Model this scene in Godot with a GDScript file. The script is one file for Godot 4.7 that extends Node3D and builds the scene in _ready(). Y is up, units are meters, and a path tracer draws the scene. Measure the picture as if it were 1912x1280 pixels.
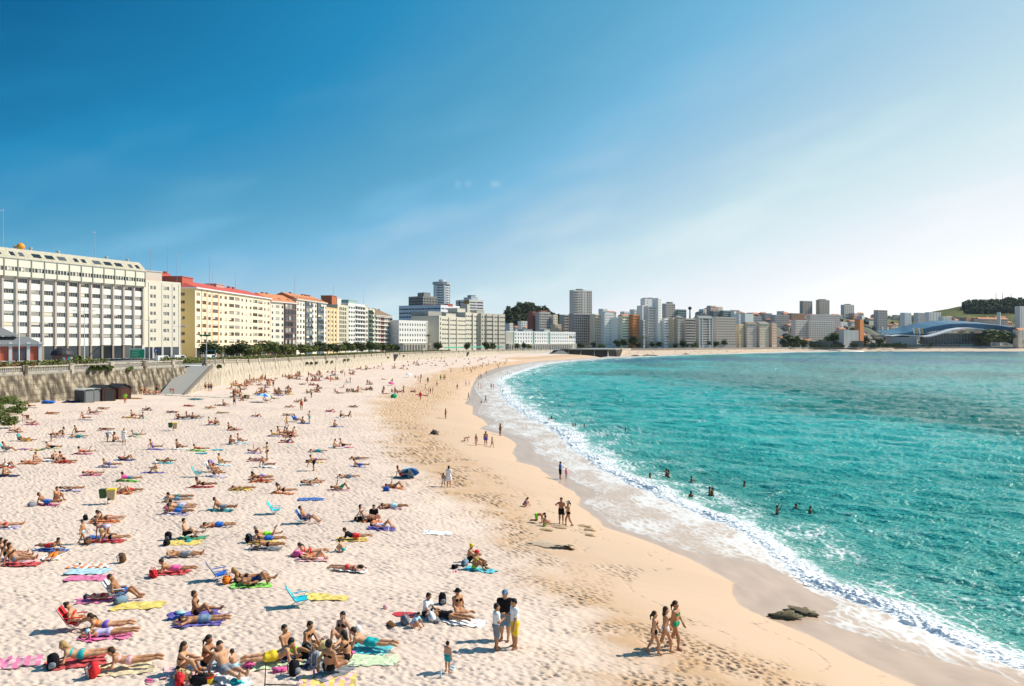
extends Node3D
# A sandy city bay seen from a raised viewpoint. Photo pixels (1912 x 1280) only give directions; distances come from the sand, the sea, the sea wall and usual sizes.
const F := 1450.0
const CX := 956.0
const CY := 637.0
const EYE := 14.5

var M := {}            # materials by name
var used_names := {}
var rng := RandomNumberGenerator.new()
var n_fine := FastNoiseLite.new()
var n_mid := FastNoiseLite.new()
var n_big := FastNoiseLite.new()
var n_cell := FastNoiseLite.new()

# ---------------------------------------------------------------- mesh builder
class MB:
	var v := PackedVector3Array()
	var n := PackedVector3Array()
	var i := PackedInt32Array()
	var c := PackedColorArray()
	var tint := Color(1, 1, 1)
	var colored := false
	func quad(a: Vector3, b: Vector3, cc: Vector3, d: Vector3) -> void:   # counter-clockwise from outside
		var nn := (b - a).cross(d - a)
		if nn.length_squared() < 1e-14:
			nn = (cc - b).cross(d - b)
		nn = nn.normalized()
		var k := v.size()
		v.append(a); v.append(b); v.append(cc); v.append(d)
		for q in 4:
			n.append(nn)
			if colored: c.append(tint)
		i.append_array(PackedInt32Array([k, k + 2, k + 1, k, k + 3, k + 2]))
	func tri(a: Vector3, b: Vector3, cc: Vector3) -> void:
		var nn := (b - a).cross(cc - a).normalized()
		var k := v.size()
		v.append(a); v.append(b); v.append(cc)
		for q in 3:
			n.append(nn)
			if colored: c.append(tint)
		i.append_array(PackedInt32Array([k, k + 2, k + 1]))
	# box from a corner with three edge vectors (right-handed: eu x ev points along ew)
	func obox(o: Vector3, eu: Vector3, ev: Vector3, ew: Vector3) -> void:
		var p := [o, o + eu, o + eu + ev, o + ev, o + ew, o + eu + ew, o + eu + ev + ew, o + ev + ew]
		quad(p[4], p[5], p[6], p[7]); quad(p[1], p[0], p[3], p[2])
		quad(p[0], p[4], p[7], p[3]); quad(p[5], p[1], p[2], p[6])
		quad(p[3], p[7], p[6], p[2]); quad(p[0], p[1], p[5], p[4])
	func box(ctr: Vector3, s: Vector3, b := Basis()) -> void:
		obox(ctr - b * (s * 0.5), b.x * s.x, b.y * s.y, b.z * s.z)
	func fbox(x0: float, x1: float, y0: float, y1: float, z0: float, z1: float) -> void:
		obox(Vector3(x0, y0, z0), Vector3(x1 - x0, 0, 0), Vector3(0, y1 - y0, 0), Vector3(0, 0, z1 - z0))
	# tube through points with radii
	func tube(pts: Array, rad: Array, seg := 8, cap := true) -> void:
		var rings := []
		var side := Vector3.ZERO
		for k in pts.size():
			var d: Vector3 = (pts[mini(k + 1, pts.size() - 1)] - pts[maxi(k - 1, 0)]).normalized()
			if side == Vector3.ZERO:
				side = d.cross(Vector3.UP if absf(d.y) < 0.9 else Vector3.RIGHT).normalized()
			side = (side - d * side.dot(d)).normalized()
			var up := side.cross(d)
			var ring := []
			for s in seg:
				var a := TAU * s / seg
				ring.append([pts[k] + (side * cos(a) + up * sin(a)) * rad[k], side * cos(a) + up * sin(a)])
			rings.append(ring)
		var base := v.size()
		for ring in rings:
			for q in ring:
				v.append(q[0]); n.append(q[1])
				if colored: c.append(tint)
		for k in pts.size() - 1:
			for s in seg:
				var a0 := base + k * seg + s
				var a1 := base + k * seg + (s + 1) % seg
				i.append_array(PackedInt32Array([a0, a1, a0 + seg, a1, a1 + seg, a0 + seg]))
		if cap:
			for e in [0, pts.size() - 1]:
				for s in range(1, seg - 1):
					var r: Array = rings[e]
					if e == 0: tri(r[0][0], r[s][0], r[s + 1][0])
					else: tri(r[0][0], r[s + 1][0], r[s][0])
	# surface of revolution about y; profile = [[r, y], ...] upwards
	func lathe(o: Vector3, prof: Array, seg := 12, sx := 1.0, sz := 1.0) -> void:
		for k in prof.size() - 1:
			for s in seg:
				var a0 := TAU * s / seg
				var a1 := TAU * (s + 1) / seg
				var p := func(q, a): return o + Vector3(prof[q][0] * cos(a) * sx, prof[q][1], -prof[q][0] * sin(a) * sz)
				quad(p.call(k, a0), p.call(k, a1), p.call(k + 1, a1), p.call(k + 1, a0))
	func blob(ctr: Vector3, r: Vector3, rough := 0.0, seedv := 1, nu := 8, nv := 6, sq := 1.0) -> void:
		var base := v.size()
		var fn := FastNoiseLite.new()
		fn.seed = seedv; fn.frequency = 0.9
		for b in nv + 1:
			var th := PI * b / nv
			for a in nu:
				var ph := TAU * a / nu
				var d := Vector3(sin(th) * cos(ph), cos(th), sin(th) * sin(ph))
				var k := 1.0 + rough * fn.get_noise_3d(d.x * 1.3 + seedv, d.y * 1.3, d.z * 1.3) * 2.0
				if sq < 1.0: d = Vector3(signf(d.x) * pow(absf(d.x), sq), signf(d.y) * pow(absf(d.y), sq), signf(d.z) * pow(absf(d.z), sq))
				v.append(ctr + d * r * k); n.append((d / r).normalized())
				if colored: c.append(tint)
		for b in nv:
			for a in nu:
				var p0 := base + b * nu + a
				var p1 := base + b * nu + (a + 1) % nu
				i.append_array(PackedInt32Array([p0, p0 + nu, p1, p1, p0 + nu, p1 + nu]))
	func mesh() -> ArrayMesh:
		var m := ArrayMesh.new()
		if i.is_empty(): return m
		var a := []
		a.resize(Mesh.ARRAY_MAX)
		a[Mesh.ARRAY_VERTEX] = v; a[Mesh.ARRAY_NORMAL] = n; a[Mesh.ARRAY_INDEX] = i
		if colored: a[Mesh.ARRAY_COLOR] = c
		m.add_surface_from_arrays(Mesh.PRIMITIVE_TRIANGLES, a)
		return m

# ---------------------------------------------------------------- nodes, names, materials
func lin(r: float, g: float, b: float, a := 1.0) -> Color:
	return Color(r, g, b, a)

func mat(key: String, col: Color, rough := 0.8, opt := {}) -> StandardMaterial3D:   # col: linear base colour
	if M.has(key): return M[key]
	var m := StandardMaterial3D.new()
	var a := col.a
	m.albedo_color = col.linear_to_srgb()
	m.albedo_color.a = a
	m.roughness = rough
	m.metallic_specular = opt.get("spec", 0.4)
	m.metallic = opt.get("metal", 0.0)
	if opt.has("tex"):
		m.albedo_texture = opt.tex
	if opt.has("height"):
		m.heightmap_enabled = true; m.heightmap_texture = opt.height; m.heightmap_scale = opt.get("hs", 1.0)
	if opt.has("normal"):
		m.normal_enabled = true; m.normal_texture = opt.normal; m.normal_scale = opt.get("ns", 1.0)
	if opt.has("tri"):
		m.uv1_triplanar = true; m.uv1_world_triplanar = true; m.uv1_scale = opt.tri
	if opt.get("vc", false): m.vertex_color_use_as_albedo = true
	if a < 1.0: m.transparency = BaseMaterial3D.TRANSPARENCY_ALPHA
	if opt.has("back"):
		m.backlight_enabled = true; m.backlight = opt.back
	if opt.has("coat"):
		m.clearcoat_enabled = true; m.clearcoat = opt.coat; m.clearcoat_roughness = 0.1
	m.cull_mode = BaseMaterial3D.CULL_DISABLED
	M[key] = m
	return m

func cmat(col: Color, rough := 0.85) -> StandardMaterial3D:   # plain colour, shared
	return mat("c%d_%d_%d_%d" % [int(col.r * 250), int(col.g * 250), int(col.b * 250), int(rough * 20)], col, rough)

func numbered(base: String) -> String:
	if not used_names.has(base):
		used_names[base] = 0
		return base
	used_names[base] += 1
	return "%s_%03d" % [base, used_names[base]]

func tag(o: Node, label: String, category: String, group := "", kind := "") -> void:
	if label: o.set_meta("label", label)
	if category: o.set_meta("category", category)
	if group: o.set_meta("group", group)
	if kind: o.set_meta("kind", kind)

func thing(called: String, label: String, category: String, at := Vector3.ZERO, turn := 0.0, group := "") -> Node3D:
	var o := Node3D.new()
	o.name = numbered(called)
	add_child(o)
	o.position = at
	o.rotation.y = turn
	tag(o, label, category, group)
	return o

func part(called: String, mesh: Mesh, m: Material, parent: Node, xf := Transform3D()) -> MeshInstance3D:
	var o := MeshInstance3D.new()
	o.name = called
	o.mesh = mesh
	o.material_override = m
	o.transform = xf
	parent.add_child(o, true)
	return o

func solo(called: String, mesh: Mesh, m: Material, label: String, category: String, xf := Transform3D(), group := "", kind := "") -> MeshInstance3D:
	var o := MeshInstance3D.new()
	o.name = numbered(called)
	o.mesh = mesh
	o.material_override = m
	o.transform = xf
	add_child(o)
	tag(o, label, category, group, kind)
	return o

# ---------------------------------------------------------------- pixels, curves, the lie of the land
func P(px: float, d: float, elev := 0.0) -> Vector3:          # a point at distance d along the view axis
	return Vector3((px - CX) / F * d, elev, -d)

func lev(py: float, d: float) -> float:                       # elevation of pixel row py at distance d
	return EYE - (py - CY) / F * d

class Curve1:                                                 # X over distance
	var d := PackedFloat32Array()
	var x := PackedFloat32Array()
	func at(q: float) -> float:
		if q <= d[0]:
			return x[0] + (x[1] - x[0]) / (d[1] - d[0]) * (q - d[0])
		var k := d.bsearch(q)
		if k >= d.size(): return x[d.size() - 1]
		var t := (q - d[k - 1]) / (d[k] - d[k - 1])
		return lerpf(x[k - 1], x[k], t)

func curve(pts: Array, elev: float) -> Curve1:                # pts: y, x, y, x ... from the bottom of the picture upwards
	var c := Curve1.new()
	for k in range(0, pts.size(), 2):
		var dd: float = (EYE - elev) * F / (pts[k] - CY)
		c.d.append(dd)
		c.x.append((pts[k + 1] - CX) / F * dd)
	return c

var S0: Curve1   # dry sand ends, wet sand begins
var S1: Curve1   # edge of the washing water
var S2: Curve1   # foot of the breaker
var TL: Curve1   # trampled damp band, inland edge
var TR: Curve1   # trampled damp band, sea edge
var WALL := Curve1.new()   # foot of the sea wall

func sand_h(x: float, d: float, s0: float, s2 := INF) -> float:
	var q := s0 - x
	var h: float
	if q > 0.0: h = 0.35 + 2.25 * (1.0 - exp(-q / 9.0)) + 0.022 * q
	else:
		var w := maxf((S2.at(d) if s2 == INF else s2) - s0, 0.8)
		h = 0.35 + 0.33 * q / w if -q < w else maxf(0.02 + 0.2 * (q + w), -4.0)
	return h + 0.6 * (1.0 - smoothstep(26.0, 48.0, d)) * smoothstep(0.0, 12.0, q)

func ground(px: float, py: float) -> Vector3:                 # where the line of sight through a pixel meets the sand or the sea
	var d := 20.0
	var k := (py - CY) / F
	for it in 60:
		var x := (px - CX) / F * d
		var s0 := S0.at(d)
		var g := maxf(sand_h(x, d, s0), 0.0)
		var gap := EYE - k * d - g
		if absf(gap) < 0.003: break
		d += gap / (k + 0.03) * 0.8
		if d > 1300.0: d = 1300.0
	var xx := (px - CX) / F * d
	return Vector3(xx, maxf(sand_h(xx, d, S0.at(d)), 0.0), -d)

func sand_y(x: float, z: float) -> float:
	return sand_h(x, -z, S0.at(-z))

func grid_mesh(rows: int, cols: int, v: PackedVector3Array, c: PackedColorArray) -> ArrayMesh:
	var n := PackedVector3Array()
	n.resize(v.size())
	for r in rows:
		for q in cols:
			var k := r * cols + q
			var du := v[k + (1 if q < cols - 1 else 0)] - v[k - (1 if q > 0 else 0)]
			var dv := v[k + (cols if r < rows - 1 else 0)] - v[k - (cols if r > 0 else 0)]
			var nn := du.cross(dv)
			n[k] = (-nn if nn.y < 0.0 else nn).normalized()
	var mk := (rows / 2) * cols + cols / 2
	var flip := (v[mk + 1] - v[mk]).cross(v[mk + cols] - v[mk]).y < 0.0
	var idx := PackedInt32Array()
	idx.resize((rows - 1) * (cols - 1) * 6)
	var p := 0
	for r in rows - 1:
		for q in cols - 1:
			var k := r * cols + q
			idx[p] = k; idx[p + 1] = k + cols; idx[p + 2] = k + 1
			idx[p + 3] = k + 1; idx[p + 4] = k + cols; idx[p + 5] = k + cols + 1
			if flip:
				idx[p + 1] = k + 1; idx[p + 2] = k + cols
				idx[p + 4] = k + cols + 1; idx[p + 5] = k + cols
			p += 6
	var a := []
	a.resize(Mesh.ARRAY_MAX)
	a[Mesh.ARRAY_VERTEX] = v; a[Mesh.ARRAY_NORMAL] = n; a[Mesh.ARRAY_INDEX] = idx
	if c.size(): a[Mesh.ARRAY_COLOR] = c
	var m := ArrayMesh.new()
	m.add_surface_from_arrays(Mesh.PRIMITIVE_TRIANGLES, a)
	return m

func noise_tex(freq: float, seedv: int, size := 512, normal := false, strength := 4.0, oct := 4, ramp: Gradient = null, type := FastNoiseLite.TYPE_SIMPLEX_SMOOTH) -> NoiseTexture2D:
	var n := FastNoiseLite.new()
	n.seed = seedv; n.frequency = freq; n.noise_type = type
	n.fractal_octaves = oct
	var t := NoiseTexture2D.new()
	t.width = size; t.height = size; t.seamless = true; t.noise = n
	t.as_normal_map = normal; t.bump_strength = strength
	if ramp: t.color_ramp = ramp
	return t

func stained(lo: Color, hi: Color) -> Gradient:
	var g := Gradient.new()
	g.set_color(0, lo); g.set_color(1, hi)
	return g

# ---------------------------------------------------------------- camera, sky, sun
const SUN := Vector3(0.68, 0.68, -0.26)

func setup_view() -> void:
	var cam := Camera3D.new()
	cam.name = "camera"
	cam.position = Vector3(0, EYE, 0)
	cam.rotation.x = -(640.0 - CY) / F
	cam.fov = rad_to_deg(2.0 * atan(640.0 / F))
	cam.near = 0.5
	cam.far = 9000.0
	add_child(cam)
	cam.current = true
	var env := Environment.new()
	env.background_mode = Environment.BG_SKY
	var sky := Sky.new()
	var sm := PanoramaSkyMaterial.new()
	sm.panorama = ImageTexture.create_from_image(sky_image())
	sm.energy_multiplier = 0.84
	sky.sky_material = sm
	env.sky = sky
	env.tonemap_mode = Environment.TONE_MAPPER_LINEAR
	env.tonemap_exposure = 1.25
	env.fog_enabled = true
	env.fog_density = 0.00002
	env.fog_light_color = Color(0.86, 0.92, 0.97)
	env.sdfgi_enabled = true; env.ssao_enabled = true; env.ssil_enabled = true
	var we := WorldEnvironment.new()
	we.name = "environment"
	we.environment = env
	add_child(we)
	var sun := DirectionalLight3D.new()
	sun.name = "sun"
	sun.light_energy = 1.55
	sun.light_angular_distance = 0.5
	sun.light_color = Color(1.0, 0.965, 0.9)
	sun.shadow_enabled = true
	add_child(sun)
	sun.look_at_from_position(SUN * 100.0, Vector3.ZERO)

# the air: whiter towards the horizon and towards the sun
func sky_image() -> Image:
	var w := 1400
	var h := 700
	var stops := [[0.0, 0.002, 0.125, 0.305], [0.2, 0.018, 0.25, 0.495], [0.4, 0.11, 0.375, 0.585], [0.5, 0.18, 0.465, 0.7], [0.65, 0.36, 0.58, 0.745], [0.85, 0.61, 0.775, 0.835], [1.0, 0.79, 0.86, 0.92], [1.2, 0.97, 0.98, 0.985], [1.6, 1.25, 1.22, 1.18]]
	var lut := PackedFloat32Array()
	for k in 321:
		var t := k / 200.0
		var q := 0
		while q < stops.size() - 2 and stops[q + 1][0] < t: q += 1
		var u := clampf((t - stops[q][0]) / (stops[q + 1][0] - stops[q][0]), 0.0, 1.0)
		for ch in 3: lut.append(lerpf(stops[q][ch + 1], stops[q + 1][ch + 1], u))
	var data := PackedFloat32Array()
	data.resize(w * h * 3)
	var s := SUN.normalized()
	var cosaz := PackedFloat32Array()
	for x in w:
		var az := (x + 0.5) / w * TAU               # 0 looks along -z, grows towards +x
		cosaz.append(cos(az - atan2(s.x, -s.z)))
	var sel := s.y
	var cel := sqrt(1.0 - s.y * s.y)
	var nz := FastNoiseLite.new()
	nz.seed = 5; nz.frequency = 1.0; nz.fractal_octaves = 5
	for y in h:
		var el := PI * (0.5 - (y + 0.5) / h)
		var e := maxf(el, 0.0)
		var ht := 1.2 * exp(-rad_to_deg(e) / 14.0)
		for x in w:
			var k := (y * w + x) * 3
			var ca := sin(e) * sel + cos(e) * cel * cosaz[x]
			var a := rad_to_deg(acos(clampf(ca, -1.0, 1.0)))
			var t := ht + maxf(0.80 - 0.0128 * a, -0.45) + 0.34 * ht * smoothstep(80.0, 36.0, a)
			if y < h / 2 and y > h / 4:
				var az := wrapf((x + 0.5) / w * 360.0, -180.0, 180.0)
				var el2 := rad_to_deg(e)
				# thin streaks of high cloud
				t += 0.12 * maxf(nz.get_noise_2d(az * 0.045 + el2 * 0.05, el2 * 0.22 - az * 0.075) + 0.04, 0.0) * smoothstep(26.0, 6.0, el2)
				# three scraps of cloud
				for cl in [[-4.0, 11.35, 0.32, 0.19], [-3.3, 11.38, 0.22, 0.12], [-1.3, 11.4, 0.34, 0.18]]:
					var dx: float = (az - cl[0]) / cl[2]
					var dy: float = (el2 - cl[1]) / cl[3]
					var r := dx * dx + dy * dy
					if r < 3.0: t += 0.3 * maxf(exp(-r * 1.4) - 0.2 + 0.5 * nz.get_noise_2d(az * 7.0, el2 * 9.0), 0.0)
			var q := clampi(int(t * 200.0), 0, 320) * 3
			var fr := clampf(t * 200.0 - floorf(t * 200.0), 0.0, 1.0) if t > 0.0 and t < 1.59 else 0.0
			var q2 := mini(q + 3, 960)
			data[k] = lerpf(lut[q], lut[q2], fr); data[k + 1] = lerpf(lut[q + 1], lut[q2 + 1], fr); data[k + 2] = lerpf(lut[q + 2], lut[q2 + 2], fr)
	return Image.create_from_data(w, h, false, Image.FORMAT_RGBF, data.to_byte_array())

# ---------------------------------------------------------------- sand, sea, land
func setup_lines() -> void:
	S0 = curve([1280,1712, 1257,1660, 1238,1616, 1206,1553, 1185,1513, 1175,1486, 1158,1444, 1142,1406, 1125,1377, 1108,1367, 1087,1369, 1060,1323, 1040,1282, 1014,1219, 1003,1190, 994,1162, 985,1136, 970,1118, 955,1098, 942,1077, 933,1087, 917,1072, 909,1055, 900,1042, 889,1026, 871,1004, 862,967, 845,958, 829,964, 820,954, 812,938, 800,896, 793,912, 785,905, 773,883, 758,883, 753,868, 743,876, 722,881, 704,890, 692,911, 685,931, 681,960, 678,978, 674,1003, 671.6,1043, 668.5,1090, 666,1137, 664,1184, 662.5,1231, 660.8,1300, 657.7,1424, 656,1518, 655.3,1700], 0.35)
	S1 = curve([1277,1912, 1245,1812, 1232,1748, 1216,1684, 1194,1620, 1178,1570, 1165,1530, 1152,1530, 1139,1548, 1125,1556, 1110,1530, 1094,1500, 1070,1466, 1053,1420, 1045,1360, 1037,1300, 1025,1258, 1014,1224, 1003,1196, 994,1168, 985,1142, 970,1124, 955,1104, 942,1084, 930,1106, 915,1108, 905,1075, 895,1060, 885,1046, 870,1028, 855,1010, 845,996, 829,990, 820,978, 812,955, 800,902, 793,918, 785,924, 773,889, 758,897, 745,900, 735,890, 724,884, 711,892, 704,907, 695,928, 686,952, 680,978, 676,998, 672.5,1043, 669.3,1090, 666.3,1137, 664.8,1184, 663,1231, 661.2,1300, 658,1424, 656.2,1518, 655.4,1700], 0.12)
	S2 = curve([1258,1912, 1235,1844, 1197,1764, 1162,1684, 1133,1620, 1117,1572, 1094,1505, 1037,1441, 1007,1400, 979,1350, 963,1306, 944,1262, 927,1227, 915,1197, 897,1162, 879,1118, 858,1096, 839,1063, 814,1044, 793,1012, 779,981, 764,961, 752,943, 736,930, 724,931, 712,920, 702,938, 694,962, 686,988, 681,1004, 677,1030, 673,1068, 670,1110, 667.5,1160, 665.5,1200, 663.5,1250, 661.6,1320, 658.4,1440, 656.6,1530, 655.5,1710], 0.0)
	TL = curve([1280,1070, 1230,1060, 1150,1050, 1100,1040, 1040,1000, 1000,930, 950,850, 900,790, 860,745, 820,722, 790,690, 760,692, 745,715, 735,740, 715,775, 700,800, 690,830, 682,880, 676,920, 670,980], 2.3)
	TR = curve([1280,1510, 1240,1440, 1190,1340, 1150,1250, 1100,1130, 1050,1060, 1010,1050, 960,1010, 930,975, 880,905, 840,880, 800,800, 770,800, 745,835, 735,845, 715,850, 700,880, 690,905, 682,950, 676,990, 670,1020], 2.0)
	WALL.d = PackedFloat32Array([15, 100, 124, 146, 171, 187, 200, 228, 274, 318, 427, 558, 640, 740, 760])
	WALL.x = PackedFloat32Array([-104, -87, -82, -76.5, -72, -71, -72, -74.5, -71, -66, -64, -33, -12, 36, 46])

func prom(d: float) -> float:                                  # height of the promenade
	if d < 171.0: return 9.25
	if d < 228.0: return lerpf(9.25, 8.25, (d - 171.0) / 57.0)
	if d < 427.0: return lerpf(8.25, 7.3, (d - 228.0) / 199.0)
	return lerpf(7.3, 6.2, clampf((d - 427.0) / 313.0, 0.0, 1.0))

func build_sand() -> void:
	var ys := []
	var y := 1480.0
	while y > 662.0:
		ys.append(y)
		y -= 1.45 if y > 800.0 else (1.25 if y > 700.0 else 0.9)
	var rows := ys.size()
	var cols := 760
	var v := PackedVector3Array()
	var c := PackedColorArray()
	v.resize(rows * cols); c.resize(rows * cols)
	var dry := Vector3(0.675, 0.535, 0.447)
	var dry2 := Vector3(0.585, 0.465, 0.395)
	var damp := Vector3(0.50, 0.325, 0.195)
	var smooth_ := Vector3(0.565, 0.408, 0.295)
	var wet := Vector3(0.53, 0.37, 0.27)
	for r in rows:
		var d: float = (EYE - 2.6) * F / (ys[r] - CY)
		var s0 := S0.at(d)
		var wl := WALL.at(d) - 2.0
		var s2r := S2.at(d)
		var xl := maxf(wl, -d * 0.70 - 3.0)
		var xr := minf(S2.at(d) + 3.0, d * 0.72 + 4.0)
		var tl := TL.at(d)
		var tr := TR.at(d)
		if d > 520.0: tl = s0 - 22.0; tr = s0 - 9.0
		for q in cols:
			var x := lerpf(xl, xr, q / (cols - 1.0))
			var h := sand_h(x, d, s0, s2r)
			var k := r * cols + q
			var nb := n_big.get_noise_2d(x, d)
			var nm := n_mid.get_noise_2d(x, d)
			var nf := n_fine.get_noise_2d(x, d)
			var wob := nb * 3.0 + nm * 1.6
			var in_dry := 1.0 - smoothstep(-3.0, 3.0, x - tl + wob)           # churned dry sand
			var path := smoothstep(0.86, 0.98, 1.0 - absf(n_big.get_noise_2d(x * 1.1 + 210.0, d * 0.9)) * 6.0) * (1.0 - in_dry)
			var in_damp := (1.0 - smoothstep(-2.5, 2.0, x - tr + wob)) * (1.0 - in_dry)
			var tread := smoothstep(0.12, 0.42, n_cell.get_noise_2d(x, d * 1.25) + 1.0)   # 0 at the middle of a hollow
			var dens := smoothstep(-0.25, 0.3, n_mid.get_noise_2d(x * 0.45 + 70.0, d * 0.45) + in_damp * 0.25 - 0.12)
			h += in_dry * (0.042 * nf + 0.045 * nm + 0.09 * nb - 0.062 * (1.0 - tread) * smoothstep(-0.45, 0.25, nm + 0.4 * nb)) + in_damp * (-0.16 * (1.0 - tread) * dens + 0.03 * nm) - 0.10 * path * (1.0 - in_damp) * (1.0 - tread) * (1.0 - smoothstep(-1.5, -0.5, x - s0)) + 0.02 * nb
			var col := dry.lerp(dry2, clampf(0.5 + nb * 0.6 + nm * 0.35, 0.0, 1.0))
			col = smooth_.lerp(damp, clampf(in_damp * (0.55 + nm * 0.7), 0.0, 1.0)).lerp(col, in_dry)
			var wt := smoothstep(-0.35, 0.25, x - s0 + nm * 0.25)
			col = col.lerp(wet, wt)
			h -= 0.04 * wt
			v[k] = Vector3(x, h, -d)
			c[k] = Color(col.x, col.y, col.z)
	var g := mat("sand", lin(1, 1, 1), 0.95, {"vc": true, "spec": 0.15, "normal": noise_tex(0.05, 4, 512, true, 5.0, 4), "ns": 0.5, "tri": Vector3(0.55, 0.55, 0.55)})
	var sand := solo("sand", grid_mesh(rows, cols, v, c), g, "pale trodden sand of the long city beach", "sand", Transform3D(), "", "structure")
	# wet sheen: a film of wet sand a hair above the sand, glossy
	var wr := []
	var wc := 26
	for r in range(0, rows, 2): wr.append(r)
	var wv := PackedVector3Array()
	var wcol := PackedColorArray()
	for r in wr:
		var d: float = (EYE - 2.6) * F / (ys[r] - CY)
		var s0 := S0.at(d)
		var xr := minf(S2.at(d) + 3.0, d * 0.72 + 4.0)
		for q in wc:
			var x := lerpf(s0 - 0.25, maxf(xr, s0 + 0.3), pow(q / (wc - 1.0), 1.5))
			wv.append(Vector3(x, sand_h(x, d, s0) - 0.02 + 0.006 * n_mid.get_noise_2d(x, d), -d))
			var nn := 0.92 + 0.2 * n_mid.get_noise_2d(x * 2.0, d * 0.5)
			wcol.append(Color(0.54 * nn, 0.375 * nn, 0.27 * nn))
	var wm := mat("wet_sand", lin(1, 1, 1), 0.28, {"vc": true, "spec": 0.5})
	solo("wet_sand", grid_mesh(wr.size(), wc, wv, wcol), wm, "dark shiny wet sand where waves ran back", "wet sand", Transform3D(), "", "structure")

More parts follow.
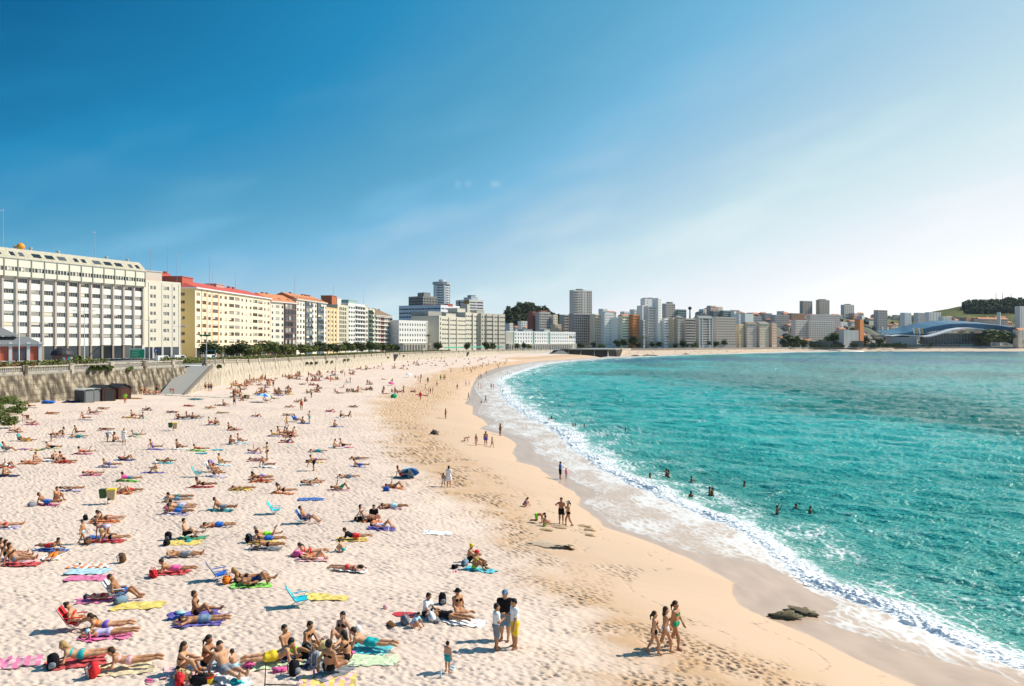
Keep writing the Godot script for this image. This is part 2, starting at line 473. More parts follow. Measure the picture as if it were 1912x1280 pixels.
func build_sea() -> void:
	var ys := []
	var y := 1340.0
	while y > 655.6:
		ys.append(y)
		y -= 1.5 if y > 760.0 else (1.1 if y > 690.0 else 0.55)
	var rows := ys.size()
	var cols := 690
	var wcols := 150
	var v := PackedVector3Array()
	var c := PackedColorArray()
	v.resize(rows * cols); c.resize(rows * cols)
	var wv := PackedVector3Array()
	var wc := PackedColorArray()
	wv.resize(rows * wcols); wc.resize(rows * wcols)
	var w1 := FastNoiseLite.new(); w1.seed = 21; w1.frequency = 0.12; w1.fractal_octaves = 2
	var w2 := FastNoiseLite.new(); w2.seed = 22; w2.frequency = 0.55; w2.fractal_octaves = 3
	var f1 := FastNoiseLite.new(); f1.seed = 23; f1.frequency = 1.3; f1.fractal_octaves = 3; f1.fractal_type = FastNoiseLite.FRACTAL_RIDGED
	var f2 := FastNoiseLite.new(); f2.seed = 24; f2.frequency = 0.22; f2.fractal_octaves = 3
	var p1 := FastNoiseLite.new(); p1.seed = 25; p1.frequency = 0.012; p1.fractal_octaves = 3
	var foam := Vector3(0.90, 0.90, 0.895)
	var milky := Vector3(0.22, 0.47, 0.38)
	var teal := Vector3(0.010, 0.160, 0.130)
	var teal2 := Vector3(0.028, 0.36, 0.335)
	var weed := Vector3(0.002, 0.11, 0.20)
	var film := Vector3(0.52, 0.385, 0.295)
	# where weed beds darken the bottom: centre x, distance, half sizes
	var beds := [[150.0, 640.0, 190.0, 70.0], [420.0, 900.0, 260.0, 120.0], [330.0, 560.0, 120.0, 60.0], [60.0, 560.0, 60.0, 40.0], [640.0, 1050.0, 200.0, 90.0]]
	for r in rows:
		var d: float = EYE * F / (ys[r] - CY)
		var s0 := S0.at(d)
		var s1 := S1.at(d)
		var s2 := maxf(S2.at(d) + 0.55 * f2.get_noise_2d(90.0, d * 1.3) + 0.3 * f2.get_noise_2d(50.0, d * 6.0), s1 + 0.3)
		var xr := d * 0.74 + 14.0
		var sect := 0.5 + 0.5 * clampf(f2.get_noise_2d(40.0, d * 0.55) * 2.2 + 0.5, 0.0, 1.0)
		var bw := clampf(1.5 + d * 0.016, 1.5, 4.2) * (0.6 + 0.5 * sect)            # width of the breaker
		var bh := 0.36 * (1.0 - smoothstep(240.0, 520.0, d)) * sect
		if d < 37.0: bh *= 0.55
		var mid := minf(s2 + bw * 3.5 + 2.0, xr - 1.0)
		for q in wcols:                                         # the sheet of water that runs up the sand
			var x := lerpf(s1, s2 + 0.25, q / (wcols - 1.0))
			var sh := sand_h(x, d, s0, s2)
			var lace := f1.get_noise_2d(x * 0.9, d * 0.5)
			var patch := f2.get_noise_2d(x, d * 0.6)
			var hgt := maxf(sh + lerpf(-0.03, 0.03, smoothstep(0.0, 1.0, x - s1)) + 0.008 * lace, lerpf(-0.4, 0.02, smoothstep(0.0, 0.6, x - s1)))
			var w := clampf((x - s1) / maxf(s2 - s1, 0.5), 0.0, 1.0)
			var cover := smoothstep(0.2, 0.8, lace * 0.66 + patch * 0.6 + 0.14 + 0.22 * w)
			if x - s1 < 0.10 + d * 0.0016: cover = maxf(cover, 0.8)
			var col := film.lerp(foam, cover * 0.62)
			wv[r * wcols + q] = Vector3(x, hgt, -d)
			wc[r * wcols + q] = Color(col.x, col.y, col.z)
		for q in cols:
			var t := q / (cols - 1.0)
			# close spacing in the surf, wider out at sea
			var x := lerpf(s2, mid, t / 0.34) if t < 0.34 else lerpf(mid, xr, (t - 0.34) / 0.66)
			var k := r * cols + q
			var sh := sand_h(x, d, s0, s2)
			var u := x - s2
			# directions along and across the crests
			var a := x * 0.80 - d * 0.60
			var b := x * 0.60 + d * 0.80
			var sw := w1.get_noise_2d(b * 1.3, a * 0.32)
			var ch := w2.get_noise_2d(b * 1.0, a * 0.4)
			var out := smoothstep(0.5, 9.0, u)
			var hgt := out * (0.62 * sw + 0.26 * ch) + 0.02 * ch
			var lace := f1.get_noise_2d(x * 0.9, d * 0.5)       # thin bright ridges
			var patch := f2.get_noise_2d(x, d * 0.6)
			var bt := u / bw
			var ragged := bt + f2.get_noise_2d(x * 2.2, d * 1.4) * 0.32 + 0.12 * lace
			if bt < 1.6:
				var prof := smoothstep(-0.02, 0.34, bt + 0.12 * w2.get_noise_2d(x * 2.0, d * 2.0)) * (1.0 - smoothstep(0.3, 1.6, bt))
				var lump := 0.8 + 0.55 * w2.get_noise_2d(x * 3.6, d * 2.6) + 0.2 * n_fine.get_noise_2d(x * 1.3, d * 1.3)
				hgt += bh * prof * lump
			var white := 1.0 - smoothstep(0.7, 1.3, ragged)
			# sand stirred up behind the breaker, streaks of old foam, sand bars and weed beds farther out
			var milk := exp(-maxf(u - bw, 0.0) / (3.4 + d * 0.03)) * 0.85
			var shoal := p1.get_noise_2d(x * 0.8, d * 0.35)
			var bar := exp(-pow((u - 38.0 - 60.0 * shoal) / 46.0, 2.0))
			var col := teal.lerp(teal2, clampf(0.16 + shoal * 0.9 + 0.3 * sw + 0.9 * bar * smoothstep(60.0, 170.0, d + x * 0.4) * smoothstep(-0.35, 0.2, p1.get_noise_2d(d * 0.9, 40.0) + 0.1), 0.0, 1.0))
			var bed := 0.0
			for z in beds: bed = maxf(bed, 1.0 - smoothstep(0.45, 1.15, Vector2((x - z[0]) / z[2], (d - z[1]) / z[3]).length() + 0.9 * p1.get_noise_2d(x * 1.6 + 500.0, d * 1.6)))
			col = col.lerp(weed, bed * 0.9)
			col = col.lerp(milky, milk * (0.6 + 0.5 * patch))
			var streak := smoothstep(0.58, 0.95, lace * 0.75 + patch * 0.55 + milk * 0.6 - 0.05)
			white = maxf(white, streak * clampf(milk * 2.2, 0.0, 0.9))
			# scattered whitecaps on the crests
			var cap := smoothstep(0.80, 0.95, sw * 0.75 + ch * 0.5 + lace * 0.22) * out
			white = maxf(white, cap * 0.6)
			col = col.lerp(foam, white)
			if hgt < sh + 0.03 and x < s2 + 8.0: hgt = sh + 0.03
			v[k] = Vector3(x, hgt, -d)
			c[k] = Color(col.x, col.y, col.z)
	var rip := noise_tex(0.022, 8, 512, true, 9.0, 5)
	var sm := mat("sea", lin(1, 1, 1), 0.16, {"vc": true, "spec": 0.27, "normal": rip, "ns": 1.6, "tri": Vector3(0.13, 0.2, 0.33)})
	solo("sea", grid_mesh(rows, cols, v, c), sm, "turquoise sea with white surf breaking on the beach", "sea", Transform3D(), "", "structure")
	solo("wash_water", grid_mesh(rows, wcols, wv, wc), mat("wash", lin(1, 1, 1), 0.34, {"vc": true, "spec": 0.4}), "thin foamy sheet of water running up the sand", "water", Transform3D(), "", "structure")

func far_wall_d(px: float) -> float:
	var s := [[1040, 742], [1155, 800], [1160, 905], [1231, 930], [1300, 960], [1424, 1040], [1518, 1110], [1700, 1185], [1912, 1195], [2400, 1195]]
	for k in s.size() - 1:
		if px <= s[k + 1][0]:
			return lerpf(s[k][1], s[k + 1][1], clampf((px - s[k][0]) / float(s[k + 1][0] - s[k][0]), 0.0, 1.0))
	return 1195.0

func land_h(x: float, d: float) -> float:
	var h := prom(d)
	var px := CX + x / d * F
	# wooded hill behind the square, houses up the slope, the open hill beyond
	h += 62.0 * exp(-pow((px - 985.0) / 75.0, 2.0)) * smoothstep(1050.0, 1330.0, d)
	var dw := far_wall_d(px)
	var d1 := dw + 25.0 + 130.0 * smoothstep(1600.0, 1680.0, px)
	h += 52.0 * smoothstep(d1, d1 + 330.0, d) * smoothstep(1150.0, 1330.0, px)
	h += 62.0 * smoothstep(1650.0, 2250.0, d) * smoothstep(1560.0, 1850.0, px)
	h += 5.0 * n_big.get_noise_2d(x * 0.07, d * 0.07) * smoothstep(dw + 60.0, dw + 500.0, d)
	return h

func build_land() -> void:
	var rows := 120
	var cols := 40
	var v := PackedVector3Array()
	var c := PackedColorArray()
	for r in rows:
		var d := 60.0 + 690.0 * pow(r / (rows - 1.0), 1.3)
		for q in cols:
			var t := q / (cols - 1.0)
			var x := WALL.at(d) - 1.0 - 900.0 * t * t
			v.append(Vector3(x, prom(d) - 0.02, -d))
			var k := 0.9 + 0.15 * n_mid.get_noise_2d(x * 0.3, d * 0.3)
			c.append(Color(0.27 * k, 0.255 * k, 0.235 * k))
	solo("promenade", grid_mesh(rows, cols, v, c), mat("paving", lin(1, 1, 1), 0.9, {"vc": true}), "pale paved promenade and street behind the sea wall", "promenade", Transform3D(), "", "structure")
	v = PackedVector3Array(); c = PackedColorArray()
	rows = 70; cols = 150
	for r in rows:
		for q in cols:
			var px := -500.0 + 3100.0 * q / (cols - 1.0)
			var d0 := 742.0 if px < 1040.0 else far_wall_d(px) + 0.5
			var d := d0 + (3600.0 - d0) * pow(r / (rows - 1.0), 1.7)
			var x := (px - CX) / F * d
			v.append(Vector3(x, land_h(x, d) - 0.03, -d))
			var k := 0.8 + 0.5 * n_big.get_noise_2d(x * 0.12, d * 0.12)
			var green := smoothstep(1150.0, 1700.0, d)
			var g := clampf(0.5 + 1.4 * n_mid.get_noise_2d(x * 0.02, d * 0.02), 0.0, 1.0)
			var grass := Vector3(0.10, 0.125, 0.045).lerp(Vector3(0.17, 0.16, 0.075), g)
			var col := Vector3(0.25, 0.24, 0.22).lerp(grass, green) * k
			c.append(Color(col.x, col.y, col.z))
	solo("hillside", grid_mesh(rows, cols, v, c), mat("hill", lin(1, 1, 1), 0.95, {"vc": true, "spec": 0.1}), "town ground rising to grassy hills beyond the bay", "hill", Transform3D(), "", "structure")
	# beach at the head of the bay
	v = PackedVector3Array(); c = PackedColorArray()
	var st := []
	for k in 90: st.append(1145.0 + k * 9.5)
	for px in st:
		for q in 16:
			var t := q / 15.0
			var dw := 14.3 * F / (S0.x.size() * 0.0 + _far_water_y(px) - CY) - 9.0
			var d := lerpf(dw, far_wall_d(px) + 2.0, t)
			var k := 0.95 + 0.25 * n_mid.get_noise_2d(px * 0.6, d * 0.2)
			v.append(P(px, d, -0.3 + 4.4 * t))
			c.append(Color(0.60 * k, 0.47 * k, 0.36 * k) if t > 0.12 else Color(0.42, 0.34, 0.28))
	solo("bay_head_sand", grid_mesh(st.size(), 16, v, c), M.sand, "strip of pale sand at the head of the bay", "sand", Transform3D(), "", "structure")

func _far_water_y(px: float) -> float:
	var s := [[1040, 671.6], [1090, 668.5], [1137, 666], [1184, 664], [1231, 662.5], [1300, 660.8], [1424, 657.7], [1518, 656], [1700, 655.3], [2400, 655.3]]
	for k in s.size() - 1:
		if px <= s[k + 1][0]:
			return lerpf(s[k][1], s[k + 1][1], clampf((px - s[k][0]) / float(s[k + 1][0] - s[k][0]), 0.0, 1.0))
	return 655.3

# ---------------------------------------------------------------- buildings
const GLASS := [Color(0.035, 0.045, 0.055), Color(0.09, 0.10, 0.11), Color(0.30, 0.29, 0.26), Color(0.02, 0.025, 0.03)]

func setup_materials() -> void:
	for k in GLASS.size(): mat("glass%d" % k, GLASS[k], 0.12 if k != 2 else 0.5, {"spec": 0.5})
	mat("white_frame", lin(0.72, 0.71, 0.68), 0.6)
	mat("roof_red", lin(0.48, 0.09, 0.07), 0.8, {"height": noise_tex(0.09, 31, 256), "hs": 2.0})
	mat("roof_orange", lin(0.52, 0.20, 0.09), 0.85)
	mat("roof_brown", lin(0.22, 0.14, 0.09), 0.85)
	mat("roof_grey", lin(0.22, 0.22, 0.22), 0.8)
	mat("dark", lin(0.02, 0.02, 0.022), 0.5)
	mat("steel", lin(0.42, 0.43, 0.44), 0.4, {"metal": 0.3})
	mat("pole_white", lin(0.62, 0.62, 0.6), 0.5)
	mat("chimney", lin(0.40, 0.09, 0.06), 0.85)
	var g := Gradient.new()
	g.offsets = PackedFloat32Array([0.0, 0.38, 0.55, 0.72, 1.0])
	g.colors = PackedColorArray([Color(0.22, 0.20, 0.18), Color(0.36, 0.33, 0.29), Color(0.50, 0.46, 0.40), Color(0.66, 0.61, 0.53), Color(0.80, 0.75, 0.67)])
	mat("old_stone", lin(1, 1, 1), 0.95, {"tex": noise_tex(0.012, 41, 512, false, 1.0, 5, g), "tri": Vector3(0.13, 0.05, 0.13), "spec": 0.15})
	var g2 := Gradient.new()
	g2.offsets = PackedFloat32Array([0.0, 0.3, 0.5, 1.0])
	g2.colors = PackedColorArray([Color(0.40, 0.37, 0.33), Color(0.60, 0.565, 0.51), Color(0.70, 0.66, 0.60), Color(0.77, 0.735, 0.68)])
	mat("pale_stone", lin(1, 1, 1), 0.95, {"tex": noise_tex(0.014, 42, 512, false, 1.0, 5, g2), "tri": Vector3(0.09, 0.04, 0.09), "spec": 0.15})
	mat("concrete", lin(0.30, 0.28, 0.25), 0.95, {"spec": 0.2})
	mat("asphalt", lin(0.30, 0.285, 0.265), 0.95, {"spec": 0.2})

# one face: an outer skin of bands and piers that leaves real openings; returns the openings as [x0, x1, y0, y1]
func skin(mb: MB, o: Vector3, eu: Vector3, en: Vector3, w: float, y0: float, y1: float, cols: int, wf: float, rows: int, g: float, hf: float, dep := 0.3, sill := 0.3, par := 0.6) -> Array:
	var out := []
	var ev := Vector3.UP
	var back := o - en * dep
	if cols == 0 or rows == 0:
		mb.obox(back + ev * y0, eu * w, ev * (y1 - y0), en * dep)
		return out
	var fh := (y1 - y0 - g - par) / rows
	var cw := w / cols
	var prev := y0
	for r in rows:
		var b := y0 + g + fh * (r + sill)
		var t := minf(b + fh * hf, y1 - 0.1)
		mb.obox(back + ev * prev, eu * w, ev * (b - prev), en * dep)
		var px := 0.0
		for q in cols:
			var x0 := cw * (q + 0.5 - wf * 0.5)
			var x1 := x0 + cw * wf
			if x0 - px > 0.001: mb.obox(back + ev * b + eu * px, eu * (x0 - px), ev * (t - b), en * dep)
			out.append([x0, x1, b, t])
			px = x1
		if w - px > 0.001: mb.obox(back + ev * b + eu * px, eu * (w - px), ev * (t - b), en * dep)
		prev = t
	mb.obox(back + ev * prev, eu * w, ev * (y1 - prev), en * dep)
	return out

var win_meshes := {}

func window_mesh(w: float, h: float, leaves: int) -> Array:       # [frame, pane], standing at its lower corner
	var key := "%d_%d_%d" % [int(w * 20), int(h * 20), leaves]
	if not win_meshes.has(key):
		var f := MB.new()
		var t := 0.07
		f.fbox(0, w, 0, t, -0.06, 0.0); f.fbox(0, w, h - t, h, -0.06, 0.0)
		for k in leaves + 1:
			var x := clampf(w * k / leaves - t * 0.5, 0.0, w - t)
			f.fbox(x, x + t, t, h - t, -0.06, 0.0)
		var p := MB.new()
		p.fbox(t * 0.5, w - t * 0.5, t * 0.5, h - t * 0.5, -0.045, -0.02)
		win_meshes[key] = [f.mesh(), p.mesh()]
	return win_meshes[key]

func put_windows(root: Node3D, opens: Array, o: Vector3, eu: Vector3, en: Vector3, single: bool, joined: MB, leaves := 2, frame: Material = null) -> void:
	var fr: Material = frame if frame else M.white_frame
	for r in opens:
		if single:
			var m := window_mesh(r[1] - r[0], r[3] - r[2], leaves)
			var xf := Transform3D(Basis(eu, Vector3.UP, en), o + eu * r[0] + Vector3.UP * r[2] - en * 0.14)
			var w := part("window", m[0], fr, root, xf)
			var k := rng.randi() % 10
			part("pane", m[1], M["glass%d" % (0 if k < 3 else (1 if k < 7 else (2 if k < 9 else 3)))], w)
			if rng.randf() < 0.4:                         # a blind or curtain drawn part of the way
				var bl := window_mesh((r[1] - r[0]) * [1.0, 0.5][rng.randi() % 2], (r[3] - r[2]) * [0.35, 0.6, 0.85][rng.randi() % 3], 1)
				var hh: float = r[3] - r[2]
				var bh: float = bl[1].get_aabb().end.y
				part("blind", bl[1], cmat([Color(0.6, 0.58, 0.52), Color(0.42, 0.40, 0.36), Color(0.66, 0.6, 0.48)][rng.randi() % 3]), w, Transform3D(Basis(), Vector3(0, hh - bh - 0.03, 0.028)))
		else:
			var k := rng.randi() % 10
			joined.tint = GLASS[0 if k < 5 else (1 if k < 8 else (2 if k < 9 else 3))]
			var q: Vector3 = o + eu * r[0] + Vector3.UP * r[2] - en * 0.2
			var du: Vector3 = eu * (r[1] - r[0])
			var dv: Vector3 = Vector3.UP * (r[3] - r[2])
			joined.quad(q, q + du, q + du + dv, q + dv)
			if r[1] - r[0] > 1.4:                                    # a mullion
				joined.tint = Color(0.5, 0.5, 0.48)
				joined.obox(q + du * 0.47, du * 0.06, dv, en * 0.06)

# d: n name, l label, a/b [pixel column, distance] of the facade ends, base/top heights, dep, w wall colour, strips [share, columns, window width share, window height share, wall colour or null], f floors, g ground floor
func block(d: Dictionary) -> Node3D:
	var A := P(d.a[0], d.a[1])
	var B := P(d.b[0], d.b[1])
	var base: float = d.get("base", prom(d.a[1]) - 0.2)
	A.y = base; B.y = base
	var W := A.distance_to(B)
	var U := (B - A) / W
	var H: float = d.top - base
	var dep: float = d.get("dep", 14.0)
	var root := thing(d.get("n", "apartment_building"), d.l, "building", A, atan2(-U.z, U.x), d.get("grp", ""))
	var single: bool = d.get("one", false)
	var wallc: Color = d.w
	var walls := {}
	var joined := MB.new(); joined.colored = true
	var opens_all := []
	var side: Array = d.get("side", [])            # the end towards A
	var side2: Array = d.get("side2", [])          # the end towards B
	var mb := MB.new()
	mb.fbox(0.3 if side else 0.0, W - (0.3 if side2 else 0.0), 0, H - 0.02, -dep, -0.3)
	walls[wallc] = mb
	var rows: int = d.get("f", 8)
	var g: float = d.get("g", 4.0)
	var par: float = d.get("par", 0.8)
	var sill: float = d.get("sill", 0.3)
	var frame: Material = cmat(d.frame, 0.6) if d.has("frame") else null
	var x := 0.0
	for s in d.strips:
		var sw: float = W * s[0]
		var col: Color = s[4] if s.size() > 4 and s[4] != null else wallc
		if not walls.has(col): walls[col] = MB.new()
		var o := Vector3(x, 0, s[5] if s.size() > 5 else 0.0)
		var dp: float = 0.3 + o.z
		var op := skin(walls[col], o, Vector3.RIGHT, Vector3.BACK, sw, 0, H, s[1], s[2], rows, g, s[3], dp, sill, par)
		put_windows(root, op, o, Vector3.RIGHT, Vector3.BACK, single, joined, d.get("leaves", 2), frame)
		x += sw
	if side:
		var o := Vector3(0, 0, -dep)
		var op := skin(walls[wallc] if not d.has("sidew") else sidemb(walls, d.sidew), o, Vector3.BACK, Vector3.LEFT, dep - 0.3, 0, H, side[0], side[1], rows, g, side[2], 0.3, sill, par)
		put_windows(root, op, o, Vector3.BACK, Vector3.LEFT, single, joined, 2, frame)
	if side2:
		var o := Vector3(W, 0, -0.3)
		var op := skin(walls[wallc], o, Vector3.FORWARD, Vector3.RIGHT, dep - 0.3, 0, H, side2[0], side2[1], rows, g, side2[2], 0.3, sill, par)
		put_windows(root, op, o, Vector3.FORWARD, Vector3.RIGHT, single, joined, 2, frame)
	for col in walls:
		part("wall", walls[col].mesh(), cmat(col, 0.9), root)
	if joined.i.size():
		var jw := part("window_grid", joined.mesh(), mat("joined_glass", lin(0.45, 0.45, 0.45), 0.4, {"vc": true, "spec": 0.12}), root)
		jw.set_meta("kind", "stuff")
	# balcony slabs and bands
	if d.has("bands"):
		var fh := (H - g - par) / rows
		var bb := MB.new()
		for r in rows + 1:
			bb.fbox(W * d.bands[0], W * d.bands[1], g + fh * r - 0.12, g + fh * r + d.bands[3], 0.003, d.bands[2])
		part("balcony_band", bb.mesh(), cmat(d.bands[4], 0.85), root)
	if d.has("piers"):                               # [count, width, projection, colour]
		var pb := MB.new()
		for k in d.piers[0] + 1:
			var xx: float = clampf(W * k / d.piers[0] - d.piers[1] * 0.5, 0.0, W - d.piers[1])
			if single:
				var one := MB.new()
				one.fbox(xx, xx + d.piers[1], d.get("pier0", 0.0), H - 0.05, 0.002, d.piers[2])
				part("pilaster", one.mesh(), cmat(d.piers[3], 0.85), root)
			else:
				pb.fbox(xx, xx + d.piers[1], d.get("pier0", 0.0), H - 0.05, 0.002, d.piers[2])
		if pb.i.size(): part("pilaster_row", pb.mesh(), cmat(d.piers[3], 0.85), root).set_meta("kind", "stuff")
	roof(root, d, W, H, dep)
	return root

func sidemb(walls: Dictionary, col: Color) -> MB:
	if not walls.has(col): walls[col] = MB.new()
	return walls[col]

func roof(root: Node3D, d: Dictionary, W: float, H: float, dep: float) -> void:
	var kind: String = d.get("roof", "flat")
	var mb := MB.new()
	var rm: Material = M[d.get("rmat", "roof_grey")] if M.has(d.get("rmat", "roof_grey")) else M.roof_grey
	if kind == "flat":
		mb.fbox(0.25, W - 0.25, H - 0.02, H + 0.15, -dep + 0.25, -0.25)
		part("roof", mb.mesh(), rm, root)
		var pp := MB.new()
		pp.fbox(0, W, H, H + 0.7, -0.25, 0.002); pp.fbox(0, W, H, H + 0.7, -dep, -dep + 0.25)
		pp.fbox(0, 0.25, H, H + 0.7, -dep + 0.25, -0.25); pp.fbox(W - 0.25, W, H, H + 0.7, -dep + 0.25, -0.25)
		part("parapet", pp.mesh(), cmat(d.get("parc", d.w), 0.9), root)
	elif kind == "slope":                             # eave, then a slope back to a ridge in the middle
		var e := 0.8
		var rh: float = d.get("rh", 3.2)
		var cor := MB.new()
		cor.fbox(-0.4, W + 0.4, H - 0.02, H + 0.45, -dep - 0.4, e)
		part("cornice", cor.mesh(), cmat(d.get("parc", Color(0.6, 0.58, 0.54)), 0.85), root)
		var y0 := H + 0.46
		var zr := -dep * 0.5
		var hx := minf(W * 0.2, d.get("hip", 0.0))
		var p := [Vector3(-0.3, y0, e - 0.1), Vector3(W + 0.3, y0, e - 0.1), Vector3(W + 0.3, y0, -dep - 0.3), Vector3(-0.3, y0, -dep - 0.3)]
		var r0 := Vector3(-0.3 + hx, y0 + rh, zr)
		var r1 := Vector3(W + 0.3 - hx, y0 + rh, zr)
		mb.quad(p[0], p[1], r1, r0); mb.quad(p[2], p[3], r0, r1)
		mb.tri(p[1], p[2], r1); mb.tri(p[3], p[0], r0)
		part("roof", mb.mesh(), rm, root)
		for k in d.get("sky", 0):                     # roof windows
			var t: float = (k + 0.5) / d.sky
			var a: Vector3 = p[0].lerp(p[1], t)
			var b := r0.lerp(r1, t)
			var up := (b - a).normalized()
			var nn := Vector3.RIGHT.cross(up).normalized()
			var sk := MB.new()
			sk.obox(a + (b - a) * 0.30 - Vector3.RIGHT * 0.6 - nn * 0.1, Vector3.RIGHT * 1.2, up * 1.5, nn * 0.22)
			part("skylight", sk.mesh(), M.glass0, root)
	for k in d.get("chim", 0):
		var ch := MB.new()
		var cx := W * (0.1 + 0.8 * rng.randf())
		var cy: float = H + (d.get("rh", 3.2) * 0.8 if kind == "slope" else 0.1)
		ch.fbox(cx, cx + 1.0, cy - 0.8, cy + 1.6, -dep * 0.5 - 0.5, -dep * 0.5 + 0.5)
		ch.fbox(cx - 0.1, cx + 1.1, cy + 1.6, cy + 1.8, -dep * 0.5 - 0.6, -dep * 0.5 + 0.6)
		part("chimney", ch.mesh(), M.chimney, root)
	for k in d.get("mast", []):                       # [share along, height]
		var ms := MB.new()
		var mx: float = W * k[0]
		var my: float = H + (d.get("rh", 3.2) * 0.6 if kind == "slope" else 0.1)
		ms.tube([Vector3(mx, my - 1.0, -dep * 0.4), Vector3(mx, my + k[1], -dep * 0.4)], [0.11, 0.06], 5)
		ms.fbox(mx - 1.0, mx + 0.3, my + k[1] - 1.2, my + k[1] - 1.1, -dep * 0.4 - 0.04, -dep * 0.4 + 0.04)
		ms.fbox(mx - 0.7, mx + 0.2, my + k[1] - 0.6, my + k[1] - 0.5, -dep * 0.4 - 0.04, -dep * 0.4 + 0.04)
		part("antenna", ms.mesh(), M.steel, root)
	for k in d.get("huts", []):                       # [x share, width, depth, height, colour]
		var hb := MB.new()
		var x0: float = W * k[0]
		hb.fbox(x0, x0 + k[1], H - 0.3, H + k[3], -dep * 0.5 - k[2] * 0.5, -dep * 0.5 + k[2] * 0.5)
		hb.fbox(x0 - 0.2, x0 + k[1] + 0.2, H + k[3] + 0.002, H + k[3] + 0.3, -dep * 0.5 - k[2] * 0.5 - 0.2, -dep * 0.5 + k[2] * 0.5 + 0.2)
		part("roof_hut", hb.mesh(), cmat(k[4], 0.9), root)

func shopfront(root: Node3D, W: float, g: float, n: int, pierc: Color, z := 0.0) -> void:     # a glazed ground floor between piers
	for k in n:
		var x0 := W * k / n
		var x1 := W * (k + 1) / n
		var gl := MB.new()
		gl.fbox(x0 + 0.35, x1 - 0.35, 0.1, g - 0.9, z + 0.004, z + 0.05)
		part("shop_window", gl.mesh(), M["glass%d" % [0, 3, 0, 1][k % 4]], root)
		var pb := MB.new()
		pb.fbox(x0 - 0.35, x0 + 0.35, 0, g - 0.85, z + 0.003, z + 0.35)
		part("pier", pb.mesh(), cmat(pierc, 0.9), root)

func arcade(root: Node3D, x0: float, x1: float, h: float, n: int, col: Color) -> void:
	var mb := MB.new()
	var bw := (x1 - x0) / n
	var zf := 4.0
	var zb := 3.4
	for k in n:
		var a := x0 + bw * k
		var r := bw * 0.34
		var cx := a + bw * 0.5
		var sp := h - r - 0.7
		mb.fbox(a, cx - r, 0, h, zb, zf); mb.fbox(cx + r, a + bw, 0, h, zb, zf)
		for s in 8:
			var t0 := PI - PI * s / 8.0
			var t1 := PI - PI * (s + 1) / 8.0
			var p0 := Vector3(cx + cos(t0) * r, sp + sin(t0) * r, zf)
			var p1 := Vector3(cx + cos(t1) * r, sp + sin(t1) * r, zf)
			mb.quad(p0, p1, Vector3(p1.x, h, zf), Vector3(p0.x, h, zf))
			mb.quad(p1, p0, Vector3(p0.x, p0.y, zb), Vector3(p1.x, p1.y, zb))
	part("arcade", mb.mesh(), cmat(col, 0.9), root)
	var sl := MB.new()
	sl.fbox(x0, x1, h + 0.002, h + 0.35, 0.004, zf + 0.2)
	part("arcade_roof", sl.mesh(), cmat(col, 0.9), root)

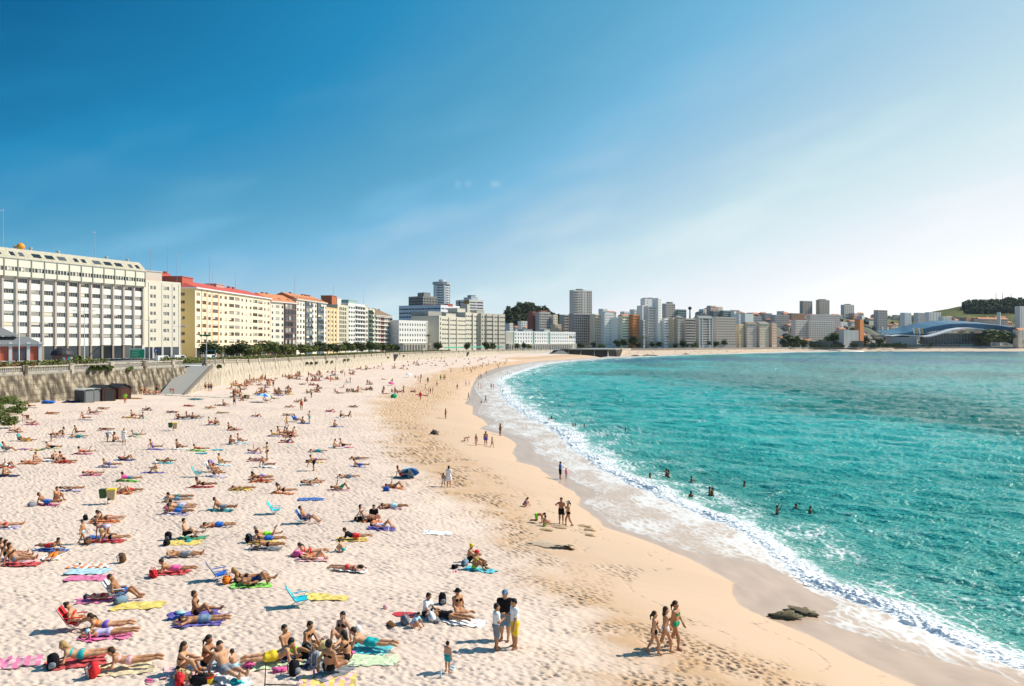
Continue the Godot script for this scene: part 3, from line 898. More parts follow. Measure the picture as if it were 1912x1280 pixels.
func near_row() -> void:
	# --- the long hotel block at the head of the row
	var H1 := block({"n": "hotel_block", "l": "long white hotel block with brown pilasters and glazed top floor", "a": [-141, 203.6], "b": [268, 268], "base": 8.8, "top": 33.4, "dep": 18, "w": Color(0.81, 0.77, 0.70), "f": 6, "g": 5.2, "par": 0.15, "sill": 0.5, "leaves": 4, "one": true,
		"strips": [[1, 17, 0.74, 0.42]], "piers": [17, 0.6, 0.5, Color(0.50, 0.42, 0.37)], "pier0": 4.6, "frame": Color(0.48, 0.45, 0.40), "roof": "none"})
	var W := 69.75
	shopfront(H1, W, 5.2, 17, Color(0.27, 0.21, 0.16))
	var at := MB.new()
	var opens := skin(at, Vector3(-0.3, 0, 1.1), Vector3.RIGHT, Vector3.BACK, W + 0.6, 24.6, 29.7, 68, 0.82, 1, 1.4, 0.36, 0.35, 0.02, 0.2)
	at.fbox(-0.3, W + 0.3, 24.6, 29.69, -18, 0.75)
	part("top_floor", at.mesh(), cmat(Color(0.70, 0.67, 0.56), 0.8), H1)
	put_windows(H1, opens, Vector3(-0.3, 0, 1.1), Vector3.RIGHT, Vector3.BACK, true, null, 1, cmat(Color(0.42, 0.40, 0.34)))
	for k in 18:
		var fin := MB.new()
		var fx := clampf(W * k / 17.0, 0.1, W - 0.1)
		fin.fbox(fx - 0.12, fx + 0.12, 24.4, 29.72, 1.103, 1.3)
		part("fin", fin.mesh(), cmat(Color(0.36, 0.34, 0.28), 0.8), H1)
	var rf := MB.new()
	var r0 := [Vector3(-0.5, 29.7, 1.35), Vector3(W + 0.4, 29.7, 1.35), Vector3(W + 0.4, 33.0, -2.2), Vector3(-0.5, 33.0, -2.2), Vector3(W + 0.4, 33.0, -18), Vector3(-0.5, 33.0, -18), Vector3(W + 0.4, 29.7, -18), Vector3(-0.5, 29.7, -18)]
	rf.quad(r0[0], r0[1], r0[2], r0[3]); rf.quad(r0[3], r0[2], r0[4], r0[5])
	rf.quad(r0[1], r0[6], r0[4], r0[2]); rf.quad(r0[7], r0[0], r0[3], r0[5])
	var gr := stained(Color(0.60, 0.57, 0.49), Color(0.82, 0.79, 0.72))
	part("roof", rf.mesh(), mat("hotel_roof", lin(0.95, 0.95, 0.95), 0.9, {"tex": noise_tex(0.02, 51, 256, false, 1, 4, gr), "tri": Vector3(0.3, 0.06, 0.3)}), H1)
	var up: Vector3 = (r0[3] - r0[0]).normalized()
	var nn := Vector3.RIGHT.cross(up).normalized()
	for k in 17:
		for j in 2:
			if (k * 7 + j * 3) % 5 == 0: continue
			var sk := MB.new()
			sk.obox(Vector3(W * (k + 0.3) / 17.0 + j * 1.35, 29.7, 1.35) + up * 1.35 - nn * 0.05, Vector3.RIGHT * 1.2, up * 1.6, nn * 0.22)
			part("skylight", sk.mesh(), M.glass3 if k % 3 else M.glass1, H1)
	var ball := MB.new()
	ball.lathe(Vector3(29.0, 33.0, -4), [[0.6, 0], [1.0, 0.35], [1.15, 0.95], [0.9, 1.6], [0.4, 2.0], [0.0, 2.1]], 14)
	part("rooftop_dome", ball.mesh(), cmat(Color(0.72, 0.30, 0.02), 0.6), H1)
	for k in [[0.36, 12.0], [0.80, 9.5], [0.95, 6.0]]:
		var ms := MB.new()
		ms.tube([Vector3(W * k[0], 33, -6), Vector3(W * k[0], 33 + k[1], -6)], [0.09, 0.05], 5)
		ms.fbox(W * k[0] - 1.2, W * k[0] + 0.2, 32.2 + k[1], 32.3 + k[1], -6.04, -5.96)
		part("antenna", ms.mesh(), M.steel, H1)
	for k in [0.4, 0.47, 0.6, 0.85, 0.97]:
		var vn := MB.new()
		vn.lathe(Vector3(W * k, 33.0, -5), [[0.35, 0], [0.35, 0.8], [0.55, 0.85], [0.5, 1.15], [0.0, 1.2]], 8)
		part("roof_vent", vn.mesh(), cmat(Color(0.45, 0.4, 0.35)), H1)
	# --- plain cream block
	var gv := Color(0.10, 0.09, 0.08)
	var c2 := Color(0.72, 0.66, 0.55)
	var B2 := block({"l": "plain cream apartment block with grooved walls and small windows", "a": [268.6, 274], "b": [338, 287], "base": 8.4, "top": 35.5, "dep": 15, "w": c2, "f": 7, "g": 5.0, "par": 0.7, "one": true, "sill": 0.42, "frame": Color(0.7, 0.7, 0.7),
		"strips": [[0.12, 0, 0, 0], [0.012, 0, 0, 0, gv, -0.1], [0.03, 0, 0, 0], [0.17, 2, 0.72, 0.42], [0.14, 0, 0, 0], [0.012, 0, 0, 0, gv, -0.1], [0.03, 0, 0, 0], [0.17, 2, 0.85, 0.42], [0.07, 0, 0, 0], [0.012, 0, 0, 0, gv, -0.1], [0.02, 0, 0, 0], [0.06, 1, 0.8, 0.42], [0.09, 0, 0, 0], [0.012, 0, 0, 0, gv, -0.1], [0.052, 0, 0, 0]], "huts": [[0.05, 9.0, 8.0, 4.2, Color(0.6, 0.56, 0.48)]], "rmat": "roof_red"})
	shopfront(B2, 14.6, 5.0, 4, Color(0.5, 0.5, 0.48))
	block({"n": "tiled_house", "l": "house with red tiled roof peeping between hotel and cream block", "a": [258, 300], "b": [330, 312], "base": 8.4, "top": lev(524, 300), "dep": 14, "w": Color(0.6, 0.56, 0.5), "f": 7, "strips": [[1, 3, 0.4, 0.4]], "roof": "slope", "rmat": "roof_red", "rh": 4.0, "mast": [[0.5, 12.0], [0.95, 14]], "chim": 2})
	# --- yellow block with the red roof
	var og := Color(0.66, 0.29, 0.05)
	var wy := Color(0.85, 0.69, 0.50)
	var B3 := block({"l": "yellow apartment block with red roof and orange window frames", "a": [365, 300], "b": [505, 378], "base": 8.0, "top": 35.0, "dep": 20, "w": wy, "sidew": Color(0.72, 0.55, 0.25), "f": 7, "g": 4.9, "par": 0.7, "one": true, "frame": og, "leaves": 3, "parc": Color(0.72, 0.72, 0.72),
		"strips": [[0.065, 1, 0.62, 0.44], [0.006, 0, 0, 0, og, 0.08], [0.055, 1, 0.8, 0.5], [0.006, 0, 0, 0, og, 0.08], [0.05, 1, 0.6, 0.44], [0.006, 0, 0, 0, og, 0.08], [0.075, 1, 0.85, 0.5], [0.006, 0, 0, 0, og, 0.08], [0.045, 1, 0.5, 0.44], [0.076, 1, 0.42, 0.44], [0.15, 2, 0.86, 0.5], [0.06, 1, 0.4, 0.42], [0.06, 1, 0.4, 0.42], [0.06, 1, 0.5, 0.42], [0.16, 2, 0.86, 0.5], [0.06, 1, 0.4, 0.44], [0.06, 1, 0.6, 0.44]],
		"side": [2, 0.22, 0.42], "roof": "slope", "rmat": "roof_red", "rh": 3.4, "hip": 6.0, "mast": [[0.02, 12.0], [0.38, 15.0], [0.42, 7.0], [0.72, 9.0]], "chim": 4, "huts": [[0.02, 9.0, 8.0, 4.6, Color(0.40, 0.10, 0.07)], [0.45, 8.0, 5.0, 4.2, Color(0.45, 0.30, 0.27)]]})
	shopfront(B3, 78.2, 4.9, 13, Color(0.5, 0.42, 0.3))
	# --- the rest of the row, away along the promenade
	var B4 := block({"l": "cream block with dark glazed bay and orange tiled roof", "a": [505.6, 382], "b": [553, 405], "base": 7.7, "top": 34.0, "dep": 16, "w": Color(0.76, 0.66, 0.55), "f": 7, "g": 4.4, "one": true, "frame": Color(0.4, 0.35, 0.33),
		"strips": [[0.14, 1, 0.42, 0.48], [0.24, 1, 0.6, 0.48], [0.14, 1, 0.5, 0.48], [0.45, 3, 0.93, 0.8, Color(0.15, 0.085, 0.085), 0.7], [0.03, 0, 0, 0]], "side": [1, 0.3, 0.45], "roof": "slope", "rmat": "roof_orange", "rh": 4.2, "sky": 3, "chim": 2, "parc": Color(0.7, 0.68, 0.65)})
	shopfront(B4, 23.9, 4.4, 5, Color(0.42, 0.12, 0.06))
	var bl := Color(0.12, 0.16, 0.20)
	block({"l": "white block with two blue glazed bays and skylit orange roof", "a": [553.6, 408], "b": [610, 453], "base": 7.5, "top": 36.4, "dep": 16, "w": Color(0.78, 0.70, 0.61), "f": 8, "g": 4.0, "one": true, "frame": Color(0.45, 0.47, 0.5),
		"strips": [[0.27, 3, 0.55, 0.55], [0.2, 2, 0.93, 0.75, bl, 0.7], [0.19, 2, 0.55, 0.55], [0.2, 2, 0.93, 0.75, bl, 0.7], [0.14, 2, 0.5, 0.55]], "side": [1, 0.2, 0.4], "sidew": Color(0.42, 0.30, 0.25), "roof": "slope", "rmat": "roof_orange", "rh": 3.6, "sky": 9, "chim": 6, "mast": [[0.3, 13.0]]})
	block({"l": "ochre ornate block with cream pilasters and deep cornice", "a": [610.6, 455], "b": [630, 474], "base": 7.2, "top": lev(575, 455), "dep": 15, "w": Color(0.74, 0.53, 0.28), "f": 8, "g": 4.0, "strips": [[1, 3, 0.36, 0.5]], "piers": [3, 1.1, 0.3, Color(0.78, 0.68, 0.5)], "huts": [[0.0, 6, 5, 5.0, Color(0.42, 0.32, 0.22)]], "parc": Color(0.6, 0.36, 0.15)})
	block({"l": "narrow beige block with tall green-tinted window columns", "a": [630.6, 474], "b": [650, 492], "base": 7.1, "top": lev(570, 474), "dep": 15, "w": Color(0.58, 0.53, 0.41), "f": 9, "g": 4.0, "strips": [[0.14, 0, 0, 0], [0.72, 4, 0.62, 0.72], [0.14, 0, 0, 0]], "huts": [[0.05, 8, 7, 6.0, Color(0.42, 0.13, 0.06)], [0.62, 7, 6, 5.2, Color(0.6, 0.6, 0.58)]], "mast": [[0.5, 13]]})
	block({"l": "pale grey block with rows of balconies and glass penthouse", "a": [650.6, 492], "b": [682, 522], "base": 7.0, "top": lev(567, 492), "dep": 15, "w": Color(0.64, 0.63, 0.60), "f": 9, "g": 4.0, "strips": [[0.4, 3, 0.6, 0.45], [0.6, 4, 0.8, 0.5]], "bands": [0.4, 1.0, 0.8, 0.35, Color(0.62, 0.62, 0.62)], "huts": [[0.35, 16, 7, 3.0, Color(0.3, 0.42, 0.42)]]})
	block({"l": "slim cream block with green glazed centre", "a": [682.6, 522], "b": [700, 540], "base": 6.9, "top": lev(577, 522), "dep": 14, "w": Color(0.62, 0.58, 0.46), "f": 8, "g": 4.0, "strips": [[0.3, 1, 0.5, 0.5], [0.42, 2, 0.9, 0.75, Color(0.14, 0.21, 0.19), 0.5], [0.28, 1, 0.5, 0.5]], "huts": [[0.02, 12, 8, 3.0, Color(0.5, 0.47, 0.4)]], "mast": [[0.6, 14]]})
	block({"l": "balconied block with brown pyramid roof beside the arcaded hall", "a": [700.6, 540], "b": [733, 578], "base": 6.8, "top": lev(588.5, 540), "dep": 18, "w": Color(0.52, 0.47, 0.43), "f": 7, "g": 4.0, "strips": [[0.3, 2, 0.6, 0.5], [0.2, 2, 0.8, 0.6, Color(0.25, 0.1, 0.09)], [0.3, 3, 0.6, 0.5], [0.2, 1, 0.8, 0.6, Color(0.25, 0.1, 0.09)]], "bands": [0.0, 1.0, 0.9, 0.3, Color(0.66, 0.64, 0.6)], "roof": "slope", "rmat": "roof_brown", "rh": 5.0, "hip": 9.0, "chim": 4})
	var B11 := block({"n": "arcaded_hall", "l": "white hall with grid of small windows over stone arches", "a": [745, 565], "b": [799.5, 590], "base": 6.7, "top": lev(599, 565), "dep": 26, "w": Color(0.80, 0.78, 0.74), "f": 4, "g": 6.6, "par": 0.6, "strips": [[0.93, 11, 0.4, 0.45], [0.07, 0, 0, 0, Color(0.5, 0.46, 0.4)]], "rmat": "roof_grey"})
	arcade(B11, 0.4, 30.0, 6.2, 10, Color(0.50, 0.45, 0.38))
	block({"n": "office_block", "l": "grey windowless block rising behind arcaded hall", "a": [768, 614], "b": [800, 604], "base": 6.6, "top": lev(582, 604), "dep": 16, "w": Color(0.40, 0.375, 0.33), "f": 1, "g": 22.5, "strips": [[1, 7, 0.3, 0.5]]})
	block({"n": "office_block", "l": "wide white slab building with grid of strip windows behind arcaded hall", "a": [745, 722], "b": [823, 700], "base": 6.5, "top": lev(570, 700), "dep": 32, "w": Color(0.70, 0.70, 0.74), "f": 10, "strips": [[1, 13, 0.86, 0.32]], "side2": [5, 0.82, 0.3], "huts": [[0.35, 11, 8, 1.4, Color(0.42, 0.12, 0.08)], [0.72, 13, 8, 1.8, Color(0.42, 0.12, 0.08)]]})
	block({"n": "tower_block", "l": "squat dark grey tower with raised roof cap", "a": [763, 815], "b": [790, 800], "base": 6.4, "top": lev(553.5, 800), "dep": 20, "w": Color(0.27, 0.255, 0.235), "f": 18, "strips": [[0.5, 4, 0.7, 0.5], [0.5, 4, 0.8, 0.5]], "side2": [5, 0.6, 0.5], "huts": [[0.35, 10, 9, 4.5, Color(0.3, 0.28, 0.26)]]})
	round_tower()
	block({"n": "tower_block", "l": "brown and white banded tower behind beige hospital-like block", "a": [851, 815], "b": [876, 800], "base": 6.4, "top": lev(560, 800), "dep": 20, "w": Color(0.66, 0.64, 0.62), "f": 16, "strips": [[0.22, 2, 0.9, 0.4], [0.1, 0, 0, 0, Color(0.14, 0.07, 0.05)], [0.3, 2, 0.9, 0.42], [0.38, 0, 0, 0, Color(0.34, 0.20, 0.06)]], "side2": [2, 0.9, 0.42], "huts": [[0.3, 12, 9, 3.2, Color(0.6, 0.6, 0.6)], [0.5, 6, 6, 5.5, Color(0.35, 0.38, 0.38)]]})
	var bg := Color(0.56, 0.515, 0.43)
	block({"n": "office_block", "l": "large beige block with strip windows over green awning", "a": [820, 600], "b": [869, 650], "base": 6.6, "top": lev(590.5, 600), "dep": 24, "w": bg, "f": 6, "g": 4.5, "sill": 0.4, "strips": [[0.1, 1, 0.3, 0.6], [0.24, 3, 0.7, 0.3], [0.03, 0, 0, 0, bg, 0.6], [0.26, 4, 0.7, 0.3], [0.03, 0, 0, 0, bg, 0.6], [0.34, 5, 0.7, 0.3]], "huts": [[0.55, 20, 10, 3.5, bg]]})
	block({"n": "office_block", "l": "stepped beige wing with tall chimney slab", "a": [869.4, 650], "b": [898, 680], "base": 6.5, "top": lev(584, 650), "dep": 24, "w": bg, "f": 7, "g": 4.5, "sill": 0.4, "strips": [[0.4, 3, 0.7, 0.3], [0.06, 0, 0, 0, bg, 1.0], [0.3, 2, 0.7, 0.3], [0.24, 0, 0, 0, bg, 1.6]], "huts": [[0.0, 16, 9, 4.0, bg], [0.72, 6, 6, 8.5, Color(0.5, 0.46, 0.4)]]})
	block({"n": "office_block", "l": "beige wing with curved corner at the end of the large block", "a": [898.4, 672], "b": [943, 694], "base": 6.5, "top": lev(586.5, 680), "dep": 22, "w": bg, "f": 7, "g": 4.5, "sill": 0.4, "strips": [[0.2, 2, 0.5, 0.3], [0.25, 3, 0.85, 0.32, bg, 0.9], [0.03, 0, 0, 0, bg, 1.4], [0.24, 3, 0.7, 0.3], [0.03, 0, 0, 0, bg, 0.7], [0.25, 3, 0.7, 0.3]], "huts": [[0.05, 9, 8, 3.4, bg]]})
	var aw := MB.new()
	for k in 3:
		var p0 := P([826, 868, 902][k], [590, 636, 664][k], 10.0)
		var p1 := P([864, 899, 941][k], [632, 660, 660][k], 10.0)
		var u := (p1 - p0)
		aw.obox(p0, u, Vector3(0, 0.25, 0), Vector3(-u.z, 0, u.x).normalized() * 3.2 + Vector3(0, -0.6, 0))
	solo("awning", aw.mesh(), cmat(Color(0.02, 0.36, 0.24), 0.7), "long green awning along foot of beige block", "awning")
	var gn := Color(0.10, 0.30, 0.26)
	var B17 := block({"n": "arcaded_hall", "l": "long low white hall over an arcade with green strips", "a": [945, 770], "b": [1074.5, 850], "base": 6.2, "top": lev(619, 770), "dep": 22, "w": Color(0.80, 0.79, 0.77), "f": 3, "g": 6.3, "par": 0.7, "strips": [[0.09, 0, 0, 0, Color(0.5, 0.47, 0.42)], [0.02, 0, 0, 0, gn, -0.1], [0.25, 7, 0.36, 0.52], [0.025, 0, 0, 0, gn, -0.1], [0.2, 6, 0.36, 0.52], [0.025, 0, 0, 0, gn, -0.1], [0.39, 14, 0.36, 0.55]], "huts": [[0.3, 14, 8, 2.6, Color(0.4, 0.4, 0.4)], [0.6, 9, 8, 3.0, Color(0.55, 0.55, 0.53)]]})
	arcade(B17, 0.0, 107.0, 5.6, 30, Color(0.60, 0.55, 0.48))

func round_tower() -> void:
	var c := P(824.5, 860)
	var base := 6.4
	var H := lev(531, 850) - base
	var t := thing("tower_block", "tall white round-cornered tower with wider crown", "building", Vector3(c.x, base, c.z), 0.2)
	var mb := MB.new()
	var floors := 26
	mb.lathe(Vector3.ZERO, [[8.4, 0], [8.4, H]], 10)
	part("wall", mb.mesh(), cmat(Color(0.20, 0.20, 0.20), 0.6), t)
	for k in floors:
		var b := MB.new()
		var y := H * k / floors
		b.lathe(Vector3(0, y, 0), [[8.4, 0], [8.95, 0], [8.95, H / floors * 0.52], [8.4, H / floors * 0.52]], 10)
		part("balcony_band", b.mesh(), cmat(Color(0.70, 0.70, 0.71), 0.85), t)
	for k in 5:
		var a := TAU * k / 5.0
		var p := MB.new()
		p.box(Vector3(cos(a) * 8.8, H * 0.5, sin(a) * 8.8), Vector3(1.2, H, 2.6), Basis(Vector3.UP, -a))
		part("pilaster", p.mesh(), cmat(Color(0.74, 0.74, 0.74), 0.85), t)
	var cr := MB.new()
	cr.lathe(Vector3(0, H, 0), [[8.4, 0], [9.9, 0.6], [9.9, 3.4], [9.0, 3.6], [0, 3.7]], 12)
	part("crown", cr.mesh(), cmat(Color(0.42, 0.43, 0.44), 0.8), t)
	var top := MB.new()
	top.lathe(Vector3(0.6, H + 3.6, 0), [[3.5, 0], [3.5, 2.6], [0, 2.7]], 8)
	top.tube([Vector3(0.4, H + 6, 0), Vector3(0.4, H + 13, 0)], [0.15, 0.06], 5)
	part("roof_hut", top.mesh(), cmat(Color(0.68, 0.68, 0.67), 0.8), t)

# a block that faces the bay, from its pixel columns, roof line and distance
func fb(x0: float, x1: float, yt: float, d: float, col: Color, cols: int, wf: float, hf: float, label: String, o := {}) -> void:
	var base: float = o.get("base", land_h((x0 + x1) * 0.5 / F * d - CX / F * d, d) - 1.5)
	var top := lev(yt, d)
	var e := {"n": "apartment_building", "l": label, "a": [x0 + 8.5 * 0.5 / d * F, d + o.get("da", 0.0)], "b": [x1 + (x1 - x0) * 0.02, d + o.get("db", (x1 - x0) / F * d * 0.6)], "base": base, "top": top, "dep": 8.5, "w": Color(minf(col.r * 1.4, 0.84), minf(col.g * 1.3, 0.82), minf(col.b * 1.2, 0.77)), "g": 4.5, "par": 0.6, "f": maxi(2, int((top - base - 5.0) / 3.15)), "strips": [[1, cols, wf, hf]]}
	e.merge(o, true)
	e.base = base
	block(e)

func far_row() -> void:
	var grey := Color(0.33, 0.32, 0.315)
	fb(988, 1001, 582, 965, Color(0.22, 0.085, 0.07), 3, 0.7, 0.4, "brown brick side wing of grey block above white arcade")
	fb(1001, 1027, 583, 960, Color(0.40, 0.39, 0.385), 5, 0.7, 0.42, "grey block with dark strip windows above white arcade", {"huts": [[0.2, 10, 6, 2.6, Color(0.45, 0.2, 0.15)]]})
	fb(1027, 1041, 588, 970, Color(0.52, 0.49, 0.43), 2, 0.35, 0.4, "narrow beige block beside grey block above white arcade")
	fb(1030, 1048, 606, 945, Color(0.48, 0.40, 0.32), 4, 0.3, 0.8, "low tan hall with tall ribs")
	fb(1064.5, 1104.5, 542, 990, Color(0.47, 0.455, 0.44), 4, 0.6, 0.5, "tall grey tower with dark balconies on the bay front", {"n": "tower_block", "strips": [[0.28, 2, 0.9, 0.28], [0.22, 2, 0.62, 0.55], [0.2, 1, 0.22, 0.35], [0.3, 3, 0.6, 0.55]], "bands": [0.0, 0.28, 0.7, 0.3, Color(0.52, 0.5, 0.48)], "huts": [[0.3, 7, 6, 2.2, grey]]})
	fb(1047, 1063, 588, 955, grey, 4, 0.5, 0.6, "dark grey balconied block beside the tall grey tower", {"bands": [0, 1, 0.5, 0.3, Color(0.4, 0.39, 0.38)]})
	fb(1063.2, 1104, 586, 945, Color(0.30, 0.29, 0.29), 9, 0.55, 0.6, "broad dark grey block in front of the tall grey tower", {"bands": [0, 1, 0.8, 0.3, Color(0.38, 0.37, 0.37)]})
	fb(1104.2, 1122, 587, 940, Color(0.60, 0.52, 0.42), 3, 0.5, 0.6, "cream corner block with brown balconies", {"bands": [0, 0.4, 1.0, 0.3, Color(0.56, 0.5, 0.44)]})
	fb(1122.2, 1146, 585, 940, Color(0.78, 0.79, 0.81), 7, 0.4, 0.5, "bright white block with small regular windows", {"huts": [[0.2, 8, 6, 2.2, Color(0.7, 0.7, 0.7)]]})
	fb(1146.2, 1156, 593, 942, Color(0.74, 0.70, 0.62), 5, 0.55, 0.55, "slim block with black and white chequered front")
	fb(1156.2, 1174.5, 590, 942, Color(0.68, 0.63, 0.53), 4, 0.8, 0.42, "cream block with dark strip windows", {"roof": "slope", "rmat": "roof_orange", "rh": 2.0})
	fb(1174.8, 1194, 588, 945, Color(0.44, 0.19, 0.08), 5, 0.6, 0.42, "rust-orange block with cream bands", {"bands": [0, 1, 0.25, 0.1, Color(0.5, 0.3, 0.2)]})
	fb(1194.2, 1204, 598, 948, Color(0.30, 0.34, 0.37), 3, 0.8, 0.5, "low blue-grey block squeezed by lattice tower")
	fb(1193.5, 1203.8, 571, 1000, Color(0.66, 0.67, 0.69), 0, 0, 0, "blank white side tower behind lattice tower", {"n": "tower_block", "strips": [[1, 0, 0, 0]]})
	fb(1204.2, 1221.8, 572, 955, Color(0.55, 0.55, 0.54), 7, 0.62, 0.6, "grey lattice tower with square windows", {"n": "tower_block"})
	fb(1198, 1222, 558, 1025, Color(0.60, 0.61, 0.63), 2, 0.2, 0.2, "windowless grey back of the tallest white tower", {"n": "tower_block", "huts": [[0.1, 6, 6, 1.5, grey], [0.6, 5, 5, 2.0, grey]]})
	fb(1222.2, 1234, 557, 960, Color(0.76, 0.76, 0.76), 4, 0.42, 0.5, "tallest slim white tower on the bay front", {"n": "tower_block"})
	fb(1234.2, 1250, 595, 962, Color(0.70, 0.73, 0.77), 4, 0.75, 0.42, "white block with blue-grey window strips")
	fb(1250.2, 1259, 594, 964, Color(0.44, 0.37, 0.28), 2, 0.6, 0.5, "tan strip of a block")
	fb(1259.2, 1273, 592, 966, Color(0.36, 0.38, 0.37), 4, 0.6, 0.75, "blue-grey block with tall vertical lights", {"roof": "slope", "rmat": "roof_grey", "rh": 1.8})
	fb(1273.2, 1298, 595, 972, Color(0.42, 0.40, 0.38), 6, 0.85, 0.5, "grey block with long glazed balconies", {"bands": [0, 1, 0.6, 0.25, Color(0.45, 0.43, 0.41)]})
	fb(1298.2, 1330, 593, 985, Color(0.40, 0.41, 0.40), 6, 0.6, 0.5, "grey block with pale frame and attic roof", {"strips": [[0.05, 0, 0, 0, Color(0.56, 0.57, 0.56), 0.5], [0.18, 2, 0.6, 0.5], [0.06, 0, 0, 0, Color(0.56, 0.57, 0.56), 0.5], [0.42, 3, 0.85, 0.5], [0.06, 0, 0, 0, Color(0.56, 0.57, 0.56), 0.5], [0.18, 2, 0.6, 0.5], [0.05, 0, 0, 0, Color(0.56, 0.57, 0.56), 0.5]], "roof": "slope", "rmat": "roof_grey", "rh": 2.5})
	fb(1330.2, 1374, 592, 1005, Color(0.41, 0.38, 0.355), 13, 0.5, 0.45, "wide grey-brown block with dense window grid")
	fb(1374.4, 1388, 606, 1030, Color(0.48, 0.41, 0.29), 4, 0.4, 0.5, "old ochre corner house on the bay front")
	fb(1388.2, 1412, 604, 1035, Color(0.42, 0.39, 0.37), 7, 0.4, 0.5, "old grey stone house with gabled bays", {"roof": "slope", "rmat": "roof_brown", "rh": 2.0})
	fb(1412.2, 1435, 604, 1045, Color(0.50, 0.45, 0.38), 7, 0.4, 0.5, "old cream stone house with mansard roof", {"roof": "slope", "rmat": "roof_grey", "rh": 2.0})
	fb(1435.2, 1450, 605, 1055, Color(0.48, 0.37, 0.29), 4, 0.4, 0.5, "old pinkish house at end of the bay front row", {"huts": [[0.1, 7, 6, 3, Color(0.45, 0.36, 0.3)]]})
	# second rank, above the roofs
	fb(1238, 1260, 567, 1210, Color(0.46, 0.43, 0.42), 5, 0.7, 0.5, "striped grey tower standing behind the front row", {"n": "tower_block", "huts": [[0.4, 8, 6, 3, grey]]})
	fb(1260.5, 1281, 578, 1220, Color(0.16, 0.24, 0.25), 6, 0.7, 0.5, "dark teal block standing behind the front row")
	fb(1322, 1336, 571, 1320, Color(0.52, 0.42, 0.39), 5, 0.7, 0.4, "pinkish block on the ridge behind the front row")
	fb(1336, 1349, 573, 1330, Color(0.58, 0.53, 0.48), 3, 0.4, 0.4, "cream block on the ridge behind the front row")
	fb(1327, 1344, 581, 1180, Color(0.17, 0.20, 0.21), 6, 0.7, 0.5, "dark block over the wide grey-brown roof")
	fb(1345, 1366, 580, 1185, Color(0.20, 0.25, 0.26), 6, 0.7, 0.5, "dark blue-green block over the wide grey-brown roof")
	fb(1366, 1373, 582, 1190, Color(0.66, 0.67, 0.68), 1, 0.4, 0.4, "white slab end over the wide grey-brown roof")
	fb(1374, 1385, 587, 1120, Color(0.72, 0.72, 0.72), 3, 0.5, 0.5, "white block with dark windows above old houses")
	fb(1385.4, 1406, 586, 1110, Color(0.62, 0.65, 0.70), 0, 0, 0, "blank pale blue gable above old houses", {"strips": [[1, 0, 0, 0]]})
	fb(1400, 1422, 591, 1240, Color(0.30, 0.33, 0.36), 6, 0.6, 0.4, "blue-grey block above old cream house")
	fb(1423, 1441, 585, 1280, Color(0.27, 0.31, 0.34), 5, 0.6, 0.4, "slate-blue block on the slope")
	fb(1441, 1473, 588, 1260, Color(0.33, 0.35, 0.36), 9, 0.6, 0.4, "long grey-blue block on the slope")
	fb(1473, 1502, 585, 1300, Color(0.36, 0.27, 0.21), 8, 0.6, 0.4, "brown brick block on the slope")
	fb(1495, 1516, 562, 1560, Color(0.38, 0.335, 0.33), 6, 0.5, 0.4, "twin brown tower with plain flat roof on the ridge", {"n": "tower_block"})
	fb(1525.5, 1548, 560, 1570, Color(0.42, 0.38, 0.35), 6, 0.4, 0.4, "twin brown tower with cream corners on the ridge", {"n": "tower_block", "huts": [[0.2, 14, 8, 2.0, Color(0.4, 0.34, 0.3)]]})
	fb(1572, 1594, 569, 1540, Color(0.58, 0.56, 0.54), 5, 0.4, 0.4, "pale slab block on the ridge beyond twin towers", {"huts": [[0.35, 9, 8, 2.0, grey]]})
	fb(1508, 1567, 587, 1270, Color(0.52, 0.51, 0.50), 16, 0.5, 0.4, "long pale block row on the slope")
	fb(1480, 1506, 598, 1180, Color(0.58, 0.57, 0.53), 8, 0.45, 0.5, "white school-like block with big windows")
	fb(1506, 1556, 599, 1190, Color(0.60, 0.59, 0.55), 14, 0.5, 0.5, "long white school-like block with dark cornice")
	fb(1600, 1612, 597, 1150, Color(0.56, 0.22, 0.09), 0, 0, 0, "bright orange block wall", {"strips": [[1, 0, 0, 0]]})
	fb(1570, 1602, 617, 1125, Color(0.46, 0.46, 0.46), 3, 0.2, 0.2, "plain white hall near the shore")
	fb(1634, 1656, 579, 1400, Color(0.40, 0.40, 0.41), 6, 0.6, 0.5, "grey office slab on the slope")
	fb(1684, 1701, 584, 1300, Color(0.64, 0.65, 0.64), 5, 0.4, 0.4, "white block with green roof garden")
	fb(1730, 1756, 583, 1420, Color(0.62, 0.63, 0.66), 4, 0.3, 0.4, "white slab below the grassy hill")
	fb(1709, 1728, 584, 1430, Color(0.50, 0.51, 0.54), 4, 0.4, 0.4, "grey-white slab below the grassy hill")
	fb(1755, 1776, 591, 1350, Color(0.66, 0.64, 0.62), 5, 0.4, 0.5, "white house row below the grassy hill")
	fb(1822, 1880, 595, 1380, Color(0.46, 0.38, 0.35), 16, 0.5, 0.4, "long red-roofed terrace behind the stadium", {"roof": "slope", "rmat": "roof_orange", "rh": 2.5})
	fb(1862.5, 1867.5, 583, 1360, Color(0.74, 0.74, 0.74), 1, 0.4, 0.4, "slender white tower behind the stadium", {"n": "tower_block", "dep": 5.0})
	fb(1899, 1935, 572, 1290, Color(0.60, 0.55, 0.52), 6, 0.3, 0.4, "pinkish white block under the hill edge")
	fb(1896, 1935, 616, 1190, Color(0.55, 0.50, 0.42), 7, 0.3, 0.5, "cream house with tiled roof beside shore trees", {"roof": "slope", "rmat": "roof_orange", "rh": 3.0})
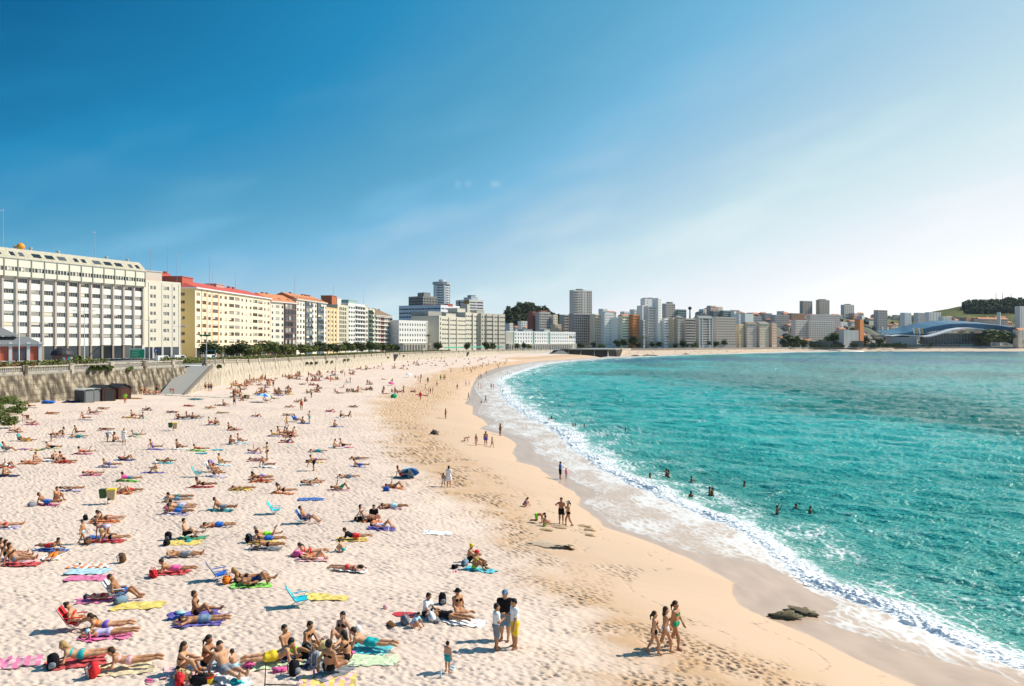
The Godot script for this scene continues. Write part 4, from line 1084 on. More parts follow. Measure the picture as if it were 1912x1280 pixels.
	for q in [[946, 958, 604], [957, 972, 611], [968, 990, 600], [975, 998, 612], [1160, 1178, 582], [1178, 1196, 578], [1196, 1203, 574], [1120, 1134, 577], [1133, 1150, 583]]:
		var k := int(q[0]) % 4
		fb(q[0], q[1], q[2], 1080 + (int(q[0]) % 7) * 12, [Color(0.62, 0.62, 0.63), Color(0.55, 0.52, 0.48), Color(0.50, 0.50, 0.52), Color(0.66, 0.64, 0.62)][k], 4, 0.45, 0.45, "pale back-street block showing between front roofs", {"grp": "back-street blocks", "roof": "slope" if k % 2 else "flat", "rmat": "roof_orange", "rh": 2.0})
	# houses up the slope
	var hr := RandomNumberGenerator.new()
	hr.seed = 99
	var cols := [Color(0.66, 0.65, 0.63), Color(0.56, 0.53, 0.48), Color(0.70, 0.69, 0.66), Color(0.44, 0.40, 0.37), Color(0.58, 0.44, 0.34), Color(0.36, 0.37, 0.39), Color(0.50, 0.30, 0.22)]
	var words := ["white", "cream", "bright white", "grey-brown", "tan", "slate grey", "red-brown"]
	for k in 240:
		var px := lerpf(1450.0, 1905.0, pow(hr.randf(), 1.25)) if k < 205 else lerpf(1290.0, 1450.0, hr.randf())
		var d := far_wall_d(px) + 32.0 + 340.0 * hr.randf()
		if px > 1630.0: d += 140.0
		if k >= 205: d += 130.0
		var w := (9.0 + 9.0 * hr.randf()) / d * F
		var c := hr.randi() % cols.size()
		var x := (px - CX) / F * d
		var base := land_h(x, d) - 3.0
		var h := 9.0 + 6.0 * hr.randf() * hr.randf()
		var tiled := hr.randf() < 0.45
		fb(px, px + w, CY - (base + h - EYE) / d * F, d, cols[c], 3 + hr.randi() % 4, 0.45, 0.45, "%s hillside house with %s roof above the bay" % [words[c], "orange tiled" if tiled else "flat"], {"n": "hillside_house", "base": base, "grp": "houses up the slope", "roof": "slope" if tiled else "flat", "rmat": "roof_orange", "rh": 2.2, "dep": 10.0, "g": 1.0, "da": hr.randf_range(-6, 6), "f": maxi(2, int(h / 3.2))})

# ---------------------------------------------------------------- sea wall, balustrade, ramp, stairs
func wall_pts(d0: float, d1: float, step: float) -> Array:
	var out := []
	var d := d0
	while d < d1 + 0.01:
		out.append(Vector3(WALL.at(d), 0, -d))
		d += step
	return out

func build_wall() -> void:
	# the old stained wall near the huts: single stones over a backing
	var t := thing("sea_wall", "old stained sea wall of stone blocks behind beach huts", "wall")
	var pts := wall_pts(70.0, 171.0, 1.0)
	var bk := MB.new()
	for k in pts.size() - 1:
		var a: Vector3 = pts[k]
		var b: Vector3 = pts[k + 1]
		var ya := sand_y(a.x, a.z) - 1.0
		var yb := sand_y(b.x, b.z) - 1.0
		var ta := prom(-a.z)
		var o := Vector3(0.62, 0, 0.1)
		bk.quad(Vector3(a.x, ya, a.z) + o * 1.5, Vector3(b.x, yb, b.z) + o * 1.5, Vector3(b.x, ta, b.z), Vector3(a.x, ta, a.z))
	part("wall_core", bk.mesh(), M.concrete, t)
	var rows := 6
	var vr := RandomNumberGenerator.new()
	vr.seed = 12
	for r in rows:
		var d := 103.0 + (0.8 if r % 2 else 0.0)
		while d < 170.0:
			var len_ := vr.randf_range(1.3, 2.1)
			var d2 := minf(d + len_, 170.8)
			var a := Vector3(WALL.at(d), 0, -d)
			var b := Vector3(WALL.at(d2), 0, -d2)
			var gy := sand_y((a.x + b.x) * 0.5, (a.z + b.z) * 0.5) - 0.4
			var ty := prom(d) - 0.25
			var y0 := lerpf(gy, ty, float(r) / rows)
			var y1 := lerpf(gy, ty, float(r + 1) / rows) - 0.035
			var k0 := 0.98 * (1.0 - float(r) / rows) + 0.1
			var k1 := 0.98 * (1.0 - float(r + 1) / rows) + 0.1
			var u := (b - a)
			a += u.normalized() * 0.02; b -= u.normalized() * 0.02
			var nn := Vector3(-u.z, 0, u.x).normalized()
			var j := vr.randf_range(0.03, 0.075)
			var p := [a + nn * (k0 + j) + Vector3(0, y0, 0), b + nn * (k0 + j) + Vector3(0, y0, 0), b + nn * (k1 + j) + Vector3(0, y1, 0), a + nn * (k1 + j) + Vector3(0, y1, 0)]
			var q := [p[0] - nn * 0.25, p[1] - nn * 0.25, p[2] - nn * 0.25, p[3] - nn * 0.25]
			var mb := MB.new()
			mb.quad(p[0], p[1], p[2], p[3])
			mb.quad(p[3], p[2], q[2], q[3]); mb.quad(p[1], q[1], q[2], p[2]); mb.quad(q[0], p[0], p[3], q[3]); mb.quad(q[0], q[1], p[1], p[0])
			part("stone_block", mb.mesh(), M.old_stone, t)
			d = d2
	balustrade(72.0, 170.5, "pale stone balustrade on top of the stained old wall", 9.5)
	# the paler wall beyond the ramp
	var t2 := thing("sea_wall", "long pale sea wall running along the beach beyond the ramp", "wall")
	pts = wall_pts(180.0, 742.0, 2.0)
	var mb2 := MB.new()
	for r in 5:
		for k in pts.size() - 1:
			var a: Vector3 = pts[k]
			var b: Vector3 = pts[k + 1]
			var u := (b - a).normalized()
			var nn := Vector3(-u.z, 0, u.x)
			var ga := sand_y(a.x, a.z) - 0.6
			var gb := sand_y(b.x, b.z) - 0.6
			var f0 := float(r) / 5.0
			var f1 := float(r + 1) / 5.0
			var o0 := nn * (0.75 * (1.0 - f0) + 0.05)
			var o1 := nn * (0.75 * (1.0 - f1) + 0.08)
			mb2.quad(a + o0 + Vector3(0, lerpf(ga, prom(-a.z), f0), 0), b + o0 + Vector3(0, lerpf(gb, prom(-b.z), f0), 0), b + o1 + Vector3(0, lerpf(gb, prom(-b.z), f1), 0), a + o1 + Vector3(0, lerpf(ga, prom(-a.z), f1), 0))
			if r < 4:
				mb2.quad(a + o1 + Vector3(0, lerpf(ga, prom(-a.z), f1), 0), b + o1 + Vector3(0, lerpf(gb, prom(-b.z), f1), 0), b + o1 - nn * 0.03 + Vector3(0, lerpf(gb, prom(-b.z), f1), 0), a + o1 - nn * 0.03 + Vector3(0, lerpf(ga, prom(-a.z), f1), 0))
	part("wall_face", mb2.mesh(), M.pale_stone, t2)
	balustrade(181.0, 740.0, "stone balustrade along top of the long pale sea wall", 12.0)
	# plants growing from the joints
	for q in [[166, 150, 687], [177, 151, 687], [189, 152, 686], [201, 153, 687], [238, 155, 688], [405, 188, 684], [570, 280, 678], [578, 284, 678], [588, 290, 677], [608, 300, 675], [617, 305, 675], [641, 322, 672], [648, 330, 671], [722, 410, 667], [752, 440, 664]]:
		var d: float = q[1]
		for it in 30:
			var pxx := CX + WALL.at(d) / d * F
			d += (q[0] - pxx) * 0.12
		var p := Vector3(WALL.at(d) + 0.6, lev(q[2], d), -d)
		leaf_clump("wall_plant", p, Vector3(0.9, 0.55, 1.1), 110, 0.3, "green plant tuft hanging from a sea wall joint", "plants in the sea wall joints")

func balustrade(d0: float, d1: float, label: String, gap: float) -> void:
	var t := thing("balustrade", label, "balustrade")
	var rail := MB.new()
	var bal := MB.new()
	var d := d0
	var n := 0
	while d < d1:
		var e := minf(d + gap, d1)
		var a := Vector3(WALL.at(d) - 0.25, prom(d), -d)
		var b := Vector3(WALL.at(e) - 0.25, prom(e), -e)
		var u := b - a
		var L := u.length()
		u /= L
		var nn := Vector3(-u.z, 0, u.x).normalized()
		rail.obox(a - nn * 0.22 - Vector3(0, 0.1, 0), u * L, Vector3(0, 0.3, 0), nn * 0.44)
		rail.obox(a - nn * 0.2 + Vector3(0, 0.92, 0), u * L, Vector3(0, 0.22, 0), nn * 0.4)
		var m := int(L / 0.34)
		for k in m:
			var c := a + u * (L * (k + 0.5) / m)
			# slender V-shaped balusters
			bal.tube([c + Vector3(0, 0.18, 0), c + Vector3(0, 0.5, 0), c + Vector3(0, 0.94, 0)], [0.055, 0.095, 0.06], 4, false)
		var pier := MB.new()
		pier.obox(a - u * 0.45 - nn * 0.32 - Vector3(0, 0.15, 0), u * 0.9, Vector3(0, 1.3, 0), nn * 0.64)
		pier.obox(a - u * 0.55 - nn * 0.4 + Vector3(0, 1.152, 0), u * 1.1, Vector3(0, 0.16, 0), nn * 0.8)
		pier.obox(a - u * 0.3 - nn * 0.5 - Vector3(0, 0.5, 0), u * 0.6, Vector3(0, 0.8, 0), nn * 1.0)
		part("pier", pier.mesh(), M.pale_stone if n % 3 else M.old_stone, t)
		d = e
		n += 1
	part("rail", rail.mesh(), M.pale_stone, t)
	part("baluster_row", bal.mesh(), cmat(Color(0.50, 0.44, 0.36), 0.9), t).set_meta("kind", "stuff")

func build_ramp() -> void:
	var t := thing("beach_ramp", "grey concrete ramp leading down from promenade to sand", "ramp")
	var A := P(341, 176, 8.95)
	var B := P(396, 178, 8.95)
	var C := P(296, 153.5, 3.7)
	var D := P(342, 155, 3.7)
	var mb := MB.new()
	mb.quad(C, D, B, A)
	part("ramp_surface", mb.mesh(), M.asphalt, t)
	var st := MB.new()                              # stone kerb, in pieces
	for k in 26:
		var p := D.lerp(B, k / 26.0)
		var q := D.lerp(B, (k + 0.88) / 26.0)
		var u := q - p
		st.obox(p - Vector3(0.05, 0.4, 0), u, Vector3(0, 0.75, 0), Vector3(0.42, 0, 0.12))
	part("kerb", st.mesh(), mat("kerb", lin(0.22, 0.19, 0.16), 0.95), t)
	var side := MB.new()                            # battered masonry apron towards the beach
	var E := ground(436, 712)
	var G := ground(352, 732)
	var ends := [G + Vector3(0, -0.5, 0), E + Vector3(0, -0.5, 0)]
	var topw := P(402, 183, 8.6)
	for r in 9:
		var f0 := r / 9.0
		var f1 := (r + 1) / 9.0
		var l0 := (D + Vector3(0.5, 0, 0)).lerp(B + Vector3(0.5, 0, 0), f0)
		var l1 := (D + Vector3(0.5, 0, 0)).lerp(B + Vector3(0.5, 0, 0), f1)
		var r0: Vector3 = ends[1].lerp(topw, f0)
		var r1: Vector3 = ends[1].lerp(topw, f1)
		for s in 5:
			var s0 := s / 5.0
			var s1 := (s + 1) / 5.0
			side.quad(l0.lerp(r0, s0), l0.lerp(r0, s1), l1.lerp(r1, s1) + Vector3(0, -0.03, 0), l1.lerp(r1, s0) + Vector3(0, -0.03, 0))
	part("apron", side.mesh(), M.pale_stone, t)
	for s in [[727, 744, 421, 676, 660], [866, 878, 560, 665.5, 656.5]]:
		var stn := thing("beach_stairs", "dark stone stairway slanting down the %s" % ("pale sea wall near arcaded hall" if s[0] < 800 else "sea wall by beige block"), "stairs")
		for k in 14:
			var f := k / 14.0
			var d: float = s[2]
			var b := MB.new()
			var x0 := lerpf(s[0], s[1] - 7, f)
			var y := lev(lerpf(s[3], s[4], f), d - 4)
			b.obox(P(x0, d - 3 + f * 3, y - 0.9), Vector3(2.2, 0, 0), Vector3(0, 0.9, 0), Vector3(0, 0, 0.9))
			part("step", b.mesh(), cmat(Color(0.20, 0.185, 0.17), 0.95), stn)
	# dark bastion where the beach ends
	var bt := thing("bastion_wall", "dark rounded stone bastion dividing the two beaches", "wall")
	var bm := MB.new()
	var line := [[1046, 752], [1062, 738], [1085, 727], [1110, 721], [1135, 718], [1150, 722], [1155, 735], [1157, 760], [1160, 830], [1162, 905]]
	for k in line.size() - 1:
		var a := P(line[k][0], line[k][1], 0)
		var b := P(line[k + 1][0], line[k + 1][1], 0)
		var u := (b - a).normalized()
		var nn := Vector3(-u.z, 0, u.x)
		bm.quad(a + nn * 1.2 + Vector3(0, -1, 0), b + nn * 1.2 + Vector3(0, -1, 0), b + Vector3(0, 6.6, 0), a + Vector3(0, 6.6, 0))
	part("wall_face", bm.mesh(), mat("dark_stone", lin(0.075, 0.06, 0.045), 0.95, {"tex": noise_tex(0.02, 43, 256, false, 1, 4, stained(Color(0.5, 0.5, 0.5), Color(1, 1, 1))), "tri": Vector3(0.1, 0.05, 0.1)}), bt)
	var tp := MB.new()
	for k in range(1, line.size() - 1):
		tp.tri(P(1100, 905, 6.58), P(line[k][0], line[k][1], 6.6), P(line[k + 1][0], line[k + 1][1], 6.6))
	tp.tri(P(1100, 905, 6.58), P(1040, 745, 6.6), P(1062, 738, 6.6))
	part("top_paving", tp.mesh(), cmat(Color(0.33, 0.31, 0.28), 0.9), bt)
	var cp := MB.new()
	for k in line.size() - 1:
		var a := P(line[k][0], line[k][1], 6.61)
		var b := P(line[k + 1][0], line[k + 1][1], 6.61)
		var u := (b - a)
		cp.obox(a - Vector3(-u.z, 0, u.x).normalized() * 0.6, u, Vector3(0, 0.8, 0), Vector3(-u.z, 0, u.x).normalized() * 0.6)
	part("coping", cp.mesh(), cmat(Color(0.30, 0.27, 0.23), 0.9), bt)
	var fs := MB.new()                              # sloping footing at its near end
	fs.quad(P(1024, 742, 2.5), P(1064, 728, 2.5), P(1050, 742, 6.2), P(1034, 748, 6.2))
	part("footing", fs.mesh(), cmat(Color(0.27, 0.25, 0.22), 0.95), bt)
	# wall and railing at the head of the bay
	var fw := thing("sea_wall", "low pale sea wall along the head of the bay", "wall")
	var fm := MB.new()
	var px := 1158.0
	while px < 2000.0:
		var a := P(px, far_wall_d(px), 0)
		var b := P(px + 20, far_wall_d(px + 20), 0)
		var u := b - a
		fm.obox(a + Vector3(0, 2.0, 0) - Vector3(-u.z, 0, u.x).normalized() * 0.6, u, Vector3(0, 4.6, 0), Vector3(-u.z, 0, u.x).normalized() * 0.6)
		px += 20.0
	part("wall_face", fm.mesh(), cmat(Color(0.42, 0.37, 0.31), 0.95), fw)
	# rocks in the shallows
	for q in [[1186, 664.5, 5, 1.0], [1214, 664, 9, 1.2], [1280, 661.5, 5, 1.0], [1434, 657.6, 6, 1.0], [1628, 655.2, 12, 1.2], [1655, 655.1, 8, 1.0], [1870, 654.6, 30, 2.4], [1900, 654.6, 25, 3.0], [1845, 654.8, 14, 1.8]]:
		var d: float = 14.5 * F / (q[1] - CY)
		var mbk := MB.new()
		mbk.blob(Vector3.ZERO, Vector3(q[2] * 0.8, q[3], 3.0), 0.35, int(q[0]), 14, 7)
		solo("shore_rock", mbk.mesh(), cmat(Color(0.06, 0.05, 0.045), 0.9), "dark low rock in shallow water of the bay head", "rock", Transform3D(Basis(), P(q[0], d, 0.1)), "rocks of the bay head")

# ---------------------------------------------------------------- plants
func leaf_mesh(r: Vector3, count: int, size: float, seedv: int, lumps := 7) -> ArrayMesh:
	var g := RandomNumberGenerator.new()
	g.seed = seedv
	var mb := MB.new()
	mb.colored = true
	var cs := []
	for k in lumps:
		var d := Vector3(g.randf_range(-1, 1), g.randf_range(-0.7, 1), g.randf_range(-1, 1)).normalized() * g.randf_range(0.25, 0.62)
		cs.append([d, g.randf_range(0.3, 0.5)])
	for k in count:
		var l: Array = cs[g.randi() % lumps]
		var dir := Vector3(g.randf_range(-1, 1), g.randf_range(-1, 1), g.randf_range(-1, 1)).normalized()
		var c: Vector3 = (l[0] + dir * l[1] * pow(g.randf(), 0.35)) * r
		var u := Vector3(g.randf_range(-1, 1), g.randf_range(-0.6, 0.6), g.randf_range(-1, 1)).normalized()
		var w := u.cross(dir + Vector3(0.1, 0.2, 0)).normalized()
		var s := size * g.randf_range(0.6, 1.4)
		var t := g.randf_range(0.75, 1.3)
		mb.tint = Color(t, t * g.randf_range(0.95, 1.08), t * 0.9)
		mb.quad(c - u * s, c - w * s * 0.6, c + u * s, c + w * s * 0.6)
	return mb.mesh()

var leaf_cache := {}

func leaf_clump(called: String, at: Vector3, r: Vector3, count: int, size: float, label: String, group: String) -> void:
	var key := called + str(int(r.x * 10)) + str(int(at.x) % 3)
	if not leaf_cache.has(key): leaf_cache[key] = leaf_mesh(r, count, size, key.hash())
	solo(called, leaf_cache[key], M.leaf_mid, label, "plant", Transform3D(Basis(), at), group)

func setup_plants() -> void:
	mat("leaf_dark", lin(0.06, 0.08, 0.026), 0.6, {"vc": true, "back": Color(0.10, 0.14, 0.05), "spec": 0.3})
	mat("leaf_mid", lin(0.125, 0.15, 0.04), 0.65, {"vc": true, "back": Color(0.18, 0.22, 0.07), "spec": 0.3})
	mat("leaf_light", lin(0.14, 0.15, 0.045), 0.7, {"vc": true, "back": Color(0.20, 0.22, 0.08), "spec": 0.25})
	mat("bark", lin(0.12, 0.09, 0.065), 0.9)
	mat("wood_leaf", lin(0.075, 0.09, 0.045), 0.8, {"vc": true, "back": Color(0.1, 0.12, 0.05), "spec": 0.2})

func tree(px: float, d: float, ytop: float, wpx: float, base: float, kind: int, label: String, group: String) -> void:
	var w := wpx / F * d
	var top := lev(ytop, d)
	var h := top - base
	var t := thing("street_tree", label, "tree", P(px, d, base), px * 1.7, group)
	var ch := h * 0.78
	var key := "crown%d_%d" % [kind, int(px) % 4]
	if not leaf_cache.has(key):
		leaf_cache[key] = leaf_mesh(Vector3(1, 1, 1), 1100, 0.11, key.hash(), 12)
	var tr := MB.new()
	tr.tube([Vector3(0, -0.3, 0), Vector3(0.05, h * 0.25, 0.03), Vector3(-0.05, h * 0.5, 0), Vector3(0.1, h * 0.75, 0.05)], [0.22, 0.17, 0.13, 0.05], 6)
	for k in 4:
		var a := TAU * k / 4.0 + px
		tr.tube([Vector3(0, h * 0.32, 0), Vector3(cos(a) * w * 0.18, h * 0.5, sin(a) * w * 0.18), Vector3(cos(a) * w * 0.32, h * 0.66, sin(a) * w * 0.32)], [0.1, 0.07, 0.03], 4)
	part("trunk", tr.mesh(), M.bark, t)
	part("crown", leaf_cache[key], M[["leaf_dark", "leaf_mid", "leaf_light"][kind]], t, Transform3D(Basis().scaled(Vector3(w * 0.9, ch * 0.72, w * 0.9)), Vector3(0, h - ch * 0.5, 0)))

func palm(px: float, d: float, ytop: float, label: String) -> void:
	var base := land_h((px - CX) / F * d, d) if d > 742.0 else prom(d)
	var h := lev(ytop, d) - base
	var t := thing("palm_tree", label, "tree", P(px, d, base), px, "palms by the shore")
	var tr := MB.new()
	tr.tube([Vector3(0, -0.2, 0), Vector3(0.1, h * 0.5, 0), Vector3(0, h - 0.8, 0)], [0.3, 0.22, 0.2], 6)
	part("trunk", tr.mesh(), M.bark, t)
	var g := MB.new()
	g.colored = true
	for k in 22:
		var a := TAU * k / 22.0 + 0.3 * (k % 3)
		var rise := 0.9 - 0.5 * (k % 3)
		var prev := Vector3(0, h - 0.9, 0)
		g.tint = Color(1, 1, 1) * (0.8 + 0.15 * (k % 3))
		for s in 4:
			var f := (s + 1) / 4.0
			var nx := Vector3(cos(a) * 2.2 * f, h - 0.9 + rise * f - 1.5 * f * f, sin(a) * 2.2 * f)
			var side := Vector3(-sin(a), 0, cos(a)) * 0.42 * (1.0 - 0.75 * absf(f - 0.4))
			g.quad(prev - side * 0.8, nx - side, nx + side, prev + side * 0.8)
			prev = nx
	part("crown", g.mesh(), M.leaf_mid, t)

func tree_line_x(d: float) -> float:
	if d < 290.0: return -103.0
	if d < 420.0: return lerpf(-103.0, -99.0, (d - 290.0) / 130.0)
	if d < 520.0: return lerpf(-99.0, -90.0, (d - 420.0) / 100.0)
	return lerpf(-90.0, -83.0, clampf((d - 520.0) / 45.0, 0.0, 1.0))

func build_plants() -> void:
	setup_plants()
	var row := [[394, 641, 38, 0], [443, 637, 40, 0], [457, 641, 22, 2], [474, 643, 28, 2], [483, 637, 26, 0], [508, 639, 25, 1], [519, 641, 18, 0], [528, 643, 20, 2], [541, 642, 18, 2], [551, 643, 18, 0], [561, 643, 19, 1], [572, 643, 18, 2], [583, 643, 18, 1], [597, 638, 22, 0], [604, 644, 16, 2], [612, 641, 20, 0], [623, 641, 20, 0], [635, 642, 18, 1], [646, 639, 18, 0], [656, 644, 14, 2], [667, 638, 22, 0], [678, 645, 12, 0], [690, 638, 19, 0], [702, 641, 14, 1], [711, 640, 15, 0], [721, 643, 13, 1], [730, 642, 13, 1], [739, 642, 12, 0], [744, 646, 10, 0]]
	for q in row:
		var d := 300.0
		for it in 60:
			var pxx := CX + tree_line_x(d) / d * F
			d = clampf(d + (q[0] - pxx) * 0.8, 180.0, 566.0)
		tree(q[0], d, q[1], q[2], prom(d), q[3], "%s street tree in the row along the promenade" % ["dark green dense", "mid green rounded", "olive green loose"][q[3]], "street trees along the promenade")
	for q in [[817, 639, 580, 15, 0], [871, 639, 625, 11, 0], [907, 638, 650, 12, 0], [920, 641, 655, 11, 1], [966, 641, 745, 9, 1], [978, 640, 750, 8, 0], [987, 641, 750, 10, 1]]:
		tree(q[0], q[2], q[1], q[3], prom(q[2]), q[4], "small %s tree before the %s" % ["dark" if q[4] == 0 else "green", "beige block" if q[0] < 930 else "white arcade"], "small trees before the big blocks")
	for q in [[1071, 638, 12, 0], [1087, 640, 14, 0], [1107, 638, 10, 0], [1123, 641, 11, 1], [1151, 634, 12, 0], [1165, 633, 13, 0], [1182, 628, 14, 0], [1192, 640, 10, 0], [1218, 639, 9, 0], [1230, 638, 11, 0], [1259, 641, 10, 0], [1274, 636, 13, 0], [1283, 640, 8, 0], [1292, 642, 8, 1], [1298, 639, 9, 1], [1324, 636, 13, 0], [1336, 637, 10, 0], [1349, 634, 14, 0], [1367, 637, 8, 0], [1475, 624, 18, 0], [1462, 632, 12, 0], [1486, 628, 14, 1], [1557, 622, 22, 1], [1578, 625, 16, 0], [1588, 619, 10, 0], [1616, 628, 18, 0], [1640, 632, 14, 0], [1500, 634, 12, 2], [1530, 634, 12, 2]]:
		var d := far_wall_d(q[0]) + 22.0
		if q[0] < 1160: d = 915.0
		tree(q[0], d, q[1], q[2], land_h((q[0] - CX) / F * d, d) - 0.3, q[3], "%s tree on the bay head promenade" % ["dark leafy", "green bushy", "olive low"][q[3]], "trees round the bay head")
	for q in [[1838, 624, 24, 1], [1850, 616, 30, 1], [1866, 618, 26, 1], [1880, 622, 26, 0], [1894, 628, 22, 0], [1905, 630, 22, 0], [1828, 634, 16, 0]]:
		var d := far_wall_d(q[0]) + 14.0
		tree(q[0], d, q[1], q[2], 6.0, q[3], "%s large tree beside the stadium" % ("bright green" if q[3] else "dark green"), "large trees beside the stadium")
	for q in [[800, 622, 570], [150, 657, 178]]: palm(q[0], q[2], q[1], "tall palm by %s" % ("arcaded hall" if q[0] > 500 else "domed kiosk"))
	for q in [[1196, 627], [1201, 627], [1207, 627], [1247, 627]]: palm(q[0], 930.0, q[1], "tall palm before lattice tower" if q[0] < 1220 else "lone palm before white block")
	# woods on the hills: each wood reads as one mass
	var gw := RandomNumberGenerator.new()
	gw.seed = 77
	var unit := leaf_mesh(Vector3(1, 1, 1), 150, 0.2, 5, 5)
	for q in [["hill_wood", "dark pine wood on the hill behind grey block", 943, 1062, 1150.0, 1420.0, 260, 9.0], ["hill_wood", "garden trees among the houses above the shore", 1455, 1690, 1080.0, 1260.0, 120, 4.2], ["hill_wood", "dark wood on the grassy hill", 1800, 1912, 1900.0, 2300.0, 150, 12.0], ["hill_wood", "scattered scrub among hillside houses", 1460, 1760, 1150.0, 1700.0, 130, 5.0]]:
		var mm := MultiMesh.new()
		mm.transform_format = MultiMesh.TRANSFORM_3D
		mm.mesh = unit
		mm.instance_count = q[6]
		for k in q[6]:
			var d := gw.randf_range(q[4], q[5])
			var px := gw.randf_range(q[2], q[3])
			var x := (px - CX) / F * d
			var s: float = q[7] * gw.randf_range(0.6, 1.3)
			mm.set_instance_transform(k, Transform3D(Basis(Vector3.UP, gw.randf() * TAU).scaled(Vector3(s, s * 0.9, s)), Vector3(x, land_h(x, d) + s * 0.45, -d)))
		var o := MultiMeshInstance3D.new()
		o.name = numbered(q[0])
		o.multimesh = mm
		o.material_override = M.wood_leaf
		add_child(o)
		tag(o, q[1], "wood", "", "stuff")
	# clipped hedge behind the balustrade
	for sec in [[104.0, 168.0, "low clipped green hedge behind the near balustrade", 15.0], [186.0, 330.0, "low clipped green hedge by the street trees", 13.0], [330.0, 560.0, "long low hedge and lawn strip by the far street trees", 12.0]]:
		var mb := MB.new()
		mb.colored = true
		var g := RandomNumberGenerator.new()
		g.seed = int(sec[0])
		var n := int((sec[1] - sec[0]) * 45)
		for k in n:
			var d := g.randf_range(sec[0], sec[1])
			var c := Vector3(WALL.at(d) - sec[3] + g.randf_range(-0.6, 0.6), prom(d) + g.randf_range(0.0, 1.6), -d)
			var u := Vector3(g.randf_range(-1, 1), g.randf_range(-1, 1), g.randf_range(-1, 1)).normalized() * 0.26
			var w := u.cross(Vector3(g.randf_range(-1, 1), 1, 0.3)).normalized() * 0.2
			var t := g.randf_range(0.8, 1.4)
			mb.tint = Color(t, t, t * 0.8)
			mb.quad(c - u, c - w, c + u, c + w)
		solo("hedge", mb.mesh(), M.leaf_light, sec[2], "hedge")

func build_wall_all() -> void:
	setup_plants()
	build_wall()
	build_ramp()

# ---------------------------------------------------------------- people: joints with radii, joined as one smooth skin
func nv(x: float, y: float, z: float) -> Vector3:
	return Vector3(x, y, z).normalized()

